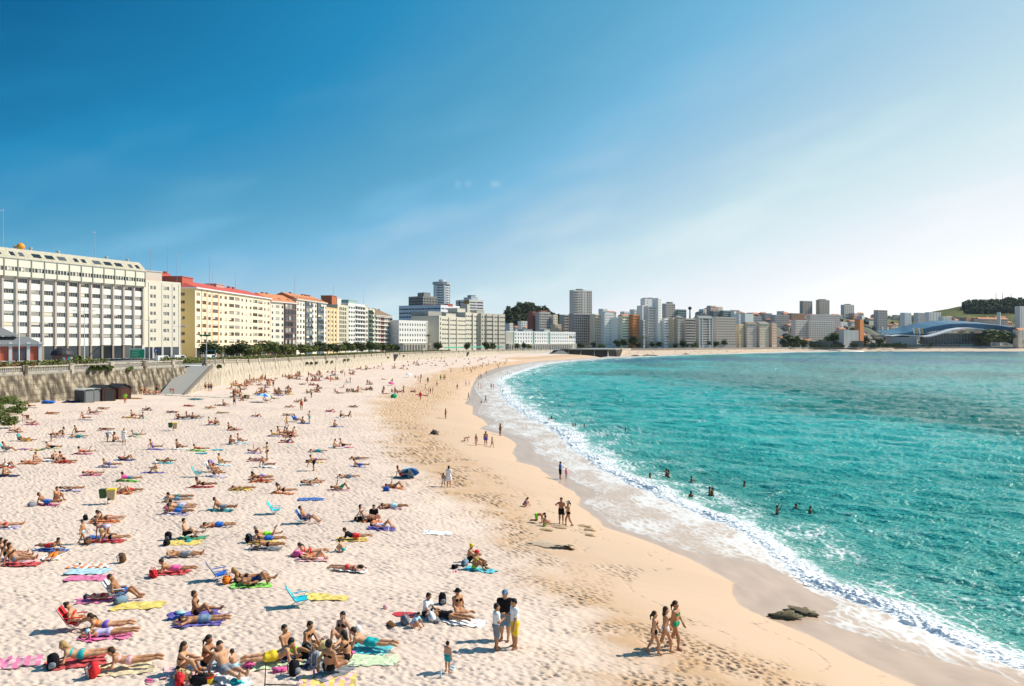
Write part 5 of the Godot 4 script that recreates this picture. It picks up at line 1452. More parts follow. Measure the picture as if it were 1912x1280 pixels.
# directions of every limb; x forward (or towards the feet when lying), y up, z to the side; limbs given for the +z side unless two are given
func pose_def(p: String) -> Dictionary:
	var d := {"s1": nv(0, 1, 0), "s2": nv(0.02, 1, 0), "hd": nv(0.08, 1, 0), "face": nv(1, 0, 0), "u": [nv(0.03, -1, 0.14)], "f": [nv(0.14, -1, -0.02)], "t": [nv(0.02, -1, 0.05)], "s": [nv(-0.04, -1, 0)], "ft": nv(1, -0.12, 0.15)}
	match p:
		"SF": d.merge({"u": [nv(0.2, -1, 0.12)], "f": [nv(0.75, 0.2, -0.7)]}, true)
		"SP": d.merge({"u": [nv(0.1, -1, 0.14), nv(0.2, -1, 0.12)], "f": [nv(0.9, 0.3, -0.2), nv(0.2, -1, 0)], "hd": nv(0.25, 1, 0)}, true)
		"WK": d.merge({"t": [nv(0.4, -1, 0.05), nv(-0.25, -1, 0.05)], "s": [nv(0.02, -1, 0), nv(-0.5, -0.9, 0)], "u": [nv(-0.3, -1, 0.14), nv(0.3, -1, 0.14)], "f": [nv(0.0, -1, 0), nv(0.55, -0.9, 0)]}, true)
		"BD": d.merge({"s1": nv(0.8, 0.55, 0), "s2": nv(0.95, -0.05, 0), "hd": nv(0.85, -0.35, 0), "face": nv(0.4, -0.9, 0), "u": [nv(0.35, -1, 0.1)], "f": [nv(0.3, -1, 0)], "t": [nv(0.12, -1, 0.1)], "s": [nv(-0.12, -1, 0)]}, true)
		"CR": d.merge({"s1": nv(0.4, 0.9, 0), "s2": nv(0.6, 0.8, 0), "hd": nv(0.6, 0.75, 0), "t": [nv(0.85, 0.4, 0.3)], "s": [nv(-0.6, -0.8, -0.05)], "u": [nv(0.6, -0.75, 0.1)], "f": [nv(0.55, -0.8, -0.1)]}, true)
		"SH": d.merge({"s1": nv(-0.08, 1, 0), "s2": nv(0.25, 1, 0), "hd": nv(0.25, 1, 0), "t": [nv(0.75, 0.66, 0.14)], "s": [nv(0.5, -0.86, -0.03)], "u": [nv(0.75, -0.55, 0.05)], "f": [nv(0.85, -0.05, -0.35)]}, true)
		"SB": d.merge({"s1": nv(-0.5, 0.85, 0), "s2": nv(-0.4, 0.92, 0), "hd": nv(-0.05, 1, 0), "t": [nv(1, 0.1, 0.1)], "s": [nv(1, -0.1, 0)], "u": [nv(-0.5, -0.85, 0.3)], "f": [nv(-0.15, -1, 0)], "ft": nv(0.4, 1, 0.1)}, true)
		"S1": d.merge({"s1": nv(-0.3, 0.95, 0), "s2": nv(-0.15, 1, 0), "hd": nv(0.1, 1, 0), "t": [nv(0.72, 0.68, 0.1), nv(0.97, 0.1, 0.25)], "s": [nv(0.5, -0.86, 0), nv(1, -0.1, 0)], "u": [nv(0.45, -0.8, 0.15), nv(-0.4, -0.9, 0.3)], "f": [nv(0.8, 0.1, -0.2), nv(-0.1, -1, 0)], "ft": nv(0.7, 0.6, 0.1)}, true)
		"SC": d.merge({"s1": nv(0.0, 1, 0), "s2": nv(0.25, 0.96, 0), "hd": nv(0.35, 0.92, 0), "t": [nv(0.72, 0.16, 0.68)], "s": [nv(-0.2, -0.2, -0.96)], "u": [nv(0.4, -0.85, 0.2)], "f": [nv(0.75, -0.3, -0.35)]}, true)
		"SS": d.merge({"s1": nv(-0.15, 0.97, 0.1), "s2": nv(-0.05, 1, 0.08), "hd": nv(0.1, 1, 0), "t": [nv(0.8, 0.12, 0.5), nv(0.9, 0.06, -0.5)], "s": [nv(-0.1, -0.12, -1), nv(0.25, -0.1, 1)], "u": [nv(0.2, -0.95, 0.15), nv(-0.3, -0.9, 0.4)], "f": [nv(0.6, -0.7, -0.3), nv(-0.1, -1, 0.1)]}, true)
		"A4": d.merge({"s1": nv(0.97, 0.25, 0), "s2": nv(0.99, 0.02, 0), "hd": nv(0.9, 0.25, 0), "face": nv(0.5, -0.8, 0), "u": [nv(0.12, -1, 0.08)], "f": [nv(0.05, -1, 0)], "t": [nv(0.12, -1, 0.12)], "s": [nv(-1, -0.04, 0)], "ft": nv(-1, -0.05, 0)}, true)
		"PE": d.merge({"s1": nv(-0.98, 0.15, 0), "s2": nv(-0.84, 0.54, 0), "hd": nv(-0.5, 0.85, 0), "face": nv(-0.9, -0.3, 0), "u": [nv(-0.3, -0.95, 0.25)], "f": [nv(-0.95, -0.12, -0.2)], "t": [nv(1, 0, 0.09)], "s": [nv(1, 0.05, 0)], "ft": nv(1, -0.35, 0)}, true)
		"PK": d.merge({"s1": nv(-0.98, 0.15, 0), "s2": nv(-0.84, 0.54, 0), "hd": nv(-0.5, 0.85, 0), "face": nv(-0.9, -0.3, 0), "u": [nv(-0.3, -0.95, 0.25)], "f": [nv(-0.95, -0.12, -0.2)], "t": [nv(1, 0, 0.09)], "s": [nv(0.35, 0.95, 0), nv(1, 0.05, 0)], "ft": nv(0.6, 0.6, 0)}, true)
		"PF": d.merge({"s1": nv(-1, 0.03, 0), "s2": nv(-1, 0.03, 0), "hd": nv(-1, 0.12, 0), "face": nv(-0.15, -0.9, 0.5), "u": [nv(-0.7, -0.1, 0.7)], "f": [nv(-0.75, -0.05, -0.66)], "t": [nv(1, 0, 0.12)], "s": [nv(1, 0.03, 0)], "ft": nv(1, -0.25, 0.1)}, true)
		"SU": d.merge({"s1": nv(-1, 0.03, 0), "s2": nv(-1, 0.06, 0), "hd": nv(-1, 0.2, 0), "face": nv(0.15, 1, 0), "u": [nv(0.85, -0.12, 0.5)], "f": [nv(0.95, -0.06, -0.15)], "t": [nv(1, 0.02, 0.12)], "s": [nv(1, -0.04, 0)], "ft": nv(0.35, 1, 0.3)}, true)
		"SA": d.merge({"s1": nv(-1, 0.03, 0), "s2": nv(-1, 0.06, 0), "hd": nv(-1, 0.2, 0), "face": nv(0.15, 1, 0), "u": [nv(-0.6, 0.25, 0.75)], "f": [nv(-0.35, 0.05, -0.93)], "t": [nv(1, 0.02, 0.12)], "s": [nv(1, -0.04, 0)], "ft": nv(0.35, 1, 0.3)}, true)
		"SK": d.merge({"s1": nv(-1, 0.03, 0), "s2": nv(-1, 0.08, 0), "hd": nv(-0.95, 0.3, 0), "face": nv(0.25, 1, 0), "u": [nv(0.7, 0.05, 0.45), nv(0.5, 0.6, 0.4)], "f": [nv(0.9, -0.2, -0.3), nv(0.1, 0.9, -0.4)], "t": [nv(0.74, 0.66, 0.1)], "s": [nv(0.5, -0.86, 0)]}, true)
		"SO": d.merge({"s1": nv(-1, 0.03, 0), "s2": nv(-1, 0.08, 0), "hd": nv(-0.95, 0.25, 0), "face": nv(0.2, 1, 0), "u": [nv(0.85, -0.1, 0.5)], "f": [nv(0.9, 0.0, -0.4)], "t": [nv(0.74, 0.66, 0.1), nv(1, 0.02, 0.12)], "s": [nv(0.5, -0.86, 0), nv(1, -0.03, 0)], "ft": nv(0.7, 0.6, 0.2)}, true)
		"RC": d.merge({"s1": nv(-0.9, 0.4, 0), "s2": nv(-0.75, 0.66, 0), "hd": nv(-0.3, 0.95, 0), "face": nv(0.9, 0.25, 0), "u": [nv(-0.25, -0.92, 0.25)], "f": [nv(0.85, -0.25, 0.0)], "t": [nv(1, 0.06, 0.1)], "s": [nv(1, -0.06, 0)], "ft": nv(0.35, 1, 0.2)}, true)
		"CH": d.merge({"s1": nv(-0.5, 0.87, 0), "s2": nv(-0.5, 0.87, 0), "hd": nv(-0.3, 0.95, 0), "face": nv(1, -0.05, 0), "u": [nv(0.1, -0.93, 0.3)], "f": [nv(0.95, 0.05, -0.15)], "t": [nv(0.93, 0.32, 0.12)], "s": [nv(0.72, -0.7, 0)], "ft": nv(0.9, -0.1, 0.15)}, true)
		"WA": d.merge({"u": [nv(0.5, 0.45, 0.7)], "f": [nv(0.35, 0.9, 0.0)]}, true)
		"WR": d.merge({"u": [nv(0.75, -0.2, 0.6), nv(0.4, -0.8, 0.3)], "f": [nv(0.95, 0.05, -0.3), nv(0.9, 0.0, 0)]}, true)
	return d

# [bones for skin: a, b, ra, rb], joints
func skeleton(p: String, sex: String) -> Dictionary:
	var d := pose_def(p)
	var fem := sex == "f"
	var lat := Vector3(0, 0, 1)
	var sw := 0.158 if fem else 0.185
	var hw := 0.09 if fem else 0.085
	var s1: Vector3 = d.s1
	var s2: Vector3 = d.s2
	var hd: Vector3 = d.hd
	var face: Vector3 = d.face
	var front := (face - s2 * face.dot(s2)).normalized()
	var front1 := (face - s1 * face.dot(s1)).normalized()
	var pel := Vector3.ZERO
	var waist := pel + s1 * 0.2
	var chest := waist + s2 * 0.235
	var nb := chest + s2 * 0.075
	var head := nb + hd * 0.155
	var J := {"pel": pel, "waist": waist, "chest": chest, "head": head, "hd": hd, "face": face, "front": front, "front1": front1, "s2": s2, "s1": s1}
	var B := []
	var wr := 0.085 if fem else 0.098
	for sgn in [-1.0, 1.0]:
		var l: Vector3 = lat * sgn
		B.append([pel + l * 0.072, waist + l * 0.05, 0.108 if fem else 0.1, wr])
		B.append([waist + l * 0.05, chest - s2 * 0.04 + l * 0.075, wr, 0.093 if fem else 0.103])
		B.append([chest - s2 * 0.02 + l * 0.06, chest + l * sw + s2 * 0.0, 0.075, 0.06])
		B.append([pel + l * 0.07 - front1 * 0.055 - s1 * 0.03, pel + l * 0.065 - front1 * 0.05 - s1 * 0.07, 0.085, 0.08])
		if fem: B.append([chest - s2 * 0.07 + l * 0.075 + front * 0.07, chest - s2 * 0.075 + l * 0.075 + front * 0.085, 0.06, 0.055])
	B.append([nb - s2 * 0.06, nb + hd * 0.07, 0.062, 0.05])
	J.torso = B.duplicate()
	# head: skull, face, jaw, nose, ears
	B.append([head + hd * 0.035 - face * 0.012, head - hd * 0.01 - face * 0.005, 0.088, 0.082])
	B.append([head - hd * 0.03 + face * 0.025, head - hd * 0.075 + face * 0.042, 0.066, 0.04])
	var h0 := B.size()
	J.head_bones = [B[h0 - 2], B[h0 - 1], [head + face * 0.085 + hd * 0.005, head + face * 0.106 - hd * 0.025, 0.009, 0.016], [head + face * 0.078 - hd * 0.055, head + face * 0.079 - hd * 0.055, 0.022, 0.022]]
	var side := hd.cross(face).normalized()
	for sgn in [-1.0, 1.0]: J.head_bones.append([head + side * sgn * 0.085 + hd * 0.01, head + side * sgn * 0.087 - hd * 0.025, 0.018, 0.012])
	J.hands = []
	for k in 2:
		var sgn: float = 1.0 if k == 0 else -1.0
		var m := func(key):
			var v: Vector3 = d[key][0 if k == 0 or d[key].size() == 1 else 1]
			return Vector3(v.x, v.y, v.z * sgn)
		var l: Vector3 = lat * sgn
		var sh: Vector3 = chest + l * sw
		var el: Vector3 = sh + m.call("u") * 0.285
		var wrst: Vector3 = el + m.call("f") * 0.25
		var hand: Vector3 = wrst + m.call("f") * 0.085
		var am := 0.86 if fem else 1.0
		B.append([sh, el, 0.052 * am, 0.04 * am]); J["ua%d" % k] = [sh, el, 0.052 * am, 0.04 * am]
		B.append([el, wrst, 0.041 * am, 0.027 * am])
		B.append([wrst, hand, 0.028, 0.034])
		var fd: Vector3 = m.call("f")
		var pn := fd.cross(l if absf(fd.dot(l)) < 0.9 else Vector3.UP).normalized()
		var across := pn.cross(fd).normalized()
		var hb := [[wrst, hand, 0.026, 0.032]]
		for q in 4:
			var base: Vector3 = hand + across * (q - 1.5) * 0.02 + fd * 0.01
			var ln: float = [0.07, 0.08, 0.075, 0.058][q]
			var mid: Vector3 = base + fd * ln * 0.55
			hb.append([base, mid, 0.0095, 0.009]); hb.append([mid, mid + (fd + pn * 0.5).normalized() * ln * 0.45, 0.009, 0.0075])
		var th: Vector3 = wrst + fd * 0.035 + across * 0.03
		hb.append([th, th + (fd + across * 0.8).normalized() * 0.06, 0.011, 0.0085])
		J.hands.append(hb)
		B.append([hand, hand + (fd + pn * 0.3).normalized() * 0.07, 0.03, 0.018])
		var hip: Vector3 = pel + l * hw - s1 * 0.03
		var kn: Vector3 = hip + m.call("t") * 0.43
		var an: Vector3 = kn + m.call("s") * 0.42
		var lm := 0.97 if fem else 1.0
		B.append([hip, kn, 0.092 * (1.05 if fem else 1.0), 0.056 * lm]); J["th%d" % k] = [hip, kn, 0.092 * (1.05 if fem else 1.0), 0.056 * lm]
		B.append([kn, an, 0.054 * lm, 0.035])
		var back: Vector3 = (kn - hip).normalized() - (an - kn).normalized()
		var bk: Vector3 = (back - (an - kn).normalized() * back.dot((an - kn).normalized()))
		bk = bk.normalized() if bk.length() > 0.1 else -front1
		B.append([kn.lerp(an, 0.18) + bk * 0.012, kn.lerp(an, 0.42) + bk * 0.01, 0.05 * lm, 0.045 * lm])
		var ft: Vector3 = d.ft
		ft = Vector3(ft.x, ft.y, ft.z * sgn)
		B.append([an - ft * 0.035, an + ft * 0.1, 0.036, 0.034]); B.append([an + ft * 0.1, an + ft * 0.165, 0.034, 0.022])
	J.bones = B
	# stand it on the ground
	var lo := 1e9
	for b in B: lo = minf(lo, minf(b[0].y - b[2], b[1].y - b[3]))
	if p == "CH": lo = -0.30                           # sits in a chair: the seat carries it
	J.lift = -lo
	J.lo = lo
	return J

func net(mb: MB, bones: Array, cell: float, k := 42.0) -> void:
	var lo := Vector3(1e9, 1e9, 1e9)
	var hi := -lo
	for b in bones:
		for q in 2:
			var r: float = b[2 + q] + 0.05
			lo = lo.min(b[q] - Vector3(r, r, r)); hi = hi.max(b[q] + Vector3(r, r, r))
	var nx := int((hi.x - lo.x) / cell) + 3
	var ny := int((hi.y - lo.y) / cell) + 3
	var nz := int((hi.z - lo.z) / cell) + 3
	var g := PackedFloat32Array()
	g.resize(nx * ny * nz)
	var reach := 3.2 / k
	for b in bones:
		var a: Vector3 = b[0]
		var ab: Vector3 = b[1] - a
		var ra: float = b[2]
		var dr: float = b[3] - ra
		var l2 := maxf(ab.length_squared(), 1e-9)
		var R: float = maxf(b[2], b[3]) + reach
		var bl: Vector3 = a.min(b[1]) - Vector3(R, R, R) - lo
		var bh: Vector3 = a.max(b[1]) + Vector3(R, R, R) - lo
		for iz in range(maxi(0, int(bl.z / cell)), mini(nz, int(bh.z / cell) + 2)):
			for iy in range(maxi(0, int(bl.y / cell)), mini(ny, int(bh.y / cell) + 2)):
				var o := (iz * ny + iy) * nx
				var py := lo.y + iy * cell - a.y
				var pz := lo.z + iz * cell - a.z
				for ix in range(maxi(0, int(bl.x / cell)), mini(nx, int(bh.x / cell) + 2)):
					var ap := Vector3(lo.x + ix * cell - a.x, py, pz)
					var t := clampf(ap.dot(ab) / l2, 0.0, 1.0)
					var dd := (ap - ab * t).length() - ra - dr * t
					if dd < reach: g[o + ix] += exp(-k * dd)
	var id := PackedInt32Array()
	id.resize(nx * ny * nz)
	id.fill(-1)
	var sx := 1
	var sy := nx
	var sz := nx * ny
	var offs := [0, 1, sy, sy + 1, sz, sz + 1, sz + sy, sz + sy + 1]
	var edges := [[0, 1], [2, 3], [4, 5], [6, 7], [0, 2], [1, 3], [4, 6], [5, 7], [0, 4], [1, 5], [2, 6], [3, 7]]
	for iz in nz - 1:
		for iy in ny - 1:
			var o := (iz * ny + iy) * nx
			for ix in nx - 1:
				var c := o + ix
				var g0 := g[c] > 1.0
				if g0 == (g[c + 1] > 1.0) and g0 == (g[c + sy] > 1.0) and g0 == (g[c + sz] > 1.0) and g0 == (g[c + sy + 1] > 1.0) and g0 == (g[c + sz + 1] > 1.0) and g0 == (g[c + sz + sy] > 1.0) and g0 == (g[c + sz + sy + 1] > 1.0): continue
				var acc := Vector3.ZERO
				var cnt := 0
				for e in edges:
					var va := log(maxf(g[c + offs[e[0]]], 0.01))
					var vb := log(maxf(g[c + offs[e[1]]], 0.01))
					if (va > 0.0) == (vb > 0.0): continue
					var t := va / (va - vb)
					var e0: int = e[0]
					var e1: int = e[1]
					var p0 := Vector3(e0 & 1, (e0 >> 1) & 1, e0 >> 2)
					var p1 := Vector3(e1 & 1, (e1 >> 1) & 1, e1 >> 2)
					acc += p0.lerp(p1, t)
					cnt += 1
				var v := []
				for q in 8: v.append(log(maxf(g[c + offs[q]], 0.01)))
				var gr := Vector3(v[1] + v[3] + v[5] + v[7] - v[0] - v[2] - v[4] - v[6], v[2] + v[3] + v[6] + v[7] - v[0] - v[1] - v[4] - v[5], v[4] + v[5] + v[6] + v[7] - v[0] - v[1] - v[2] - v[3])
				id[c] = mb.v.size()
				mb.v.append(lo + (Vector3(ix, iy, iz) + acc / cnt) * cell)
				mb.n.append(-gr.normalized())
				if mb.colored: mb.c.append(mb.tint)
	for iz in range(1, nz - 1):
		for iy in range(1, ny - 1):
			var o := (iz * ny + iy) * nx
			for ix in range(1, nx - 1):
				var c := o + ix
				var a := g[c] > 1.0
				for ax in 3:
					var st: int = [sx, sy, sz][ax]
					if a == (g[c + st] > 1.0): continue
					var u: int = [sy, sz, sx][ax]
					var w: int = [sz, sx, sy][ax]
					var q0 := id[c - u - w]
					var q1 := id[c - w]
					var q2 := id[c]
					var q3 := id[c - u]
					if q0 < 0 or q1 < 0 or q2 < 0 or q3 < 0: continue
					if a: mb.i.append_array(PackedInt32Array([q0, q2, q1, q0, q3, q2]))
					else: mb.i.append_array(PackedInt32Array([q0, q1, q2, q0, q2, q3]))

var skel_cache := {}
var body_cache := {}

func skel(p: String, sex: String) -> Dictionary:
	var key := p + sex
	if not skel_cache.has(key): skel_cache[key] = skeleton(p, sex)
	return skel_cache[key]

func sub(b: Array, t0: float, t1: float, add: float, flare := 0.0) -> Array:
	return [b[0].lerp(b[1], t0), b[0].lerp(b[1], t1), lerpf(b[2], b[3], t0) + add, lerpf(b[2], b[3], t1) + add + flare]

func grow(bones: Array, add: float) -> Array:
	var out := []
	for b in bones: out.append([b[0], b[1], b[2] + add, b[3] + add])
	return out

func body_mesh(p: String, sex: String, what: String, fine: bool) -> ArrayMesh:
	var key := "%s_%s_%s_%s" % [p, sex, what, fine]
	if body_cache.has(key): return body_cache[key]
	var J := skel(p, sex)
	var mb := MB.new()
	var cell := 0.021 if fine else 0.031
	var fem := sex == "f"
	var T: Array = J.torso
	var per := T.size() / 2
	match what:
		"body":
			net(mb, J.bones, cell)
			if fine:
				net(mb, J.head_bones, 0.0115, 70.0)
				for h in J.hands: net(mb, h, 0.0085, 160.0)
		"hair_short":
			net(mb, [[J.head + J.hd * 0.045 - J.face * 0.032, J.head + J.hd * 0.0 - J.face * 0.044, 0.104, 0.09]], cell * 0.7, 80.0)
		"hair_long", "hair_tail", "hair_bun":
			var hb := [[J.head + J.hd * 0.045 - J.face * 0.032, J.head - J.hd * 0.01 - J.face * 0.046, 0.105, 0.092]]
			var dn: Vector3 = (-J.s2 + Vector3(0, -0.6, 0)).normalized()
			if what == "hair_long":
				hb.append([J.head - J.face * 0.06, J.head - J.face * 0.085 + dn * 0.16, 0.062, 0.06])
				hb.append([J.head - J.face * 0.085 + dn * 0.16, J.head - J.face * 0.07 + dn * 0.3, 0.06, 0.035])
			elif what == "hair_tail":
				hb.append([J.head - J.face * 0.1 + J.hd * 0.04, J.head - J.face * 0.17 + dn * 0.06, 0.034, 0.032])
				hb.append([J.head - J.face * 0.17 + dn * 0.06, J.head - J.face * 0.17 + dn * 0.24, 0.032, 0.014])
			else:
				hb.append([J.head - J.face * 0.09 + J.hd * 0.085, J.head - J.face * 0.1 + J.hd * 0.095, 0.046, 0.044])
			net(mb, hb, cell * 0.7, 80.0)
		"cap":
			net(mb, [[J.head + J.hd * 0.04 - J.face * 0.012, J.head + J.hd * 0.04 - J.face * 0.016, 0.108, 0.108], [J.head + J.hd * 0.045 + J.face * 0.09, J.head + J.hd * 0.035 + J.face * 0.15, 0.03, 0.02]], cell * 0.7, 80.0)
		"hat":
			var hb := [[J.head + J.hd * 0.06, J.head + J.hd * 0.04, 0.095, 0.1]]
			var sd: Vector3 = J.hd.cross(J.face).normalized()
			for q in 10:
				var a := TAU * q / 10.0
				var dv: Vector3 = (J.face * cos(a) + sd * sin(a))
				hb.append([J.head + J.hd * 0.03 + dv * 0.1, J.head + J.hd * 0.015 + dv * 0.17, 0.02, 0.014])
			net(mb, hb, cell * 0.7, 80.0)
		"briefs":
			net(mb, [sub(T[0], 0.0, 0.18, 0.012), sub(T[per], 0.0, 0.18, 0.012)] + grow([T[3], T[per + 3]], 0.011) + [sub(J.th0, 0.0, 0.05, 0.012), sub(J.th1, 0.0, 0.05, 0.012)], cell * 0.75, 70.0)
		"top":
			net(mb, [sub(T[1], 0.62, 0.78, 0.011), sub(T[per + 1], 0.62, 0.78, 0.011)] + (grow([T[4], T[per + 4]], 0.012) if fem else []), cell * 0.75, 70.0)
		"onepiece":
			net(mb, grow([T[0], T[1], T[3], T[per], T[per + 1], T[per + 3]] + ([T[4], T[per + 4]] if fem else []), 0.012) + [sub(J.th0, 0.0, 0.05, 0.012), sub(J.th1, 0.0, 0.05, 0.012)], cell * 0.8, 60.0)
		"trunks":
			net(mb, [sub(T[0], 0.0, 0.35, 0.014), sub(T[per], 0.0, 0.35, 0.014)] + grow([T[3], T[per + 3]], 0.014) + [sub(J.th0, 0.0, 0.5, 0.018, 0.016), sub(J.th1, 0.0, 0.5, 0.018, 0.016)], cell * 0.8, 60.0)
		"shorts":
			net(mb, [sub(T[0], 0.0, 0.5, 0.016), sub(T[per], 0.0, 0.5, 0.016)] + grow([T[3], T[per + 3]], 0.015) + [sub(J.th0, 0.0, 0.8, 0.02, 0.022), sub(J.th1, 0.0, 0.8, 0.02, 0.022)], cell * 0.8, 60.0)
		"leggings":
			net(mb, [sub(T[0], 0.0, 0.4, 0.012), sub(T[per], 0.0, 0.4, 0.012), sub(J.th0, 0.0, 1.0, 0.012), sub(J.th1, 0.0, 1.0, 0.012)] + grow([T[3], T[per + 3]], 0.012), cell * 0.8, 60.0)
		"tshirt":
			net(mb, grow([T[0], T[1], T[2], T[per], T[per + 1], T[per + 2]] + ([T[4], T[per + 4]] if fem else []), 0.02) + [sub(J.ua0, 0.0, 0.6, 0.018, 0.014), sub(J.ua1, 0.0, 0.6, 0.018, 0.014)], cell * 0.8, 55.0)
		"robe":
			net(mb, grow([T[0], T[1], T[2], T[3], T[per], T[per + 1], T[per + 2], T[per + 3]], 0.025) + [sub(J.ua0, 0.0, 0.6, 0.02, 0.02), sub(J.ua1, 0.0, 0.6, 0.02, 0.02), sub(J.th0, 0.0, 0.6, 0.03, 0.05), sub(J.th1, 0.0, 0.6, 0.03, 0.05)], cell * 0.8, 45.0)
	var m := mb.mesh()
	body_cache[key] = m
	return m

const TONES := [Color(0.53, 0.28, 0.155), Color(0.44, 0.215, 0.11), Color(0.34, 0.155, 0.075), Color(0.56, 0.30, 0.185), Color(0.22, 0.10, 0.055)]
const HUES := {"blk": Color(0.014, 0.014, 0.017), "wht": Color(0.78, 0.78, 0.77), "red": Color(0.62, 0.035, 0.04), "blu": Color(0.03, 0.14, 0.5), "nav": Color(0.02, 0.03, 0.10), "tea": Color(0.02, 0.36, 0.38), "trq": Color(0.02, 0.50, 0.62), "grn": Color(0.03, 0.33, 0.16), "lim": Color(0.25, 0.72, 0.04), "yel": Color(0.80, 0.56, 0.04), "pnk": Color(0.75, 0.12, 0.32), "ros": Color(0.78, 0.42, 0.44), "org": Color(0.74, 0.20, 0.03), "pur": Color(0.13, 0.10, 0.48), "gry": Color(0.22, 0.23, 0.26), "lil": Color(0.55, 0.50, 0.72), "sky": Color(0.38, 0.62, 0.74), "brn": Color(0.14, 0.07, 0.035), "str": Color(0.70, 0.56, 0.30), "den": Color(0.16, 0.25, 0.34), "mint": Color(0.60, 0.74, 0.42)}
const HUE_WORDS := {"blk": "black", "wht": "white", "red": "red", "blu": "blue", "nav": "navy", "tea": "teal", "trq": "turquoise", "grn": "green", "lim": "lime", "yel": "yellow", "pnk": "pink", "ros": "rose", "org": "orange", "pur": "purple", "gry": "grey", "lil": "lilac", "sky": "sky-blue", "brn": "brown", "str": "straw-coloured", "den": "denim", "mint": "pale green"}
const POSE_WORDS := {"ST": "standing upright", "SF": "standing with folded arms", "SP": "standing with one forearm raised", "WK": "walking", "BD": "bending over", "CR": "crouching", "SH": "sitting with drawn-up knees", "SB": "sitting back on both hands", "S1": "sitting with one knee up", "SC": "sitting cross-legged", "SS": "sitting with legs to one side", "A4": "kneeling on all fours", "PE": "lying prone on elbows", "PK": "lying prone with one foot raised", "PF": "lying face down", "SU": "lying on the back", "SA": "lying back with arms behind head", "SK": "lying with both knees up", "SO": "lying with one knee up", "RC": "half reclining on elbows", "CH": "seated in a low chair", "WA": "raising both arms", "WR": "reaching out"}
const LYING := ["PE", "PK", "PF", "SU", "SA", "SK", "SO", "RC"]

func fabric(h: String) -> StandardMaterial3D:
	return mat("cloth_" + h, HUES[h], 0.9, {"spec": 0.2})

# full height of the churned sand, for things that rest on it
func sand_full(x: float, z: float) -> float:
	var d := -z
	var s0 := S0.at(d)
	var h := sand_h(x, d, s0)
	var nb := n_big.get_noise_2d(x, d)
	var nm := n_mid.get_noise_2d(x, d)
	var in_dry := 1.0 - smoothstep(-3.0, 3.0, x - TL.at(d) + nb * 3.0 + nm * 1.6)
	return h + in_dry * (0.05 * n_fine.get_noise_2d(x, d) + 0.045 * nm + 0.09 * nb - 0.01) + 0.02 * nb

func towel(at: Vector3, deg: float, hue: String, label: String, L := 1.7, Wd := 0.82, hue2 := "") -> void:
	var mb := MB.new()
	mb.colored = true
	var t := deg_to_rad(deg)
	var ex := Vector3(cos(t), 0, -sin(t))
	var ez := Vector3(sin(t), 0, cos(t))
	var nu := 12
	var nw := 6
	var g := RandomNumberGenerator.new()
	g.seed = int(at.x * 131.0 + at.z * 17.0)
	var o := g.randf() * 50.0
	var pt := func(i, j):
		var u: float = (i / float(nu) - 0.5) * L
		var w: float = (j / float(nw) - 0.5) * Wd
		var q: Vector3 = at + ex * (u + 0.16 * n_mid.get_noise_2d(o + w * 3.0, u)) + ez * (w + 0.2 * n_mid.get_noise_2d(o + u * 3.0, w + 9.0))
		q.y = maxf(sand_full(q.x, q.z), sand_y(q.x, q.z) - 0.04) + 0.035 + 0.05 * n_fine.get_noise_2d(q.x * 1.5 + o, q.z * 1.5)
		return q - at
	var mute := func(c: Color) -> Color:              # sun-faded
		var l := c.r * 0.3 + c.g * 0.5 + c.b * 0.2
		return Color(lerpf(c.r, l, 0.22) * 0.9 + 0.02, lerpf(c.g, l, 0.22) * 0.9 + 0.02, lerpf(c.b, l, 0.22) * 0.9 + 0.02)
	var c1: Color = mute.call(HUES[hue])
	var c2: Color = mute.call(HUES[hue2]) if hue2 else c1
	for i in nu:
		for j in nw:
			var fade := 0.86 + 0.3 * g.randf()
			mb.tint = (c2 if hue2 and (i + (j / 2 if g.randf() < 0.3 else 0)) % 2 else c1) * fade
			var a: Vector3 = pt.call(i, j)
			var b: Vector3 = pt.call(i + 1, j)
			var c: Vector3 = pt.call(i + 1, j + 1)
			var d: Vector3 = pt.call(i, j + 1)
			mb.quad(d, c, b, a)
	solo("beach_towel", mb.mesh(), mat("towel", lin(1, 1, 1), 0.95, {"vc": true, "spec": 0.15}), label, "towel", Transform3D(Basis(), at), "beach towels on the sand")

var person_no := 0
var near_spots: Array[Vector2] = []
var labels_seen := {}

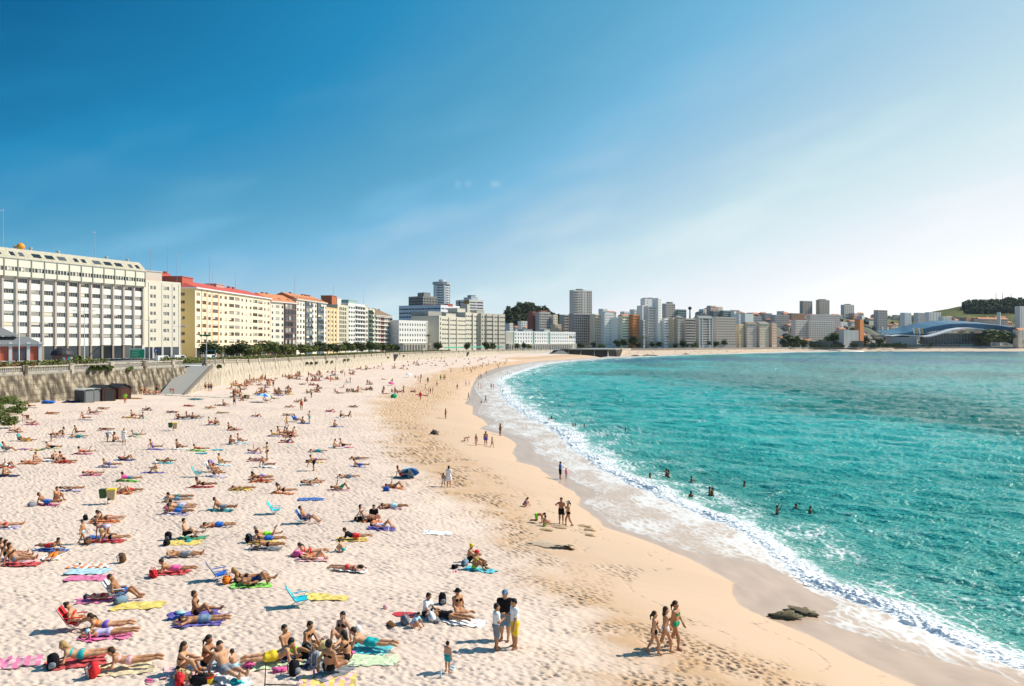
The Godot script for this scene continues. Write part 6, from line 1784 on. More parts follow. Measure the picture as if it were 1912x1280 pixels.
func person(px: float, py: float, p: String, sex: String, deg: float, wear: Array, hair: String, size := 1.0, tw := "", tone := -1, lift := 0.0, where := "") -> Node3D:
	person_no += 1
	if py > 930.0 and px < 900.0: near_spots.append(Vector2(px, py))
	var at := ground(px, py)
	var in_sea := where.begins_with("in ")
	var fine := -at.z < 37.0
	if tone < 0: tone = (person_no * 7 + int(px)) % 4
	var t := deg_to_rad(deg)
	var ex := Vector3(cos(t), 0, -sin(t))
	if not in_sea:
		at.y = sand_full(at.x, at.z)
		if p in LYING:
			at.y = maxf(at.y, (sand_full(at.x + ex.x * 0.6, at.z + ex.z * 0.6) + sand_full(at.x - ex.x * 0.6, at.z - ex.z * 0.6)) * 0.5)
	
	var lab: String = "person " + POSE_WORDS[p]
	var first := true
	if wear.size() > 1 and wear[0][0] == "top" and wear[1][0] == "briefs":
		lab += " in %s bikini" % (HUE_WORDS[wear[0][1]] if wear[0][1] == wear[1][1] else HUE_WORDS[wear[0][1]] + " and " + HUE_WORDS[wear[1][1]])
		first = false
	for w in wear:
		if w[0] in ["top", "briefs"] and not first: continue
		lab += (" in " if first else " and ") + HUE_WORDS[w[1]] + " " + {"briefs": "swim briefs", "top": "bikini top", "onepiece": "swimsuit", "trunks": "swim trunks", "shorts": "shorts", "leggings": "leggings", "tshirt": "t-shirt", "robe": "robe", "cap": "cap", "hat": "hat"}[w[0]]
		first = false
	if tw and p != "CH": lab += " on %s towel" % HUE_WORDS[tw]
	if where: lab += " " + where
	var grp: String = "people in the sea" if in_sea else ("people lying on the sand" if p in LYING else ("people sitting on the sand" if p[0] == "S" and p in ["SH", "SB", "S1", "SC", "SS"] or p == "CH" else "people on their feet on the beach"))
	if tw and p != "CH":
		towel(at + ex * (-0.12 if p in LYING else 0.3), deg, tw, "%s beach towel under person %s" % [HUE_WORDS[tw], POSE_WORDS[p]])
		at.y += 0.05
	at.y += 0.01 + lift
	var J := skel(p, sex)
	var o := thing("person", lab, "person", at, t, grp)
	var girth := 0.93 + 0.2 * fposmod(person_no * 0.618, 1.0)
	o.scale = Vector3(size, size * (girth if p in LYING else 1.0), size * girth)
	var xf := Transform3D(Basis(), Vector3(0, J.lift, 0))
	part("body", body_mesh(p, sex, "body", fine), mat("skin%d" % tone, TONES[tone], 0.55, {"spec": 0.35}), o, xf)
	if hair:
		var hc: String = {"s": "hair_short", "l": "hair_long", "t": "hair_tail", "b": "hair_bun"}[hair[0]]
		var hm: Color = {"k": Color(0.012, 0.010, 0.009), "n": Color(0.035, 0.018, 0.010), "y": Color(0.36, 0.22, 0.085), "g": Color(0.3, 0.28, 0.26)}[hair[1]]
		part("hair", body_mesh(p, sex, hc, fine), mat("hair" + hair[1], hm, 0.7), o, xf)
	for w in wear:
		part({"top": "bikini_top", "onepiece": "swimsuit"}.get(w[0], w[0]), body_mesh(p, sex, w[0], fine), fabric(w[1]), o, xf)
	return o

# ---------------------------------------------------------------- things on the beach
func rest(px: float, py: float, up := 0.02) -> Vector3:
	var q := ground(px, py)
	q.y = sand_full(q.x, q.z) + up
	return q

func bag(px: float, py: float, hue: String, kind: String, label: String, size := 1.0) -> void:
	var at := rest(px, py)
	var t := thing(kind, label, "bag", at, px * 0.7)
	var mb := MB.new()
	if kind == "backpack":
		mb.blob(Vector3(0, 0.2, 0), Vector3(0.15, 0.23, 0.12), 0.16, int(px), 16, 10, 0.6)
		part("pack", mb.mesh(), fabric(hue), t)
		var pk := MB.new()
		pk.blob(Vector3(0.02, 0.14, 0.12), Vector3(0.1, 0.09, 0.06), 0.12, 3, 10, 6, 0.6)
		part("pocket", pk.mesh(), fabric("gry" if hue == "blk" else hue), t)
		for s in [-0.08, 0.08]:
			var st := MB.new()
			st.tube([Vector3(s, 0.4, -0.06), Vector3(s, 0.3, -0.2), Vector3(s, 0.06, -0.16)], [0.02, 0.02, 0.02], 5)
			part("strap", st.mesh(), fabric("gry"), t)
	else:
		mb.blob(Vector3(0, 0.12, 0), Vector3(0.24, 0.15, 0.12), 0.34, int(px), 18, 10, 0.65)
		part("pouch", mb.mesh(), fabric(hue), t)
		for s in [-0.06, 0.06]:
			var hd := MB.new()
			var pts := []
			var rad := []
			for k in 7:
				var a := PI * k / 6.0
				pts.append(Vector3(cos(a) * 0.13, 0.24 + sin(a) * 0.16, s)); rad.append(0.012)
			hd.tube(pts, rad, 5)
			part("handle", hd.mesh(), fabric("brn" if hue == "str" else hue), t)
	t.scale = Vector3.ONE * size

func beach_chair(px: float, py: float, deg: float, hue: String, label: String) -> void:
	var at := rest(px, py, 0.0)
	var t := thing("beach_chair", label, "chair", at, deg_to_rad(deg), "low folding beach chairs")
	var seat := MB.new()
	seat.obox(Vector3(-0.2, 0.27, -0.27), Vector3(0.46, 0.06, 0), Vector3(-0.004, 0.03, 0), Vector3(0, 0, 0.54))
	part("seat", seat.mesh(), fabric(hue), t)
	var back := MB.new()
	back.obox(Vector3(-0.22, 0.28, -0.27), Vector3(-0.36, 0.58, 0), Vector3(-0.03, -0.02, 0), Vector3(0, 0, 0.54))
	part("backrest", back.mesh(), fabric(hue), t)
	for z in [-0.28, 0.28]:
		var fr := MB.new()
		fr.tube([Vector3(-0.62, 0.92, z), Vector3(-0.2, 0.26, z), Vector3(0.32, 0.02, z)], [0.014, 0.014, 0.014], 6)
		part("leg", fr.mesh(), M.steel, t)
		var f2 := MB.new()
		f2.tube([Vector3(0.28, 0.36, z), Vector3(-0.36, 0.02, z)], [0.014, 0.014], 6)
		part("leg", f2.mesh(), M.steel, t)
		var ar := MB.new()
		ar.obox(Vector3(-0.34, 0.5, z - 0.03), Vector3(0.62, 0.02, 0), Vector3(0, 0.025, 0), Vector3(0, 0, 0.06))
		part("armrest", ar.mesh(), fabric(hue), t)
		var ap := MB.new()
		ap.tube([Vector3(0.2, 0.5, z), Vector3(0.12, 0.28, z)], [0.012, 0.012], 5)
		part("arm_post", ap.mesh(), M.steel, t)

func parasol(px: float, py: float, hue: String, tilt: Vector3, label: String, r := 1.1, h := 1.7) -> void:
	var at := rest(px, py, 0.0)
	var t := thing("beach_parasol", label, "parasol", at)
	var top := tilt.normalized() * h
	var ps := MB.new()
	ps.tube([Vector3(0, -0.1, 0), top], [0.02, 0.016], 6)
	part("pole", ps.mesh(), M.steel, t)
	var up := tilt.normalized()
	var sx := up.cross(Vector3(0.3, 0, 1)).normalized()
	var sz := sx.cross(up)
	for k in 8:
		var a0 := TAU * k / 8.0
		var a1 := TAU * (k + 1) / 8.0
		var mb := MB.new()
		var rim := func(a, f): return top + (sx * cos(a) + sz * sin(a)) * r * f - up * (0.42 * f * f)
		for s in 4:
			var f0 := s / 4.0
			var f1 := (s + 1) / 4.0
			mb.quad(rim.call(a0, f0), rim.call(a0, f1), rim.call(a1, f1), rim.call(a1, f0))
		part("canopy_panel", mb.mesh(), fabric(hue if k % 2 or hue == "grn" or hue == "pnk" else ("sky" if hue == "blu" else hue)), t)

func ball(px: float, py: float, r: float, hue: String, label: String) -> void:
	var mb := MB.new()
	mb.blob(Vector3(0, r, 0), Vector3(r, r, r), 0.0, 1, 16, 10)
	var t := thing("ball", label, "ball", rest(px, py, 0.0))
	part("shell", mb.mesh(), fabric(hue), t)
	var sp := MB.new()
	for k in 5:
		var d := Vector3(cos(k * 2.4), sin(k * 1.7), sin(k * 2.4)).normalized()
		sp.blob(Vector3(0, r, 0) + d * r * 0.86, Vector3(r, r, r) * 0.2, 0.0, 1, 6, 4)
	part("patch", sp.mesh(), fabric("ros" if hue == "wht" else "wht"), t)

func board(px: float, py: float, deg: float, hue: String, label: String, L := 1.1, Wd := 0.5) -> void:
	var mb := MB.new()
	var n := 14
	var top := []
	for k in n:
		var a := TAU * k / n
		top.append(Vector3(signf(cos(a)) * pow(absf(cos(a)), 0.7) * L * 0.5, 0.06 + 0.05 * maxf(cos(a), 0.0), signf(sin(a)) * pow(absf(sin(a)), 0.7) * Wd * 0.5))
	for k in n:
		var a: Vector3 = top[k]
		var b: Vector3 = top[(k + 1) % n]
		mb.tri(Vector3(0, 0.07, 0), b, a)
		mb.quad(a - Vector3(0, 0.06, 0), a, b, b - Vector3(0, 0.06, 0))
	solo("bodyboard", mb.mesh(), mat("board_" + hue, HUES[hue], 0.4), label, "board", Transform3D(Basis(Vector3.UP, deg_to_rad(deg)), rest(px, py, 0.03)))

func litter_bins(px: float, py: float, label: String) -> void:
	var at := rest(px, py, 0.0)
	var t := thing("litter_bin", label, "bin", at, 0.25)
	t.scale = Vector3.ONE * 0.66
	var post := MB.new()
	post.tube([Vector3(0, -0.2, 0), Vector3(0, 1.5, 0)], [0.035, 0.035], 8)
	part("post", post.mesh(), M.steel, t)
	for q in [[-0.42, Color(0.035, 0.09, 0.03), Color(0.03, 0.07, 0.025), 0.34, 0.8, "bin"], [0.38, Color(0.50, 0.38, 0.22), Color(0.75, 0.56, 0.02), 0.42, 1.0, "bin"]]:
		var b := MB.new()
		var w: float = q[3]
		var y0: float = 1.42 - q[4]
		var p := []
		for s in [[0.78, y0], [1.0, y0 + q[4]]]:
			for c in [[-1, 1], [1, 1], [1, -1], [-1, -1]]: p.append(Vector3(q[0] + c[0] * w * s[0], s[1], c[1] * w * s[0]))
		for k in 4: b.quad(p[k], p[(k + 1) % 4], p[4 + (k + 1) % 4], p[4 + k])
		b.quad(p[3], p[2], p[1], p[0])
		var bn := part("bin", b.mesh(), cmat(q[1], 0.6), t)
		var l := MB.new()
		l.obox(Vector3(q[0] - w * 1.06, y0 + q[4] + 0.003, -w * 1.06), Vector3(w * 2.12, 0, 0), Vector3(0, 0.12, 0), Vector3(0, 0, w * 2.12))
		part("lid", l.mesh(), cmat(q[2], 0.5), bn)
	for z in [-0.3, 0.3]:
		var wh := MB.new()
		wh.tube([Vector3(0.2, 0.5, z), Vector3(0.2, 0.5, z + 0.08)], [0.12, 0.12], 10)
		part("wheel", wh.mesh(), M.dark, t)

func hut_row() -> void:
	# grey portable toilets
	for q in [[158, 751, 0], [173, 749, 1]]:
		var at := rest(q[0], q[1], -0.05)
		var t := thing("portable_toilet", "grey portable toilet cabin %s" % ("with pale domed roof by the stained wall" if q[2] == 0 else "beside brown beach hut"), "toilet cabin", at, -0.5, "portable toilets")
		var b := MB.new()
		var w := 1.35 if q[2] == 0 else 0.9
		b.fbox(-w, w, 0, 2.1, -0.9, 0.9)
		part("cabin", b.mesh(), cmat(Color(0.07, 0.075, 0.08), 0.5), t)
		for k in 5:
			var rb := MB.new()
			rb.fbox(-w + (k + 0.35) * w * 0.4, -w + (k + 0.5) * w * 0.4, 0.1, 2.0, 0.902, 0.95)
			part("rib", rb.mesh(), cmat(Color(0.09, 0.095, 0.1), 0.5), t)
		var dr := MB.new()
		dr.fbox(w + 0.002, w + 0.05, 0.1, 1.95, -0.7, 0.7)
		part("door", dr.mesh(), cmat(Color(0.17, 0.18, 0.19), 0.5), t)
		var rf := MB.new()
		for k in 6:
			var a0 := PI * k / 6.0
			var a1 := PI * (k + 1) / 6.0
			rf.obox(Vector3(-w - 0.05, 2.1 + sin(a0) * 0.2, cos(a0) * 0.95), Vector3(w * 2 + 0.1, 0, 0), Vector3(0, 0.06, 0), Vector3(0, sin(a1) * 0.2 - sin(a0) * 0.2, (cos(a1) - cos(a0)) * 0.95))
		part("roof", rf.mesh(), cmat(Color(0.5, 0.5, 0.48), 0.6), t)
	# brown wooden huts
	for q in [[190, 747, 0], [222, 744, 1]]:
		var at := rest(q[0], q[1], -0.05)
		var t := thing("beach_hut", "brown wooden beach hut %s" % ("with open front and white banner" if q[2] == 0 else "with closed double doors"), "hut", at, -0.55, "")
		var L := 2.3 if q[2] == 0 else 1.9
		var wall := Color(0.055, 0.022, 0.014)
		for k in 9:
			var pl := MB.new()
			var x0 := -L + k * L * 2.0 / 9.0
			pl.fbox(x0 + 0.01, x0 + L * 2.0 / 9.0 - 0.01, 0, 2.2, 1.15, 1.2)
			part("plank", pl.mesh(), cmat(wall * (1.0 + 0.25 * (k % 3)), 0.8), t)
		var b := MB.new()
		b.fbox(-L, L, 0, 2.2, -1.2, 1.148)
		part("walls", b.mesh(), cmat(wall * 0.9, 0.85), t)
		var op := MB.new()
		op.fbox(L + 0.003, L + 0.03, 0.05, 1.95, -0.8, 0.8)
		part("doorway" if q[2] == 0 else "door", op.mesh(), M.dark if q[2] == 0 else cmat(wall * 1.3, 0.8), t)
		var rf := MB.new()
		rf.quad(Vector3(-L - 0.2, 2.15, 1.5), Vector3(L + 0.2, 2.15, 1.5), Vector3(L + 0.2, 2.85, 0), Vector3(-L - 0.2, 2.85, 0))
		rf.quad(Vector3(L + 0.2, 2.15, -1.5), Vector3(-L - 0.2, 2.15, -1.5), Vector3(-L - 0.2, 2.85, 0), Vector3(L + 0.2, 2.85, 0))
		rf.tri(Vector3(L, 2.2, 1.2), Vector3(L, 2.2, -1.2), Vector3(L, 2.8, 0)); rf.tri(Vector3(-L, 2.2, -1.2), Vector3(-L, 2.2, 1.2), Vector3(-L, 2.8, 0))
		part("roof", rf.mesh(), cmat(Color(0.03, 0.032, 0.036), 0.8), t)
		if q[2] == 0:
			var bn := MB.new()
			bn.fbox(0.7, 1.5, 0.35, 2.1, 1.215, 1.235)
			part("banner", bn.mesh(), fabric("wht"), t)
			var dr := MB.new()
			dr.fbox(-1.1, -0.2, 0.02, 1.95, 1.215, 1.25)
			part("door", dr.mesh(), cmat(Color(0.36, 0.12, 0.03), 0.7), t)
	var kb := MB.new()
	kb.tube([Vector3(0, 0, 0), Vector3(0.15, 0.9, 0), Vector3(0.3, 2.1, -0.1)], [0.1, 0.22, 0.08], 8)
	solo("rescue_board", kb.mesh(), fabric("yel"), "yellow rescue board leaning on brown beach hut", "board", Transform3D(Basis(), rest(213, 743, 0.0)))
	var ob := MB.new()
	ob.blob(Vector3(0, 0.12, 0), Vector3(1.75, 0.12, 0.32), 0.0, 1, 18, 6)
	solo("paddle_board", ob.mesh(), mat("board_org", Color(0.62, 0.33, 0.06), 0.4), "long orange paddle board lying on the sand near huts", "board", Transform3D(Basis(Vector3.UP, -0.06), rest(251, 744, 0.0)))
	var ch := thing("plastic_chair", "white plastic chair at the open beach hut", "chair", rest(199, 748, 0.0), -0.4)
	var cs := MB.new(); cs.fbox(-0.22, 0.22, 0.42, 0.46, -0.22, 0.22); part("seat", cs.mesh(), fabric("wht"), ch)
	var cb := MB.new(); cb.fbox(-0.22, 0.22, 0.46, 0.85, -0.24, -0.2); part("backrest", cb.mesh(), fabric("wht"), ch)
	for q in [[-0.2, -0.2], [0.2, -0.2], [-0.2, 0.2], [0.2, 0.2]]:
		var lg := MB.new(); lg.tube([Vector3(q[0], 0, q[1]), Vector3(q[0] * 0.9, 0.42, q[1] * 0.9)], [0.02, 0.02], 5); part("leg", lg.mesh(), fabric("wht"), ch)
	var tp := MB.new()
	tp.blob(Vector3(0, 0.2, 0), Vector3(1.0, 0.3, 0.5), 0.4, 9, 14, 8)
	solo("tarpaulin", tp.mesh(), fabric("blu"), "crumpled blue tarpaulin below the stained wall", "tarpaulin", Transform3D(Basis(Vector3.UP, 0.2), rest(91, 753)))
	var ob2 := MB.new()
	ob2.blob(Vector3(0, 0.15, 0), Vector3(1.3, 0.22, 0.5), 0.3, 4, 14, 8)
	solo("rescue_sled", ob2.mesh(), fabric("nav"), "dark blue rescue sled in front of grey toilet cabin", "sled", Transform3D(Basis(), rest(132, 752)))
	# the boulder slope with scrub at the beach's end
	for q in [[10, 774, 1.7, 1.1, "pale weathered boulder under scrub at the wall foot"], [22, 768, 1.2, 0.8, "small pale boulder beside scrub at the wall foot"]]:
		var mb := MB.new()
		mb.blob(Vector3(0, q[3] * 0.5, 0), Vector3(q[2], q[3], q[2]), 0.28, int(q[0]) + 3, 22, 14)
		solo("boulder", mb.mesh(), mat("boulder", lin(0.40, 0.34, 0.27), 0.95, {"height": noise_tex(0.03, 61, 256), "hs": 8.0}), q[4], "rock", Transform3D(Basis(), rest(q[0], q[1], -0.3)))
	for q in [[2, 747, 2.8], [12, 752, 2.8], [22, 759, 2.4], [32, 766, 1.6], [3, 782, 1.8], [16, 786, 1.4], [0, 764, 2.2]]:
		var p := rest(q[0], q[1] + 12, 0.0)
		p.y = lev(q[1], -p.z)
		var mm := leaf_mesh(Vector3(q[2], q[2] * 0.5, q[2]), 700, 0.17, int(q[0]), 6)
		solo("scrub_bush", mm, M.leaf_mid, "yellow-green scrub bush over boulders at the wall foot", "bush", Transform3D(Basis(), p), "scrub at the wall foot")
	# boardwalk across the sand
	var bw := thing("boardwalk", "narrow pale boardwalk laid across the sand from ramp", "boardwalk")
	var a := ground(292, 737)
	var e := ground(478, 744)
	for k in 60:
		var p := a.lerp(e, k / 60.0)
		p.y = sand_full(p.x, p.z) + 0.06
		var mb := MB.new()
		mb.box(Vector3(0, 0, 0), Vector3(a.distance_to(e) / 60.0 - 0.03, 0.06, 1.5), Basis(Vector3.UP, -atan2(e.z - a.z, e.x - a.x)))
		part("plank", mb.mesh(), cmat(Color(0.58, 0.52, 0.43), 0.9), bw, Transform3D(Basis(), p))

func shore_details() -> void:
	# a flat stone showing through the sand, weed-covered stones in the wash
	for q in [[1024, 1018, 1.35, 0.16, 0.75, Color(0.50, 0.375, 0.265), "flat tan rock showing through sand near the wash", -0.25], [1466, 1153, 0.7, 0.24, 0.28, Color(0.10, 0.085, 0.045), "weed-covered rock at the water's edge", -0.1], [1496, 1143, 0.75, 0.2, 0.45, Color(0.15, 0.12, 0.07), "wet weedy rock washed by foam", -0.35], [812, 810, 0.45, 0.5, 0.4, Color(0.16, 0.12, 0.09), "small dark mound of wet sand", 0.0]]:
		var mb := MB.new()
		mb.blob(Vector3.ZERO, Vector3(q[2], q[3], q[4]), 0.55, int(q[0]), 40, 20)
		solo("shore_stone", mb.mesh(), mat("stone%d" % int(q[0]), q[5], 0.75, {"height": noise_tex(0.06, int(q[0]), 256), "hs": 6.0}), q[6], "rock", Transform3D(Basis(Vector3.UP, q[7]), ground(q[0], q[1]) + Vector3(0, 0.02, 0)))
	# small heaps of dug sand
	for q in [[1090, 983, 0.5], [1100, 990, 0.4], [1040, 985, 0.6], [1020, 990, 0.45], [1100, 1000, 0.35]]:
		var mb := MB.new()
		mb.blob(Vector3.ZERO, Vector3(q[2], 0.13, q[2] * 0.5), 0.5, int(q[0]), 16, 8)
		solo("sand_heap", mb.mesh(), mat("dug_sand", lin(0.42, 0.29, 0.17), 0.95), "small heap of damp dug sand near digging children", "sand heap", Transform3D(Basis(), ground(q[0], q[1])), "heaps of dug sand")

func street_things() -> void:
	# red pavilion with slate hipped roofs
	var kx := P(-26, 150)
	var t := thing("pavilion", "red pavilion with white pilasters and grey hipped roof", "building", Vector3(kx.x, prom(150), kx.z), 0.62)
	var red := Color(0.56, 0.13, 0.075)
	var wb := MB.new()
	wb.fbox(-4, 9.3, 0, 4.3, -7, 0)
	part("wall", wb.mesh(), cmat(red, 0.85), t)
	for x in [-3.6, 2.0, 4.0, 7.0, 9.0]:
		var pb := MB.new()
		pb.fbox(x - 0.28, x + 0.28, 0, 5.1, 0.003, 0.22)
		pb.fbox(x - 0.4, x + 0.4, 4.5, 4.8, 0.222, 0.3)
		part("pilaster", pb.mesh(), fabric("wht"), t)
	for q in [[0.0, 4.29, 4.7], [0.0, 1.25, 1.45]]:
		var cb := MB.new()
		cb.fbox(-4.1, 9.4, q[1], q[2], 0.004, 0.12)
		part("cornice", cb.mesh(), fabric("wht"), t)
	for q in [[-3.0, 1.6], [4.45, 6.6]]:
		var m := window_mesh(q[1] - q[0], 2.3, 5)
		var w := part("window", m[0], cmat(Color(0.30, 0.03, 0.04), 0.6), t, Transform3D(Basis(), Vector3(q[0], 1.55, 0.09)))
		part("pane", m[1], M.glass1, w)
	for q in [[-4.4, 9.7, 4.71, 6.2, 1.4, 6.0], [-0.4, 5.6, 6.4, 7.9, 2.6, 3.4]]:
		var rf := MB.new()
		var x0: float = q[0]
		var x1: float = q[1]
		var z0: float = 0.5 if q[2] < 5.0 else -1.4
		var z1: float = -7.5 if q[2] < 5.0 else -5.6
		var r0 := Vector3(x0 + 2.6, q[3], (z0 + z1) * 0.5)
		var r1 := Vector3(x1 - 2.6, q[3], (z0 + z1) * 0.5)
		var a := Vector3(x0, q[2], z0)
		var b := Vector3(x1, q[2], z0)
		var c := Vector3(x1, q[2], z1)
		var d := Vector3(x0, q[2], z1)
		rf.quad(a, b, r1, r0); rf.quad(c, d, r0, r1); rf.tri(b, c, r1); rf.tri(d, a, r0)
		part("roof", rf.mesh(), cmat(Color(0.20, 0.20, 0.205), 0.6), t)
	# domed kiosk
	var k := P(117, 168)
	var kt := thing("kiosk", "small newspaper kiosk with dark domed roof and coloured panels", "kiosk", Vector3(k.x, prom(168), k.z), 0.5)
	var kb := MB.new()
	kb.lathe(Vector3.ZERO, [[1.9, 0], [1.9, 2.3]], 8)
	part("body", kb.mesh(), cmat(Color(0.22, 0.17, 0.14), 0.8), kt)
	var kr := MB.new()
	kr.lathe(Vector3.ZERO, [[2.3, 2.3], [2.25, 2.6], [1.9, 3.2], [1.1, 3.75], [0.0, 3.95]], 16)
	part("roof", kr.mesh(), cmat(Color(0.03, 0.03, 0.033), 0.6), kt)
	for q in 4:
		var pn := MB.new()
		pn.fbox(0.1 + q * 0.5, 0.52 + q * 0.5, 0.5, 1.9, 1.9, 1.95)
		part("display_panel", pn.mesh(), fabric(["sky", "red", "trq", "wht"][q]), kt)
	# tall lamp posts along the promenade
	for q in [[36, 146, 557], [158, 172, 573], [279, 214, 591], [338, 246, 604], [443, 300, 613], [560, 390, 625], [668, 470, 630], [739, 560, 624], [800, 575, 626], [890, 640, 632], [984, 720, 630]]:
		var base := prom(q[1])
		var h := lev(q[2], q[1]) - base
		var lt := thing("street_lamp", "tall white twin-armed street lamp on the promenade", "street lamp", P(q[0], q[1], base), 0.4, "street lamps along the promenade")
		var pm := MB.new()
		pm.tube([Vector3(0, -0.2, 0), Vector3(0, h, 0)], [0.13, 0.07], 8)
		part("pole", pm.mesh(), M.pole_white, lt)
		for s in [-1.0, 1.0]:
			var am := MB.new()
			am.tube([Vector3(0, h - 1.1, 0), Vector3(s * 1.6, h - 0.8, 0)], [0.05, 0.04], 5)
			part("arm", am.mesh(), M.pole_white, lt)
			var lm := MB.new()
			lm.blob(Vector3(s * 1.9, h - 0.78, 0), Vector3(0.42, 0.09, 0.16), 0.0, 1, 10, 6)
			part("lamp_head", lm.mesh(), M.pole_white, lt)
	# traffic signals on curved masts
	for q in [[167, 186, 1.0], [268, 190, -1.0]]:
		var base := prom(q[1])
		var st := thing("traffic_signal", "traffic signal on dark curved mast %s" % ("near domed kiosk" if q[0] < 200 else "near green sign board"), "traffic signal", P(q[0], q[1], base), 0.5)
		var pts := []
		var rad := []
		for j in 9:
			var f := j / 8.0
			pts.append(Vector3(q[2] * (0.1 + 4.6 * maxf(f - 0.35, 0.0) / 0.65), 4.6 * minf(f / 0.7, 1.0) - 0.25 * pow(1.0 - minf(f / 0.7, 1.0), 2.0), 0)); rad.append(0.09)
		var pm := MB.new()
		pm.tube(pts, rad, 6)
		part("mast", pm.mesh(), cmat(Color(0.04, 0.07, 0.045), 0.5), st)
		var hd := MB.new()
		hd.fbox(q[2] * 4.7 - 0.18, q[2] * 4.7 + 0.18, 3.7, 4.6, -0.15, 0.15)
		part("signal_head", hd.mesh(), M.dark, st)
	# green notice board, parking sign, fish weather vane, blue goal frame
	var gb := thing("sign_board", "green roadside sign board on white posts", "sign", P(257, 182, prom(182)), 0.55)
	var g1 := MB.new(); g1.fbox(-1.5, 1.5, 1.6, 3.6, 0, 0.12); part("panel", g1.mesh(), cmat(Color(0.0, 0.17, 0.095), 0.5), gb)
	var g2 := MB.new(); g2.fbox(-1.6, 1.6, 1.5, 3.7, -0.05, -0.003); part("frame", g2.mesh(), fabric("wht"), gb)
	for x in [-1.3, 1.3]:
		var g3 := MB.new(); g3.tube([Vector3(x, 0, -0.1), Vector3(x, 1.6, -0.1)], [0.06, 0.06], 6); part("post", g3.mesh(), M.pole_white, gb)
	for q in 4:
		var tx := MB.new(); tx.fbox(-1.2, 0.5 - 0.3 * (q % 2), 3.2 - q * 0.4, 3.28 - q * 0.4, 0.123, 0.13); part("text_line", tx.mesh(), cmat(Color(0.3, 0.55, 0.4)), gb)
	var ps := thing("parking_sign", "blue parking sign with white letter P", "sign", P(292, 212, prom(212)), 0.4)
	var p1 := MB.new(); p1.tube([Vector3(0, 0, 0), Vector3(0, 3.9, 0)], [0.06, 0.06], 6); part("post", p1.mesh(), M.pole_white, ps)
	var p2 := MB.new(); p2.fbox(-0.55, 0.55, 2.9, 4.0, 0.07, 0.12); part("panel", p2.mesh(), cmat(Color(0.02, 0.05, 0.28), 0.5), ps)
	var tm := TextMesh.new(); tm.text = "P"; tm.font_size = 64; tm.pixel_size = 0.016; tm.depth = 0.03
	part("letter", tm, fabric("wht"), ps, Transform3D(Basis(), Vector3(0, 3.45, 0.135)))
	var fv := thing("fish_vane", "green fish weather vane on white pole near blue frame", "weather vane", P(386, 214, prom(214)))
	var fh := lev(626, 214) - prom(214)
	var f1 := MB.new(); f1.tube([Vector3(0, 0, 0), Vector3(0, fh, 0)], [0.11, 0.06], 6); part("pole", f1.mesh(), M.pole_white, fv)
	var f2 := MB.new(); f2.blob(Vector3(0, fh, 0), Vector3(1.35, 0.3, 0.22), 0.0, 1, 14, 8); f2.obox(Vector3(-1.9, fh - 0.3, -0.05), Vector3(0.6, 0, 0), Vector3(0, 0.6, 0), Vector3(0, 0, 0.1)); part("fish", f2.mesh(), cmat(Color(0.01, 0.2, 0.06), 0.5), fv)
	var gf := thing("swing_frame", "tall bright blue metal frame at top of the ramp", "frame", P(392, 184, prom(184)))
	for x in [-1.05, 1.3]:
		var q := MB.new(); q.tube([Vector3(x, -0.2, 0), Vector3(x, 3.3, 0)], [0.08, 0.08], 6); part("post", q.mesh(), cmat(Color(0.02, 0.30, 0.42), 0.5), gf)
	var gx := MB.new(); gx.fbox(-1.12, 1.37, 3.3, 3.42, -0.06, 0.06); part("crossbar", gx.mesh(), cmat(Color(0.02, 0.30, 0.42), 0.5), gf)
	# vans
	for q in [[305, 236, "white van parked before cream block"], [336, 246, "white delivery van in the street before yellow block"], [394, 262, "white van half hidden by street tree"]]:
		var vt := thing("van", q[2], "van", P(q[0], q[1], prom(q[1])), 1.0, "")
		var vb := MB.new()
		var sec := [Vector2(-2.3, 0.45), Vector2(2.4, 0.45), Vector2(2.4, 1.1), Vector2(1.7, 1.3), Vector2(1.0, 2.0), Vector2(-2.3, 2.05)]
		for j in sec.size():
			var a2: Vector2 = sec[j]
			var b2: Vector2 = sec[(j + 1) % sec.size()]
			vb.quad(Vector3(a2.x, a2.y, -0.9), Vector3(a2.x, a2.y, 0.9), Vector3(b2.x, b2.y, 0.9), Vector3(b2.x, b2.y, -0.9))
		for z in [0.9, -0.9]:
			for j in range(1, sec.size() - 1):
				vb.tri(Vector3(sec[0].x, sec[0].y, z), Vector3(sec[j].x, sec[j].y, z), Vector3(sec[j + 1].x, sec[j + 1].y, z))
		part("body", vb.mesh(), fabric("wht"), vt)
		for z in [0.905, -0.935]:
			var ww := MB.new(); ww.fbox(-0.2, 1.1, 1.2, 1.8, z, z + 0.03); part("side_window", ww.mesh(), M.glass0, vt)
			for x in [-1.5, 1.6]:
				var wh := MB.new(); wh.tube([Vector3(x, 0.34, z - 0.1), Vector3(x, 0.34, z + 0.12)], [0.34, 0.34], 12); part("wheel", wh.mesh(), M.dark, vt)
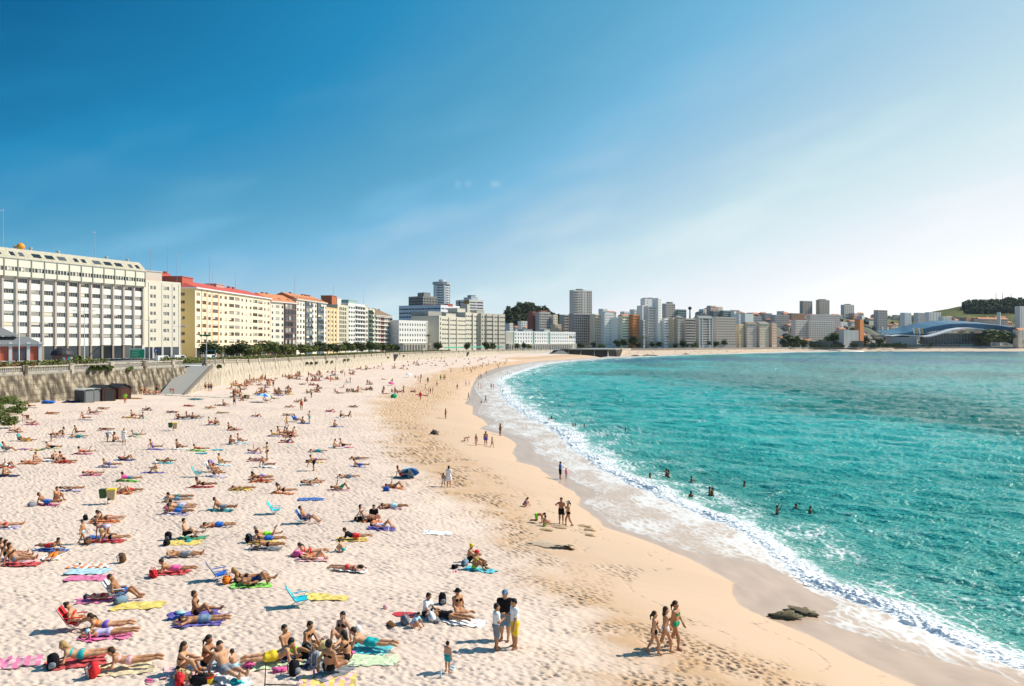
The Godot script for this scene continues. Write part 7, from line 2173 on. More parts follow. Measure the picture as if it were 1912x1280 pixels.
	# flags before the long white hall
	for q in [[1067, 760, 0, "red and yellow striped flag on pole by white hall"], [1074, 760, 1, "white flag with blue diagonal on pole by white hall"]]:
		var base := 6.6
		var ft := thing("flag_pole", q[3], "flag", P(q[0] - 4, q[1], base))
		var pm := MB.new(); pm.tube([Vector3(0, 0, 0), Vector3(0, 13.5, 0)], [0.1, 0.06], 6); part("pole", pm.mesh(), M.pole_white, ft)
		var n := 3
		for s in n:
			var fm := MB.new()
			var y0: float = [0.0, 0.25, 0.75][s] * 1.9
			var y1: float = [0.25, 0.75, 1.0][s] * 1.9
			for j in 6:
				var xa := j * 0.45 + 0.1
				var xb := xa + 0.45
				var ya := -0.05 * j
				var o := 0.0
				if q[2] == 1: o = 0.0
				fm.quad(Vector3(xa, 11.4 + y0 + ya, 0.25 * sin(j * 1.3)), Vector3(xb, 11.4 + y0 + ya - 0.05, 0.25 * sin(j * 1.3 + 1.3)), Vector3(xb, 11.4 + y1 + ya - 0.05, 0.25 * sin(j * 1.3 + 1.3)), Vector3(xa, 11.4 + y1 + ya, 0.25 * sin(j * 1.3)))
			part("stripe", fm.mesh(), fabric((["red", "yel", "red"] if q[2] == 0 else ["wht", "sky", "wht"])[s]), ft)
	# water tower on the ridge
	var wtp := P(1288, 1300)
	var wbase := land_h(wtp.x, 1300) - 1.0
	var wt := thing("water_tower", "dark globe water tower on slim stalk above roofs", "water tower", Vector3(wtp.x, wbase, wtp.z))
	var hh := lev(572, 1300) - wbase
	var w1 := MB.new(); w1.lathe(Vector3.ZERO, [[1.6, 0], [1.1, hh - 5.5]], 10); part("stalk", w1.mesh(), cmat(Color(0.4, 0.4, 0.4)), wt)
	var w2 := MB.new(); w2.blob(Vector3(0, hh - 2.8, 0), Vector3(3.1, 2.9, 3.1), 0.0, 1, 14, 10); part("tank", w2.mesh(), cmat(Color(0.10, 0.10, 0.10)), wt)
	# radio masts on the far hill
	for q in [[1859, 545], [1871, 546], [1887, 547]]:
		var d := 2250.0
		var p := P(q[0], d)
		p.y = land_h(p.x, d)
		var mh := lev(q[1], d) - p.y
		var mm := MB.new(); mm.tube([Vector3.ZERO, Vector3(0, mh, 0)], [1.3, 0.5], 5)
		solo("radio_mast", mm.mesh(), cmat(Color(0.35, 0.33, 0.33)), "slim radio mast on the grassy hill", "mast", Transform3D(Basis(), p), "radio masts on the hill")

func stadium() -> void:
	var d := 1230.0
	var t := thing("stadium", "stadium with long blue curved roof and white wave canopy", "building", P(1780, d, 6.0))
	var X := func(px): return (px - 1780.0) / F * d
	var Y := func(py): return lev(py, d) - 6.0
	# blue shell roof: a long arch from the left hall to the far end
	var shell := func(called: String, prof: Array, thick: float, z0: float, z1: float, col: Color):
		var mb := MB.new()
		for k in prof.size() - 1:
			var a := Vector3(X.call(prof[k][0]), Y.call(prof[k][1]), z0)
			var b := Vector3(X.call(prof[k + 1][0]), Y.call(prof[k + 1][1]), z0)
			var a2 := a + Vector3(0, thick * 0.8, z1 - z0)
			var b2 := b + Vector3(0, thick * 0.8, z1 - z0)
			mb.quad(a, b, b2, a2)
			mb.quad(a - Vector3(0, thick, 0), b - Vector3(0, thick, 0), b, a)
			mb.quad(a2 - Vector3(0, thick, 0), b2 - Vector3(0, thick, 0), b - Vector3(0, thick, 0), a - Vector3(0, thick, 0))
		part(called, mb.mesh(), mat("st_" + called, col, 0.35, {"spec": 0.4}), t)
	shell.call("blue_roof", [[1660, 624], [1690, 621], [1715, 615], [1740, 609], [1770, 604.5], [1800, 603.5], [1830, 604.5], [1860, 607], [1880, 610], [1896, 611]], 7.5, 4.0, -50.0, Color(0.035, 0.11, 0.19))
	shell.call("white_canopy", [[1708, 628], [1722, 627], [1740, 622], [1762, 615.5], [1782, 612.5], [1802, 612.5], [1822, 615], [1840, 618.5]], 1.6, 26.0, 2.0, Color(0.72, 0.71, 0.70))
	shell.call("low_canopy", [[1652, 627], [1670, 625], [1700, 626]], 1.2, 22.0, -6.0, Color(0.66, 0.67, 0.67))
	var gl := MB.new()
	gl.fbox(X.call(1722), X.call(1846), 0, Y.call(622), -8, 3.8)
	part("glass_front", gl.mesh(), cmat(Color(0.17, 0.17, 0.165), 0.25), t)
	for k in 22:
		var px := 1724.0 + k * 5.6
		var ml := MB.new()
		ml.fbox(X.call(px) - 0.35, X.call(px) + 0.35, 0, Y.call(621), 3.803, 4.4)
		part("mullion", ml.mesh(), cmat(Color(0.42, 0.40, 0.38), 0.6), t)
	for k in 3:
		var tr := MB.new()
		tr.fbox(X.call(1722), X.call(1846), 2.0 + k * 5.5, 3.4 + k * 5.5, 4.402, 4.9)
		part("floor_band", tr.mesh(), cmat(Color(0.30, 0.28, 0.26), 0.7), t)
	var lf := MB.new()
	lf.fbox(X.call(1655), X.call(1700), 0, Y.call(629), -4, 18)
	part("side_hall", lf.mesh(), cmat(Color(0.40, 0.41, 0.41), 0.4), t)
	for k in 4:                                        # orange and white stripes on the end wall
		var sb := MB.new()
		var x0: float = X.call(1703.0 + k * 5.0)
		sb.obox(Vector3(x0, Y.call(623), 4.2 + k * 0.1), Vector3(3.0, 0, 0), Vector3(-2.0, 9.5, -1.0), Vector3(0, 0, 0.3))
		part("stripe", sb.mesh(), cmat(Color(0.62, 0.36, 0.12) if k % 2 else Color(0.7, 0.7, 0.68), 0.6), t)
	# low blue and dark sheds by the shore
	for q in [[1515, 1555, 637, 649, Color(0.10, 0.11, 0.11)], [1560, 1612, 636, 649, Color(0.12, 0.12, 0.12)], [1612, 1640, 642, 650, Color(0.05, 0.17, 0.2)], [1660, 1720, 642, 650, Color(0.06, 0.14, 0.17)], [1722, 1790, 643, 650, Color(0.06, 0.13, 0.16)], [1792, 1815, 642, 650, Color(0.05, 0.2, 0.26)]]:
		var dd := far_wall_d(q[0]) + 6.0
		var sh := thing("shore_pavilion", "low dark glazed pavilion on the bay head promenade", "pavilion", P(q[0], dd, 6.2), 0.0, "low pavilions at the bay head")
		var W: float = (q[1] - q[0]) / F * dd
		var Hh: float = lev(q[2], dd) - 6.2
		var b := MB.new(); b.fbox(0, W, 0, Hh - 0.6, -8, 0); part("wall", b.mesh(), cmat(q[4], 0.4), sh)
		var r := MB.new(); r.fbox(-1, W + 1, Hh - 0.59, Hh, -9, 1.5); part("roof", r.mesh(), cmat(Color(0.25, 0.24, 0.22), 0.8), sh)

func wear_of(code: String) -> Array:
	var out := []
	for piece in code.split("+"):
		var kv := piece.split(":")
		var c := kv[1].split("/")
		var c2 := c[1] if c.size() > 1 else c[0]
		match kv[0]:
			"bk": out.append_array([["top", c[0]], ["briefs", c2]])
			"tk": out.append(["trunks", c[0]])
			"br": out.append(["briefs", c[0]])
			"sh": out.append(["shorts", c[0]])
			"op": out.append(["onepiece", c[0]])
			"ts": out.append_array([["tshirt", c[0]], ["shorts", c2]])
			"tt": out.append_array([["tshirt", c[0]], ["trunks", c2]])
			"tl": out.append_array([["tshirt", c[0]], ["leggings", c2]])
			"rb": out.append(["robe", c[0]])
			"cap": out.append(["cap", c[0]])
			"hat": out.append(["hat", c[0]])
	return out

func place(rows: Array, where := "") -> void:
	for r in rows:
		person(r[0], r[1], r[2], r[3], r[4], wear_of(r[5]), r[6], r[7] if r.size() > 7 else (0.97 if r[3] == "f" else 1.03), r[8] if r.size() > 8 else "", r[9] if r.size() > 9 else -1, 0.0, where)

func build_people() -> void:
	# --- the groups nearest the viewpoint
	place([
		[197, 1176, "PE", "f", 17, "bk:org/pur", "tn"], [203, 1188, "PF", "f", 15, "op:lil+cap:sky", "", 0.98, "pnk"],
		[151, 1237, "PE", "f", 22, "bk:tea", "ly", 1.0, "red"], [241, 1249, "PE", "f", 18, "bk:ros", "bn", 1.0, "str"],
		[192, 1119, "SU", "f", 25, "bk:red+cap:nav", "", 0.9, "pnk"],
		[368, 1151, "S1", "f", 10, "bk:blk", "bn", 1.0, "pur"], [376, 1161, "PF", "m", 16, "tk:den", "sn", 1.04, "pur"],
		[474, 1094, "SO", "m", 20, "tk:nav", "sk", 1.05, "lim"], [459, 1087, "PE", "f", 20, "bk:blk", "ly", 1.0],
		[338, 1256, "SH", "f", 5, "bk:blk", "ln", 1.05, "ros"], [385, 1243, "SH", "f", -5, "bk:blk", "tk", 1.05, "sky"],
		[420, 1264, "SB", "m", -35, "tk:gry", "sk", 1.08, "wht"], [410, 1246, "SC", "m", -20, "tk:tea", "sn", 0.62], [437, 1246, "SC", "m", 165, "tk:sky", "sn", 0.68],
		[536, 1229, "S1", "m", -25, "tk:lim", "sk", 1.05, "nav"], [512, 1240, "PE", "m", 197, "tk:yel", "sk", 1.04, "mint"],
		[574, 1211, "SC", "f", -30, "bk:blk/tea", "bk", 1.05], [637, 1203, "S1", "f", -105, "bk:blk/tea", "lk", 1.05],
		[648, 1233, "SC", "f", 165, "bk:blk", "lk", 1.05, "mint"], [688, 1213, "PE", "m", -8, "tk:tea", "sn", 1.05, "trq"],
		[614, 1258, "SS", "f", 60, "bk:blk", "bk", 1.08, "gry"],
		[771, 1171, "CR", "f", -20, "tl:sky/ros", "sk", 0.68], [796, 1149, "SC", "f", -30, "tl:wht/blk", "bk", 1.02],
		[857, 1149, "SS", "f", -55, "bk:blk+hat:blk", "", 1.05], [838, 1159, "PF", "f", -24, "op:blk", "sk", 1.05, "wht"],
		[927, 1211, "SF", "m", 12, "ts:wht/gry", "sk", 0.98], [943, 1193, "ST", "m", -95, "ts:blk/den+cap:den", "", 1.1], [961, 1208, "SP", "m", 200, "ts:wht/yel", "sk", 1.07],
		[836, 1254, "ST", "m", 50, "tk:tea", "sk", 0.6],
		[1222, 1219, "WK", "f", -8, "bk:blk", "tn", 0.93], [1243, 1216, "WK", "f", 0, "bk:blk/wht", "ln", 1.0], [1261, 1209, "WK", "f", -35, "bk:grn", "tn", 1.06],
	])
	# --- the next groups up the sand
	place([
		[12, 986, "SU", "f", 12, "bk:red", "sn", 1.0, "lil"],
		[13, 1043, "SB", "f", 8, "bk:blk", "lk", 1.05, "lil"], [22, 1046, "SB", "f", 6, "bk:brn", "lk", 1.05, "ros"], [29, 1052, "SB", "f", 8, "bk:blk/gry", "lk", 1.05, "red"],
		[95, 1025, "PE", "m", 170, "tk:red", "sk", 0.85, "blu"], [100, 1038, "PF", "m", -75, "tk:org", "sn", 0.9, "wht"],
		[201, 968, "PF", "f", 10, "bk:blk", "sn", 1.0], [199, 973, "PE", "f", 12, "bk:blk/brn", "tn", 1.0, "org"],
		[154, 1013, "WK", "m", 10, "br:sky", "sn", 0.78], [199, 1004, "A4", "f", 175, "bk:lil", "sn", 1.0, "blu"], [207, 1009, "PE", "f", 10, "bk:blk", "ty", 1.0, "red"],
		[347, 1004, "S1", "m", 5, "tk:blk", "sk", 1.05, "grn"], [406, 984, "PF", "m", 14, "tk:blu", "sk", 1.05],
		[343, 1040, "SA", "m", 8, "tk:gry", "sk", 1.05], [324, 1071, "PE", "m", 8, "tk:pnk", "sn", 1.05, "red"],
		[495, 1006, "PK", "m", 10, "tk:lim", "sg", 1.0], [498, 1015, "PE", "m", 8, "tk:blu", "sk", 1.05, "yel"], [500, 1025, "PE", "m", 8, "br:blk", "sk", 0.9, "gry"],
		[578, 1035, "PE", "f", 15, "bk:red", "tn", 1.0, "org"], [587, 1043, "SK", "f", 15, "bk:org", "sk", 1.0, "ros"],
		[680, 974, "SB", "f", -10, "bk:gry", "lk", 1.0, "org"], [698, 970, "SC", "m", -80, "ts:blk/red", "sk", 1.05],
		[733, 949, "PF", "m", 5, "tk:sky", "sn", 1.05, "ros"], [715, 988, "SK", "f", 5, "op:lil", "sn", 1.0, "pur"],
		[661, 1007, "PE", "m", 6, "tt:blk/red", "sn", 1.05, "yel"], [641, 1028, "CR", "f", 160, "br:tea", "sk", 0.75], [650, 1062, "PF", "f", 170, "bk:red", "tn", 1.02, "wht"],
		[877, 1048, "SH", "m", -15, "tk:blk+cap:yel", "", 1.05], [887, 1063, "SH", "f", -20, "bk:lim+cap:red", "", 1.05, "trq"],
	])
	place([
		[838, 909, "ST", "f", 90, "rb:wht", "tn", 1.05], [828, 908, "WK", "m", 80, "tk:wht", "sk", 0.68],
		[979, 945, "CR", "f", -20, "op:pur", "tn", 0.8], [1002, 976, "A4", "m", -15, "tk:lim", "sn", 0.85], [1017, 982, "SH", "m", 30, "br:lim", "sn", 0.78],
		[1048, 978, "WR", "m", -95, "tk:blk", "sk", 1.08], [1061, 982, "WK", "f", 170, "bk:blk+cap:wht", "tn", 1.05],
		[1046, 894, "SP", "m", 10, "ts:blu/blk", "sk", 1.05], [1057, 893, "ST", "f", -60, "op:pnk", "tn", 0.65],
		[832, 781, "SP", "f", 30, "bk:brn", "sn"], [868, 825, "A4", "m", 10, "br:ros", "sk", 0.8], [889, 832, "ST", "m", 60, "tk:ros", "sk", 0.85], [907, 831, "ST", "m", 100, "tk:pur", "sk", 1.05], [919, 835, "WK", "m", 20, "tk:gry", "sk", 0.8], [934, 813, "SP", "f", 40, "bk:brn", "sn", 1.05],
		[907, 752, "WK", "f", 200, "bk:blk", "lk"], [898, 752, "CR", "m", 0, "br:blk", "sk", 0.8], [875, 746, "WK", "m", 20, "tk:tea", "sk"],
		[870, 720, "ST", "m", 0, "ts:lil/nav", "sk"], [876, 720, "ST", "f", 180, "rb:lil", "sn"], [893, 723, "ST", "m", 0, "tk:brn", "sk"], [898, 726, "ST", "f", 180, "bk:red", "sn"], [917, 726, "ST", "m", 30, "tk:blk", "sk"], [921, 726, "ST", "f", 200, "bk:brn", "lk"],
		[854, 728, "WK", "m", -90, "tk:yel", "sk"], [908, 699, "WK", "m", 20, "tk:blk", "sk"], [894, 707, "ST", "m", 0, "tk:brn", "sk"], [899, 708, "ST", "f", 180, "bk:blk", "lk"], [897, 704, "ST", "f", 30, "bk:gry", "sn"],
		[785, 746, "WK", "m", -60, "tt:red/red", "sk", 1.05], [795, 729, "WK", "f", 200, "rb:wht", "sn"], [801, 733, "ST", "m", 0, "br:blk", "sk", 0.75], [804, 734, "ST", "m", 60, "br:gry", "sk", 0.75], [808, 735, "ST", "m", 180, "br:blk", "sk", 0.9],
		[816, 721, "WK", "m", 180, "tk:nav", "sk"], [799, 715, "ST", "m", 90, "tk:grn", "sn"], [785, 716, "ST", "m", 90, "br:ros", "sn", 0.7], [823, 709, "ST", "m", -80, "ts:lim/blk", "sk"], [829, 709, "WK", "m", 200, "tk:blk", "sk"], [831, 708, "WK", "f", 200, "bk:brn", "lk"],
		[842, 695, "WK", "f", 0, "bk:brn", "sn"], [865, 693, "ST", "f", 0, "bk:brn", "sk"], [872, 692, "ST", "m", 0, "tk:red", "sk"], [878, 692, "ST", "m", 180, "tk:brn", "sk"], [880, 696, "WK", "f", 60, "bk:ros", "sn"], [882, 690, "ST", "m", 0, "tk:nav", "sk"], [885, 691, "ST", "f", 0, "bk:red", "sn"], [887, 691, "ST", "m", 0, "tk:brn", "sk"], [890, 689, "ST", "f", 0, "bk:brn", "lk"], [895, 686, "ST", "m", 0, "tk:lil", "sk"], [901, 687, "ST", "m", 0, "ts:nav/nav", "sk"], [931, 687, "ST", "m", 0, "ts:gry/nav", "sk"], [912, 681, "WK", "m", 0, "ts:gry/gry", "sk"], [933, 680, "WK", "m", 0, "ts:yel/gry", "sk"], [943, 680, "WK", "m", 0, "ts:nav/blk", "sk"], [945, 675, "ST", "m", 0, "ts:blk/blk", "sk"], [947, 675, "ST", "f", 0, "ts:gry/blk", "sk"],
	])
	# --- the left half of the dry sand
	place([
		[55, 761, "SB", "m", 0, "tk:brn", "sn", 1.0, "nav"], [98, 772, "PF", "f", 2, "bk:org", "sn", 1.0, "org"], [170, 772, "SB", "f", 0, "bk:blk", "lk", 1.0, "pnk"], [178, 770, "SO", "m", 0, "tk:sky", "sk"], [193, 763, "SU", "f", 2, "bk:brn", "sk", 1.0, "org"],
		[157, 784, "SB", "f", 0, "bk:red", "sk", 1.0, "blu"], [275, 766, "SK", "m", 0, "tk:blk", "sk", 1.0, "gry"], [247, 779, "S1", "f", 10, "bk:brn", "sn", 1.0, "org"], [240, 780, "PF", "f", 10, "bk:yel", "sk"], [268, 781, "SH", "f", 180, "bk:tea", "sn", 1.0, "mint"],
		[52, 786, "A4", "m", 180, "tk:brn", "sn"], [61, 793, "SK", "f", 2, "bk:ros", "sn", 1.0, "pnk"], [30, 807, "SK", "f", 2, "bk:brn", "sk", 1.0, "ros"], [36, 821, "S1", "m", 0, "tt:tea/gry", "sk", 1.0, ""], [50, 822, "SO", "m", 0, "tk:yel", "sn"],
		[106, 815, "PK", "f", 170, "bk:ros", "sn", 1.0, "lil"], [96, 823, "BD", "m", 20, "br:blk", "sn", 0.85], [97, 836, "RC", "m", 10, "tk:blk", "sk", 1.0, "mint"], [117, 812, "S1", "f", 200, "bk:blk", "lk"], [144, 810, "SB", "f", 0, "bk:brn", "sk"], [147, 817, "PF", "m", 5, "tk:tea", "sn", 1.0, "sky"],
		[198, 803, "PF", "f", 2, "op:brn", "sn", 1.0, "ros"], [201, 824, "BD", "m", 20, "ts:wht/gry", "sn"], [213, 824, "SH", "f", 0, "bk:blk", "lk", 1.0, "gry"], [232, 831, "ST", "f", -70, "rb:wht", "sy", 1.0], [256, 815, "PK", "f", 5, "bk:tea", "sy", 1.0, "mint"],
		[65, 861, "SC", "f", -10, "bk:brn", "sn"], [57, 865, "SU", "f", 8, "bk:org", "sn", 1.0, "org"], [102, 860, "S1", "f", 170, "bk:blk+hat:str", "", 1.0, "wht"], [119, 859, "CR", "f", 180, "bk:blk", "bk"], [122, 863, "PF", "f", 5, "bk:red", "sn", 1.0, "red"],
		[158, 847, "PK", "f", 8, "bk:red", "sk", 1.0, "pnk"], [236, 858, "SK", "f", -4, "bk:red", "lk", 1.0, "blu"], [205, 870, "PE", "f", 0, "bk:blu", "sy", 1.0, "lil"], [172, 887, "SU", "f", 2, "bk:red", "sn", 1.0, "pnk"],
		[12, 873, "SK", "m", 2, "tk:brn", "sn", 1.0, "red"], [8, 888, "SC", "f", 0, "bk:gry+hat:wht", "", 1.0, "nav"], [241, 899, "PE", "m", 2, "tt:pnk/den", "sn", 1.0, "lim"], [228, 919, "SK", "f", -4, "bk:brn", "sn", 1.0, "org"], [240, 916, "PF", "m", 8, "tk:red", "sk", 1.0],
		[132, 916, "SU", "f", 5, "bk:gry", "sk", 1.0, "lil"], [105, 932, "SH", "f", -15, "bk:org", "sn", 1.02], [87, 941, "RC", "m", 0, "tk:blu", "sk", 1.05, "pnk"],
		[360, 746, "PF", "m", 170, "tk:tea", "sk", 1.0, "trq"], [371, 746, "PF", "m", 5, "tk:tea", "sk", 1.0, "trq"], [353, 758, "PF", "f", 0, "bk:red", "sk", 1.0, "red"], [418, 757, "S1", "f", -10, "bk:brn", "sk", 1.0, "ros"], [410, 757, "PF", "f", 5, "bk:red", "sn"], [438, 757, "WK", "m", -90, "tk:nav", "sn", 1.05], [392, 763, "SO", "f", -5, "bk:org", "sk", 1.0, "str"], [322, 770, "PF", "m", -5, "br:nav", "sn", 1.0, "gry"],
		[333, 782, "SB", "m", 0, "tk:brn", "sk", 1.0, "blu"], [341, 782, "PE", "m", 10, "tk:blk", "sk"], [350, 782, "S1", "f", 10, "bk:sky", "lk", 1.0, "sky"], [359, 782, "SH", "m", 10, "tk:nav", "sk"], [367, 781, "SO", "f", 10, "bk:tea", "sn", 1.0, "trq"],
		[416, 772, "PF", "f", 0, "bk:str", "sn", 1.0, "str"], [392, 793, "S1", "m", 0, "tk:pnk", "sk", 1.0, "gry"], [402, 792, "SH", "m", -10, "tk:brn", "sk", 1.0], [428, 802, "S1", "f", 0, "bk:blk", "sn"], [438, 803, "PF", "m", 2, "br:blk", "sk", 1.0, "ros"], [480, 778, "SK", "m", 0, "tk:red", "sn", 1.0, "lil"],
		[286, 839, "SB", "f", 5, "bk:pur", "sk", 1.0, "pur"], [332, 838, "S1", "f", 0, "bk:blk", "bn", 1.0, "wht"], [372, 841, "PE", "f", 2, "bk:red", "sn", 1.0, "lim"], [430, 829, "SH", "f", -5, "bk:brn", "lk", 1.0, "wht"], [446, 827, "S1", "f", -10, "bk:sky", "sk", 1.0, "sky"],
		[477, 845, "SK", "f", 2, "bk:ros", "sn", 1.0, "lil"], [499, 859, "SP", "f", 190, "bk:blk", "sn", 1.03], [481, 860, "PF", "f", 4, "bk:ros", "sk", 1.0, "ros"], [495, 871, "SB", "m", -5, "br:sky+cap:lil", "", 1.0, "wht"],
		[308, 865, "SO", "f", 2, "bk:str", "sn", 1.0, "trq"], [411, 868, "S1", "m", -10, "tk:str", "sk", 1.0, "sky"], [401, 888, "S1", "f", -20, "bk:blk", "ln", 1.0, "lil"], [293, 883, "SH", "m", 190, "tk:str+hat:wht", "", 1.0, "pur"],
		[380, 908, "PE", "f", 5, "bk:blk", "sn", 1.0, "red"], [452, 914, "PF", "f", 4, "bk:str", "sn", 1.0, "yel"], [487, 889, "PF", "m", 4, "tk:pur", "sk"], [483, 894, "PE", "f", 4, "bk:brn", "ln", 1.0], [489, 899, "PF", "f", 2, "bk:red", "sk", 1.0, "org"], [530, 921, "PE", "f", 3, "bk:blk", "tn", 1.0, "org"],
		[334, 930, "PF", "f", 6, "bk:tea", "sn", 1.0, "sky"], [329, 937, "PE", "m", 4, "tk:den", "sk", 1.05], [337, 946, "PF", "m", 4, "tk:lil", "sk", 1.05], [334, 953, "PE", "m", 2, "tk:den", "sk", 1.05], [330, 960, "PE", "m", 2, "tk:blu", "sn", 1.05, "lil"], [415, 953, "RC", "m", 0, "tk:gry", "sk", 1.05, "tea"],
		[523, 811, "SB", "f", 5, "bk:org", "lk", 1.0, "org"], [515, 813, "PE", "f", 5, "bk:yel", "sn", 1.0, "lil"], [531, 810, "SH", "m", 20, "tk:blk", "sk"], [538, 812, "S1", "f", 10, "bk:blk", "lk"], [546, 812, "SB", "m", 170, "tk:red", "sk", 1.0, "ros"], [541, 816, "SO", "m", 10, "tk:blk", "sk"],
		[537, 826, "SK", "m", 2, "tk:blu", "sk", 1.0, "red"], [563, 765, "ST", "f", -60, "op:red", "sn", 1.05], [541, 760, "SO", "f", 0, "bk:ros", "sn", 1.0, "ros"], [538, 775, "SU", "f", 0, "bk:str", "sk", 1.0, "gry"], [536, 796, "WK", "f", 180, "bk:yel", "sn"], [564, 790, "SC", "f", 0, "bk:blk", "lk", 1.0, "blu"], [578, 790, "SF", "m", 180, "tk:tea", "sn", 1.0],
		[618, 769, "SK", "f", 0, "op:pnk", "sk", 1.0, "pnk"], [636, 779, "SH", "m", 0, "tk:blk", "sn", 1.0, "wht"], [651, 779, "SB", "f", 180, "bk:brn", "lk"], [660, 760, "SO", "f", 0, "bk:blk", "sn", 1.0, "gry"], [624, 796, "SC", "m", 0, "br:sky", "sk", 1.0, "blu"], [624, 835, "SC", "f", 0, "op:str", "sk", 1.0, "wht"], [640, 834, "SB", "m", 0, "tk:blk", "sn", 1.0, "pnk"],
		[593, 844, "PF", "m", 2, "tk:tea", "sk", 1.0, "sky"], [590, 863, "PE", "m", 3, "br:pur", "sn", 1.0, "yel"], [586, 878, "BD", "m", 190, "tk:blk", "sk", 0.95], [670, 857, "PF", "f", 2, "bk:gry", "sk", 1.0], [671, 871, "RC", "m", 0, "tk:blu", "sk", 1.0, "lil"], [650, 892, "PF", "m", 2, "tk:gry", "sn", 1.0, "wht"], [584, 901, "SO", "f", 5, "bk:tea", "lk", 1.0], [580, 905, "SU", "f", 3, "bk:brn", "sk", 1.0, "wht"], [636, 914, "SK", "m", 12, "tk:grn", "sk", 1.0, "ros"], [737, 911, "SK", "f", 2, "bk:brn", "sk", 1.0, "org"], [748, 890, "SB", "f", 5, "bk:red", "lk", 1.0, "gry"],
		[384, 729, "ST", "m", -60, "tk:blk", "sk", 1.05], [390, 730, "ST", "m", -80, "tk:nav", "sk", 1.05], [395, 730, "ST", "m", -100, "tk:nav", "sk", 1.05], [293, 734, "ST", "m", 90, "tk:blk", "sk", 1.05], [234, 752, "ST", "m", -80, "tt:lim/org", "sk", 1.05], [324, 736, "BD", "m", 190, "tk:red", "sn", 1.0],
	])
	# --- bathers; the water hides what is under it
	for r in [[1214, 889, 0.28, "ST", 0], [1244, 884, 0.5, "WR", 180], [1248, 886, 0.45, "ST", 180], [1291, 895, 0.3, "WR", 0], [1290, 926, 0.4, "ST", 90], [1325, 922, 0.6, "ST", 0], [1330, 922, 0.55, "ST", 180], [1390, 905, 0.32, "ST", 180], [1451, 957, 0.55, "WA", 0], [1486, 948, 0.3, "ST", 200], [1513, 954, 0.36, "ST", 180], [1025, 785, 0.35, "ST", 0], [1030, 782, 0.5, "ST", 60], [1037, 785, 0.3, "ST", 0], [1070, 795, 0.4, "ST", 0], [1074, 795, 0.4, "ST", 180], [1091, 796, 0.35, "ST", 0], [1154, 748, 0.35, "ST", 0], [1164, 748, 0.35, "ST", 0], [1168, 803, 0.35, "ST", 0], [1005, 732, 0.35, "ST", 0], [956, 726, 0.4, "ST", 0], [939, 733, 0.8, "ST", 0], [985, 718, 0.35, "ST", 0], [1028, 713, 0.35, "ST", 0], [1048, 714, 0.35, "ST", 0], [1014, 699, 0.35, "ST", 0], [1017, 698, 0.35, "ST", 0], [1020, 699, 0.35, "ST", 0], [1031, 698, 0.3, "ST", 0], [936, 708, 0.8, "ST", 0], [947, 710, 0.4, "ST", 0], [944, 701, 0.5, "ST", 0], [948, 698, 0.5, "ST", 0], [952, 700, 0.7, "ST", 0], [955, 698, 0.6, "ST", 0], [963, 701, 0.4, "ST", 0], [968, 687, 0.7, "ST", 0], [973, 688, 0.6, "ST", 0]]:
		# r[2] metres show above the water
		var o := person(r[0], r[1], r[3], "m" if int(r[0]) % 3 else "f", r[4], wear_of("tk:nav" if int(r[0]) % 3 else "bk:blk"), "sk" if int(r[0]) % 2 else "lk", 1.0, "", 2, 0.0, "in the green water" if r[1] > 860 else "in the far shallows")
		o.position.y = 0.1 + r[2] - 1.72
	# --- bathers farther along, loosely scattered
	var g := RandomNumberGenerator.new()
	g.seed = 2024
	var poses := ["SB", "PF", "SU", "SH", "PE", "SK", "S1", "SC", "RC", "ST", "WK"]
	var cols := ["blk", "red", "blu", "tea", "brn", "nav", "org", "gry", "pnk", "blk"]
	for k in 30:
		var px := g.randf_range(430, 790)
		var lo := lerpf(712, 676, (px - 430.0) / 360.0)
		var py := lo + (752.0 - lo) * g.randf()
		var p: String = poses[g.randi() % poses.size()]
		var sex := "f" if g.randf() < 0.5 else "m"
		var c: String = cols[g.randi() % cols.size()]
		person(px, py, p, sex, 10.0 + g.randf_range(-30, 30) if p in LYING else g.randf_range(0, 360), wear_of(("bk:" if sex == "f" else "tk:") + c), ["sk", "sn", "lk"][g.randi() % 3], 1.0, cols[g.randi() % cols.size()] if g.randf() < 0.6 and p in LYING else "")
	crowd()

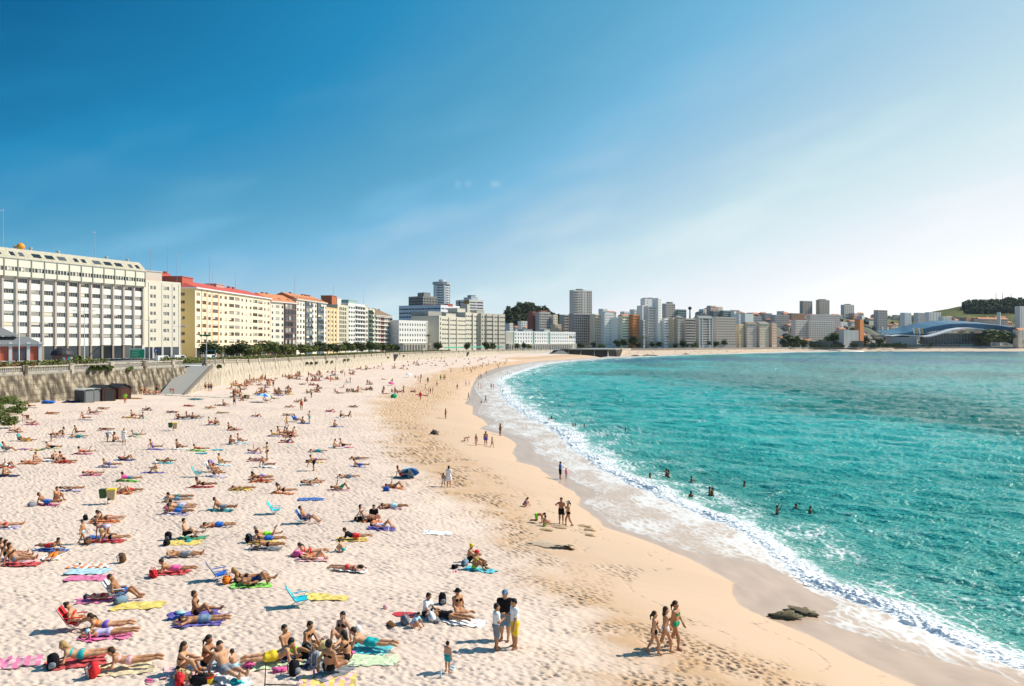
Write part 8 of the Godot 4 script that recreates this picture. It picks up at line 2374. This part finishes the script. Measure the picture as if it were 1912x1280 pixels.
# everyone too small to tell apart, as one mass
func crowd() -> void:
	var mb := MB.new()
	mb.colored = true
	var protos := []
	for p in ["SB", "PF", "SH", "SK", "ST", "WK", "S1"]:
		var q := MB.new()
		var J := skel(p, "m")
		net(q, J.bones, 0.075, 30.0)
		protos.append([q, J.lift, p])
	var g := RandomNumberGenerator.new()
	g.seed = 31
	var add := func(px: float, py: float, far: bool):
		var at: Vector3
		if far:
			var dd := lerpf(14.0 * F / (_far_water_y(px) - CY), far_wall_d(px), py)
			at = P(px, dd, 0.2 + 4.0 * py)
		else:
			at = ground(px, py)
			at.y = sand_y(at.x, at.z)
			if at.x < WALL.at(-at.z) + 1.5: return
		var pr: Array = protos[g.randi() % (protos.size() if g.randf() < 0.5 else 4)]
		var src: MB = pr[0]
		var b := Basis(Vector3.UP, g.randf() * TAU if pr[2] != "PF" else 0.3)
		var base := mb.v.size()
		var tone: Color = TONES[g.randi() % 5]
		var suit: Color = HUES[["blk", "red", "nav", "tea", "brn", "org", "wht", "pnk"][g.randi() % 8]]
		for k in src.v.size():
			mb.v.append(at + b * (src.v[k] + Vector3(0, pr[1], 0)))
			mb.n.append(b * src.n[k])
			var l := src.v[k].length()
			mb.c.append(suit if l < 0.19 else (Color(0.02, 0.012, 0.01) if src.v[k].distance_to(skel(pr[2], "m").head) < 0.13 and src.n[k].y > 0.1 else tone))
		for k in src.i: mb.i.append(base + k)
		if g.randf() < 0.5 and pr[2] != "ST" and pr[2] != "WK":
			mb.tint = HUES[["red", "blu", "wht", "pnk", "org", "trq", "yel", "gry"][g.randi() % 8]]
			mb.box(at + Vector3(0.1, 0.03, 0), Vector3(1.9, 0.03, 0.95), Basis(Vector3.UP, 0.3))
	# clusters along the foot of the wall and over the middle of the beach
	var spots := []
	for k in 75:
		var px := g.randf_range(425, 800)
		var lo := lerpf(714, 675, (px - 425.0) / 375.0)
		var py := lo + (740.0 - lo) * pow(g.randf(), 1.5)
		for j in 1 + g.randi() % 4: spots.append([px + g.randf_range(-7, 7), py + g.randf_range(-2, 2)])
	for k in 42:
		var px := g.randf_range(440, 720)
		spots.append([px, lerpf(714, 681, (px - 440.0) / 280.0) + g.randf_range(0, 5)])
	for k in 60: spots.append([g.randf_range(760, 930), g.randf_range(666, 684)])
	for k in 25: spots.append([g.randf_range(240, 300), g.randf_range(730, 737)])
	for s in spots: add.call(s[0], s[1], false)
	for k in 150: add.call(g.randf_range(1165, 1820), g.randf_range(0.15, 0.95), true)
	solo("beach_crowd", mb.mesh(), mat("crowd", lin(1, 1, 1), 0.8, {"vc": true}), "distant crowd of sunbathers spread over the far sand", "crowd", Transform3D(), "", "stuff")

func build_props() -> void:
	# chairs with people in them
	for r in [[143, 1176, 12, "red", "pink folding chair with reader beside pink patterned towel", "f", "bk:red", "bn", 1.0], [222, 1118, 12, "wht", "white-framed chair with reclining man near blue bag", "m", "tk:blu", "sn", 1.08], [570, 977, 5, "blu", "blue chair with reclining man alone on open sand", "m", "tk:nav", "sn", 1.08], [12, 843, 20, "trq", "turquoise chair near the beach's end", "m", "tk:brn", "sk", 1.0], [396, 881, -10, "wht", "pale chair with seated person near empty teal chair", "f", "bk:red", "lk", 1.0], [553, 788, -10, "blu", "blue chair beside person sitting cross-legged", "m", "tt:blu/gry", "sk", 1.0], [497, 751, 10, "nav", "dark chair under the far blue parasol", "f", "bk:red", "sk", 1.0]]:
		beach_chair(r[0], r[1], r[2], r[3], r[4])
		person(r[0] + 1, r[1], "CH", r[5], r[2], wear_of(r[6]), r[7], r[8])
	for r in [[412, 1084, 30, "blu", "empty blue folding chair behind couple on lime towel"], [562, 1132, 20, "trq", "empty turquoise folding chair beside yellow towel"], [372, 890, 15, "tea", "empty teal folding chair near pale chair"], [516, 958, 10, "trq", "empty turquoise chair holding a striped bag"]]:
		beach_chair(r[0], r[1], r[2], r[3], r[4])
	# towels nobody lies on
	for r in [[17, 1238, 20, "ros", "pink towel with red streaks lying alone", "pnk"], [261, 1130, 14, "yel", "yellow towel beside chair with reclining man", ""], [169, 1056, 8, "org", "orange printed towel, topmost of three empty ones", "wht"], [164, 1066, 8, "sky", "pale blue towel, middle one of three empty ones", ""], [164, 1078, 8, "pnk", "pink towel, last of three empty ones", ""], [343, 1013, 2, "yel", "plain yellow towel next to sitting person in black trunks", ""], [608, 1116, 5, "yel", "yellow towel beside empty turquoise chair", ""], [817, 995, 8, "wht", "white towel lying alone near trampled sand", ""], [610, 1272, 8, "ros", "flower-patterned yellow and pink towel", "yel"], [580, 932, 5, "blu", "blue towel with dark mat beside it", ""], [360, 1147, 14, "pur", "second purple towel next to prone person", ""], [690, 1232, 5, "mint", "pale green towel with dark print near backpacks", ""], [865, 1160, -20, "wht", "large white sheet under group with black backpack", ""], [70, 839, 5, "yel", "small yellow and black towel in a row", "blk"], [48, 838, 5, "pur", "small purple and orange towel in a row", "org"]]:
		towel(rest(r[0], r[1]), r[2], r[3], r[4], 1.85 if r[4].find("small") < 0 else 1.2, 1.0, r[5])
	for r in [[174, 1264, "red", "backpack", "bright red backpack beside prone person on straw towel"], [99, 1248, "blk", "backpack", "dark backpack at head of red towel"], [228, 1050, "brn", "backpack", "maroon backpack standing alone on sand"], [226, 1126, "den", "beach_bag", "denim blue bag under white-framed chair"], [424, 1090, "org", "beach_bag", "orange bag at head of reclining couple"], [335, 1275, "red", "beach_bag", "red patterned bag in family group"], [341, 1266, "str", "beach_bag", "round straw bag in family group"], [373, 1274, "blk", "beach_bag", "black bag with orange trim in family group"], [572, 1228, "blk", "backpack", "upright black backpack by sitting man in lime trunks"], [588, 1243, "gry", "backpack", "grey-black backpack by grey towel"], [549, 1259, "blk", "backpack", "black backpack with white print by pole"], [606, 1213, "str", "beach_bag", "straw tote bag amid the group of friends"], [826, 1128, "blk", "backpack", "large black backpack behind white sheet"], [806, 1160, "wht", "beach_bag", "white plastic bag at corner of white sheet"], [757, 1166, "gry", "beach_bag", "black and white bag beside crouching child"], [286, 1078, "red", "beach_bag", "red bag at head of person in pink trunks"], [464, 1014, "blk", "backpack", "black backpack at head of three friends"], [164, 1013, "brn", "beach_bag", "brown bag at head of red towel pair"], [314, 1006, "blk", "backpack", "black bag on end of green towel"], [312, 1016, "blk", "beach_bag", "small dark bag on end of yellow towel"], [868, 1056, "den", "beach_bag", "grey-blue bag on turquoise towel"], [556, 1038, "pnk", "beach_bag", "pink bag beside orange and pale pink towels"], [669, 974, "blk", "beach_bag", "black bag beside couple on orange towel"], [722, 916, "blu", "beach_bag", "blue bag at head of person on orange towel"], [60, 944, "gry", "beach_bag", "grey bag at head of reclining person in blue"], [160, 969, "blk", "beach_bag", "black bag by pair in black bikinis"], [392, 867, "pur", "beach_bag", "purple bag beside sitting person"]]:
		bag(r[0], r[1], r[2], r[3], r[4], 1.1)
	var bk := thing("bucket", "yellow plastic bucket in family group", "bucket", rest(391, 1272, 0.0))
	var b1 := MB.new(); b1.lathe(Vector3.ZERO, [[0.1, 0.0], [0.13, 0.24], [0.14, 0.25]], 14); part("pail", b1.mesh(), fabric("yel"), bk)
	var b2 := MB.new(); b2.lathe(Vector3.ZERO, [[0.141, 0.2], [0.148, 0.22], [0.148, 0.26], [0.13, 0.26]], 14); part("rim", b2.mesh(), fabric("red"), bk)
	ball(669, 1184, 0.14, "wht", "white volleyball on open sand behind group of friends")
	ball(720, 1137, 0.11, "ros", "small pink ball near red board")
	board(757, 1149, -12, "red", "red bodyboard lying beside bags")
	board(377, 846, -4, "trq", "turquoise bodyboard beside lime towel", 1.3)
	board(407, 840, 0, "trq", "turquoise bodyboard lying alone", 1.3)
	parasol(764, 893, "blu", Vector3(-0.1, 0.75, -0.5), "blue parasol tilted over sitting sunbather", 0.95, 1.0)
	parasol(491, 750, "blu", Vector3(0.1, 1, 0), "blue parasol over far chairs", 1.3, 1.6)
	parasol(736, 742, "grn", Vector3(0.0, 0.6, 0.5), "green parasol beside standing bathers", 0.75, 0.9)
	parasol(730, 719, "pnk", Vector3(0.2, 0.8, 0.2), "bright pink parasol on far sand", 0.9, 1.0)
	parasol(763, 704, "wht", Vector3(0.1, 0.9, 0.2), "white parasol over a far group", 1.2, 1.4)
	for r in [[201, 939, "litter bins on post beside person on orange towel"], [323, 804, "litter bins on post below group on blue towel"], [638, 698, "far litter bins near the long pale wall"], [684, 691, "far litter bins before the stairs"], [461, 747, "litter bins near far blue parasol"]]:
		litter_bins(r[0], r[1], r[2])
	# clothes, bottles and sandals strewn by the towels
	var g := RandomNumberGenerator.new()
	g.seed = 404
	for k in 70:
		var src: Vector2 = near_spots[g.randi() % near_spots.size()]
		var px := src.x + g.randf_range(-62, 40) * clampf((src.y - 700.0) / 500.0, 0.3, 1.0)
		var py := src.y + g.randf_range(-8, 14) * clampf((src.y - 700.0) / 500.0, 0.3, 1.0)
		if py > 1276.0: continue
		var hue: String = ["wht", "blk", "den", "red", "gry", "sky", "pnk", "brn", "tea"][g.randi() % 9]
		var kind := g.randi() % 3
		var at := rest(px, py, 0.0)
		if kind == 0:
			var mb := MB.new()
			mb.blob(Vector3(0, 0.05, 0), Vector3(0.2, 0.09, 0.15), 0.7, k + 3, 16, 8, 0.8)
			solo("clothes_heap", mb.mesh(), fabric(hue), "%s crumpled clothes left on the sand" % HUE_WORDS[hue], "clothes", Transform3D(Basis(Vector3.UP, g.randf() * TAU), at), "small things strewn beside towels")
		elif kind == 1:
			var t := thing("sandals", "pair of %s sandals left on the sand" % HUE_WORDS[hue], "sandals", at, g.randf() * TAU, "small things strewn beside towels")
			for z in [-0.07, 0.09]:
				var mb := MB.new()
				mb.blob(Vector3(z * 0.8, 0.03, z), Vector3(0.13, 0.02, 0.05), 0.0, 1, 12, 6)
				part("sandal", mb.mesh(), fabric(hue), t)
		else:
			var t := thing("water_bottle", "%s water bottle standing in the sand" % HUE_WORDS[hue], "bottle", at, 0.0, "small things strewn beside towels")
			var mb := MB.new()
			mb.lathe(Vector3.ZERO, [[0.035, 0.0], [0.036, 0.16], [0.014, 0.2], [0.014, 0.23], [0.0, 0.235]], 10)
			part("flask", mb.mesh(), fabric("sky" if hue == "gry" else hue), t)
			var cp := MB.new()
			cp.lathe(Vector3(0, 0.21, 0), [[0.018, 0.0], [0.018, 0.03], [0.0, 0.031]], 8)
			part("cap", cp.mesh(), fabric("wht"), t)
	# folded parasol pole at the picture's lower edge
	var pl := thing("parasol_stand", "black folded parasol stand on the sand by backpacks", "stand", rest(494, 1277, 0.0))
	var p1 := MB.new(); p1.tube([Vector3(0, -0.1, 0), Vector3(0.04, 0.75, 0)], [0.02, 0.015], 6); part("pole", p1.mesh(), M.dark, pl)
	var p2 := MB.new(); p2.tube([Vector3(0, 0.06, 0), Vector3(1.1, 0.05, 0.05)], [0.018, 0.018], 6); part("rod", p2.mesh(), M.dark, pl)

func _ready() -> void:
	rng.seed = 7
	n_fine.seed = 1; n_fine.frequency = 2.6; n_fine.fractal_octaves = 2
	n_mid.seed = 2; n_mid.frequency = 0.45; n_mid.fractal_octaves = 3
	n_big.seed = 3; n_big.frequency = 0.09; n_big.fractal_octaves = 2
	n_cell.seed = 4; n_cell.frequency = 3.1; n_cell.noise_type = FastNoiseLite.TYPE_CELLULAR; n_cell.cellular_jitter = 1.0
	n_cell.cellular_return_type = FastNoiseLite.RETURN_DISTANCE; n_cell.fractal_type = FastNoiseLite.FRACTAL_NONE
	setup_view()
	setup_lines()
	setup_materials()
	build_sand()
	build_sea()
	build_land()
	build_wall_all()
	near_row()
	far_row()
	build_plants()
	street_things()
	stadium()
	hut_row()
	shore_details()
	var t1 := Time.get_ticks_msec()
	build_people()
	build_props()
	print('people ms ', Time.get_ticks_msec() - t1)
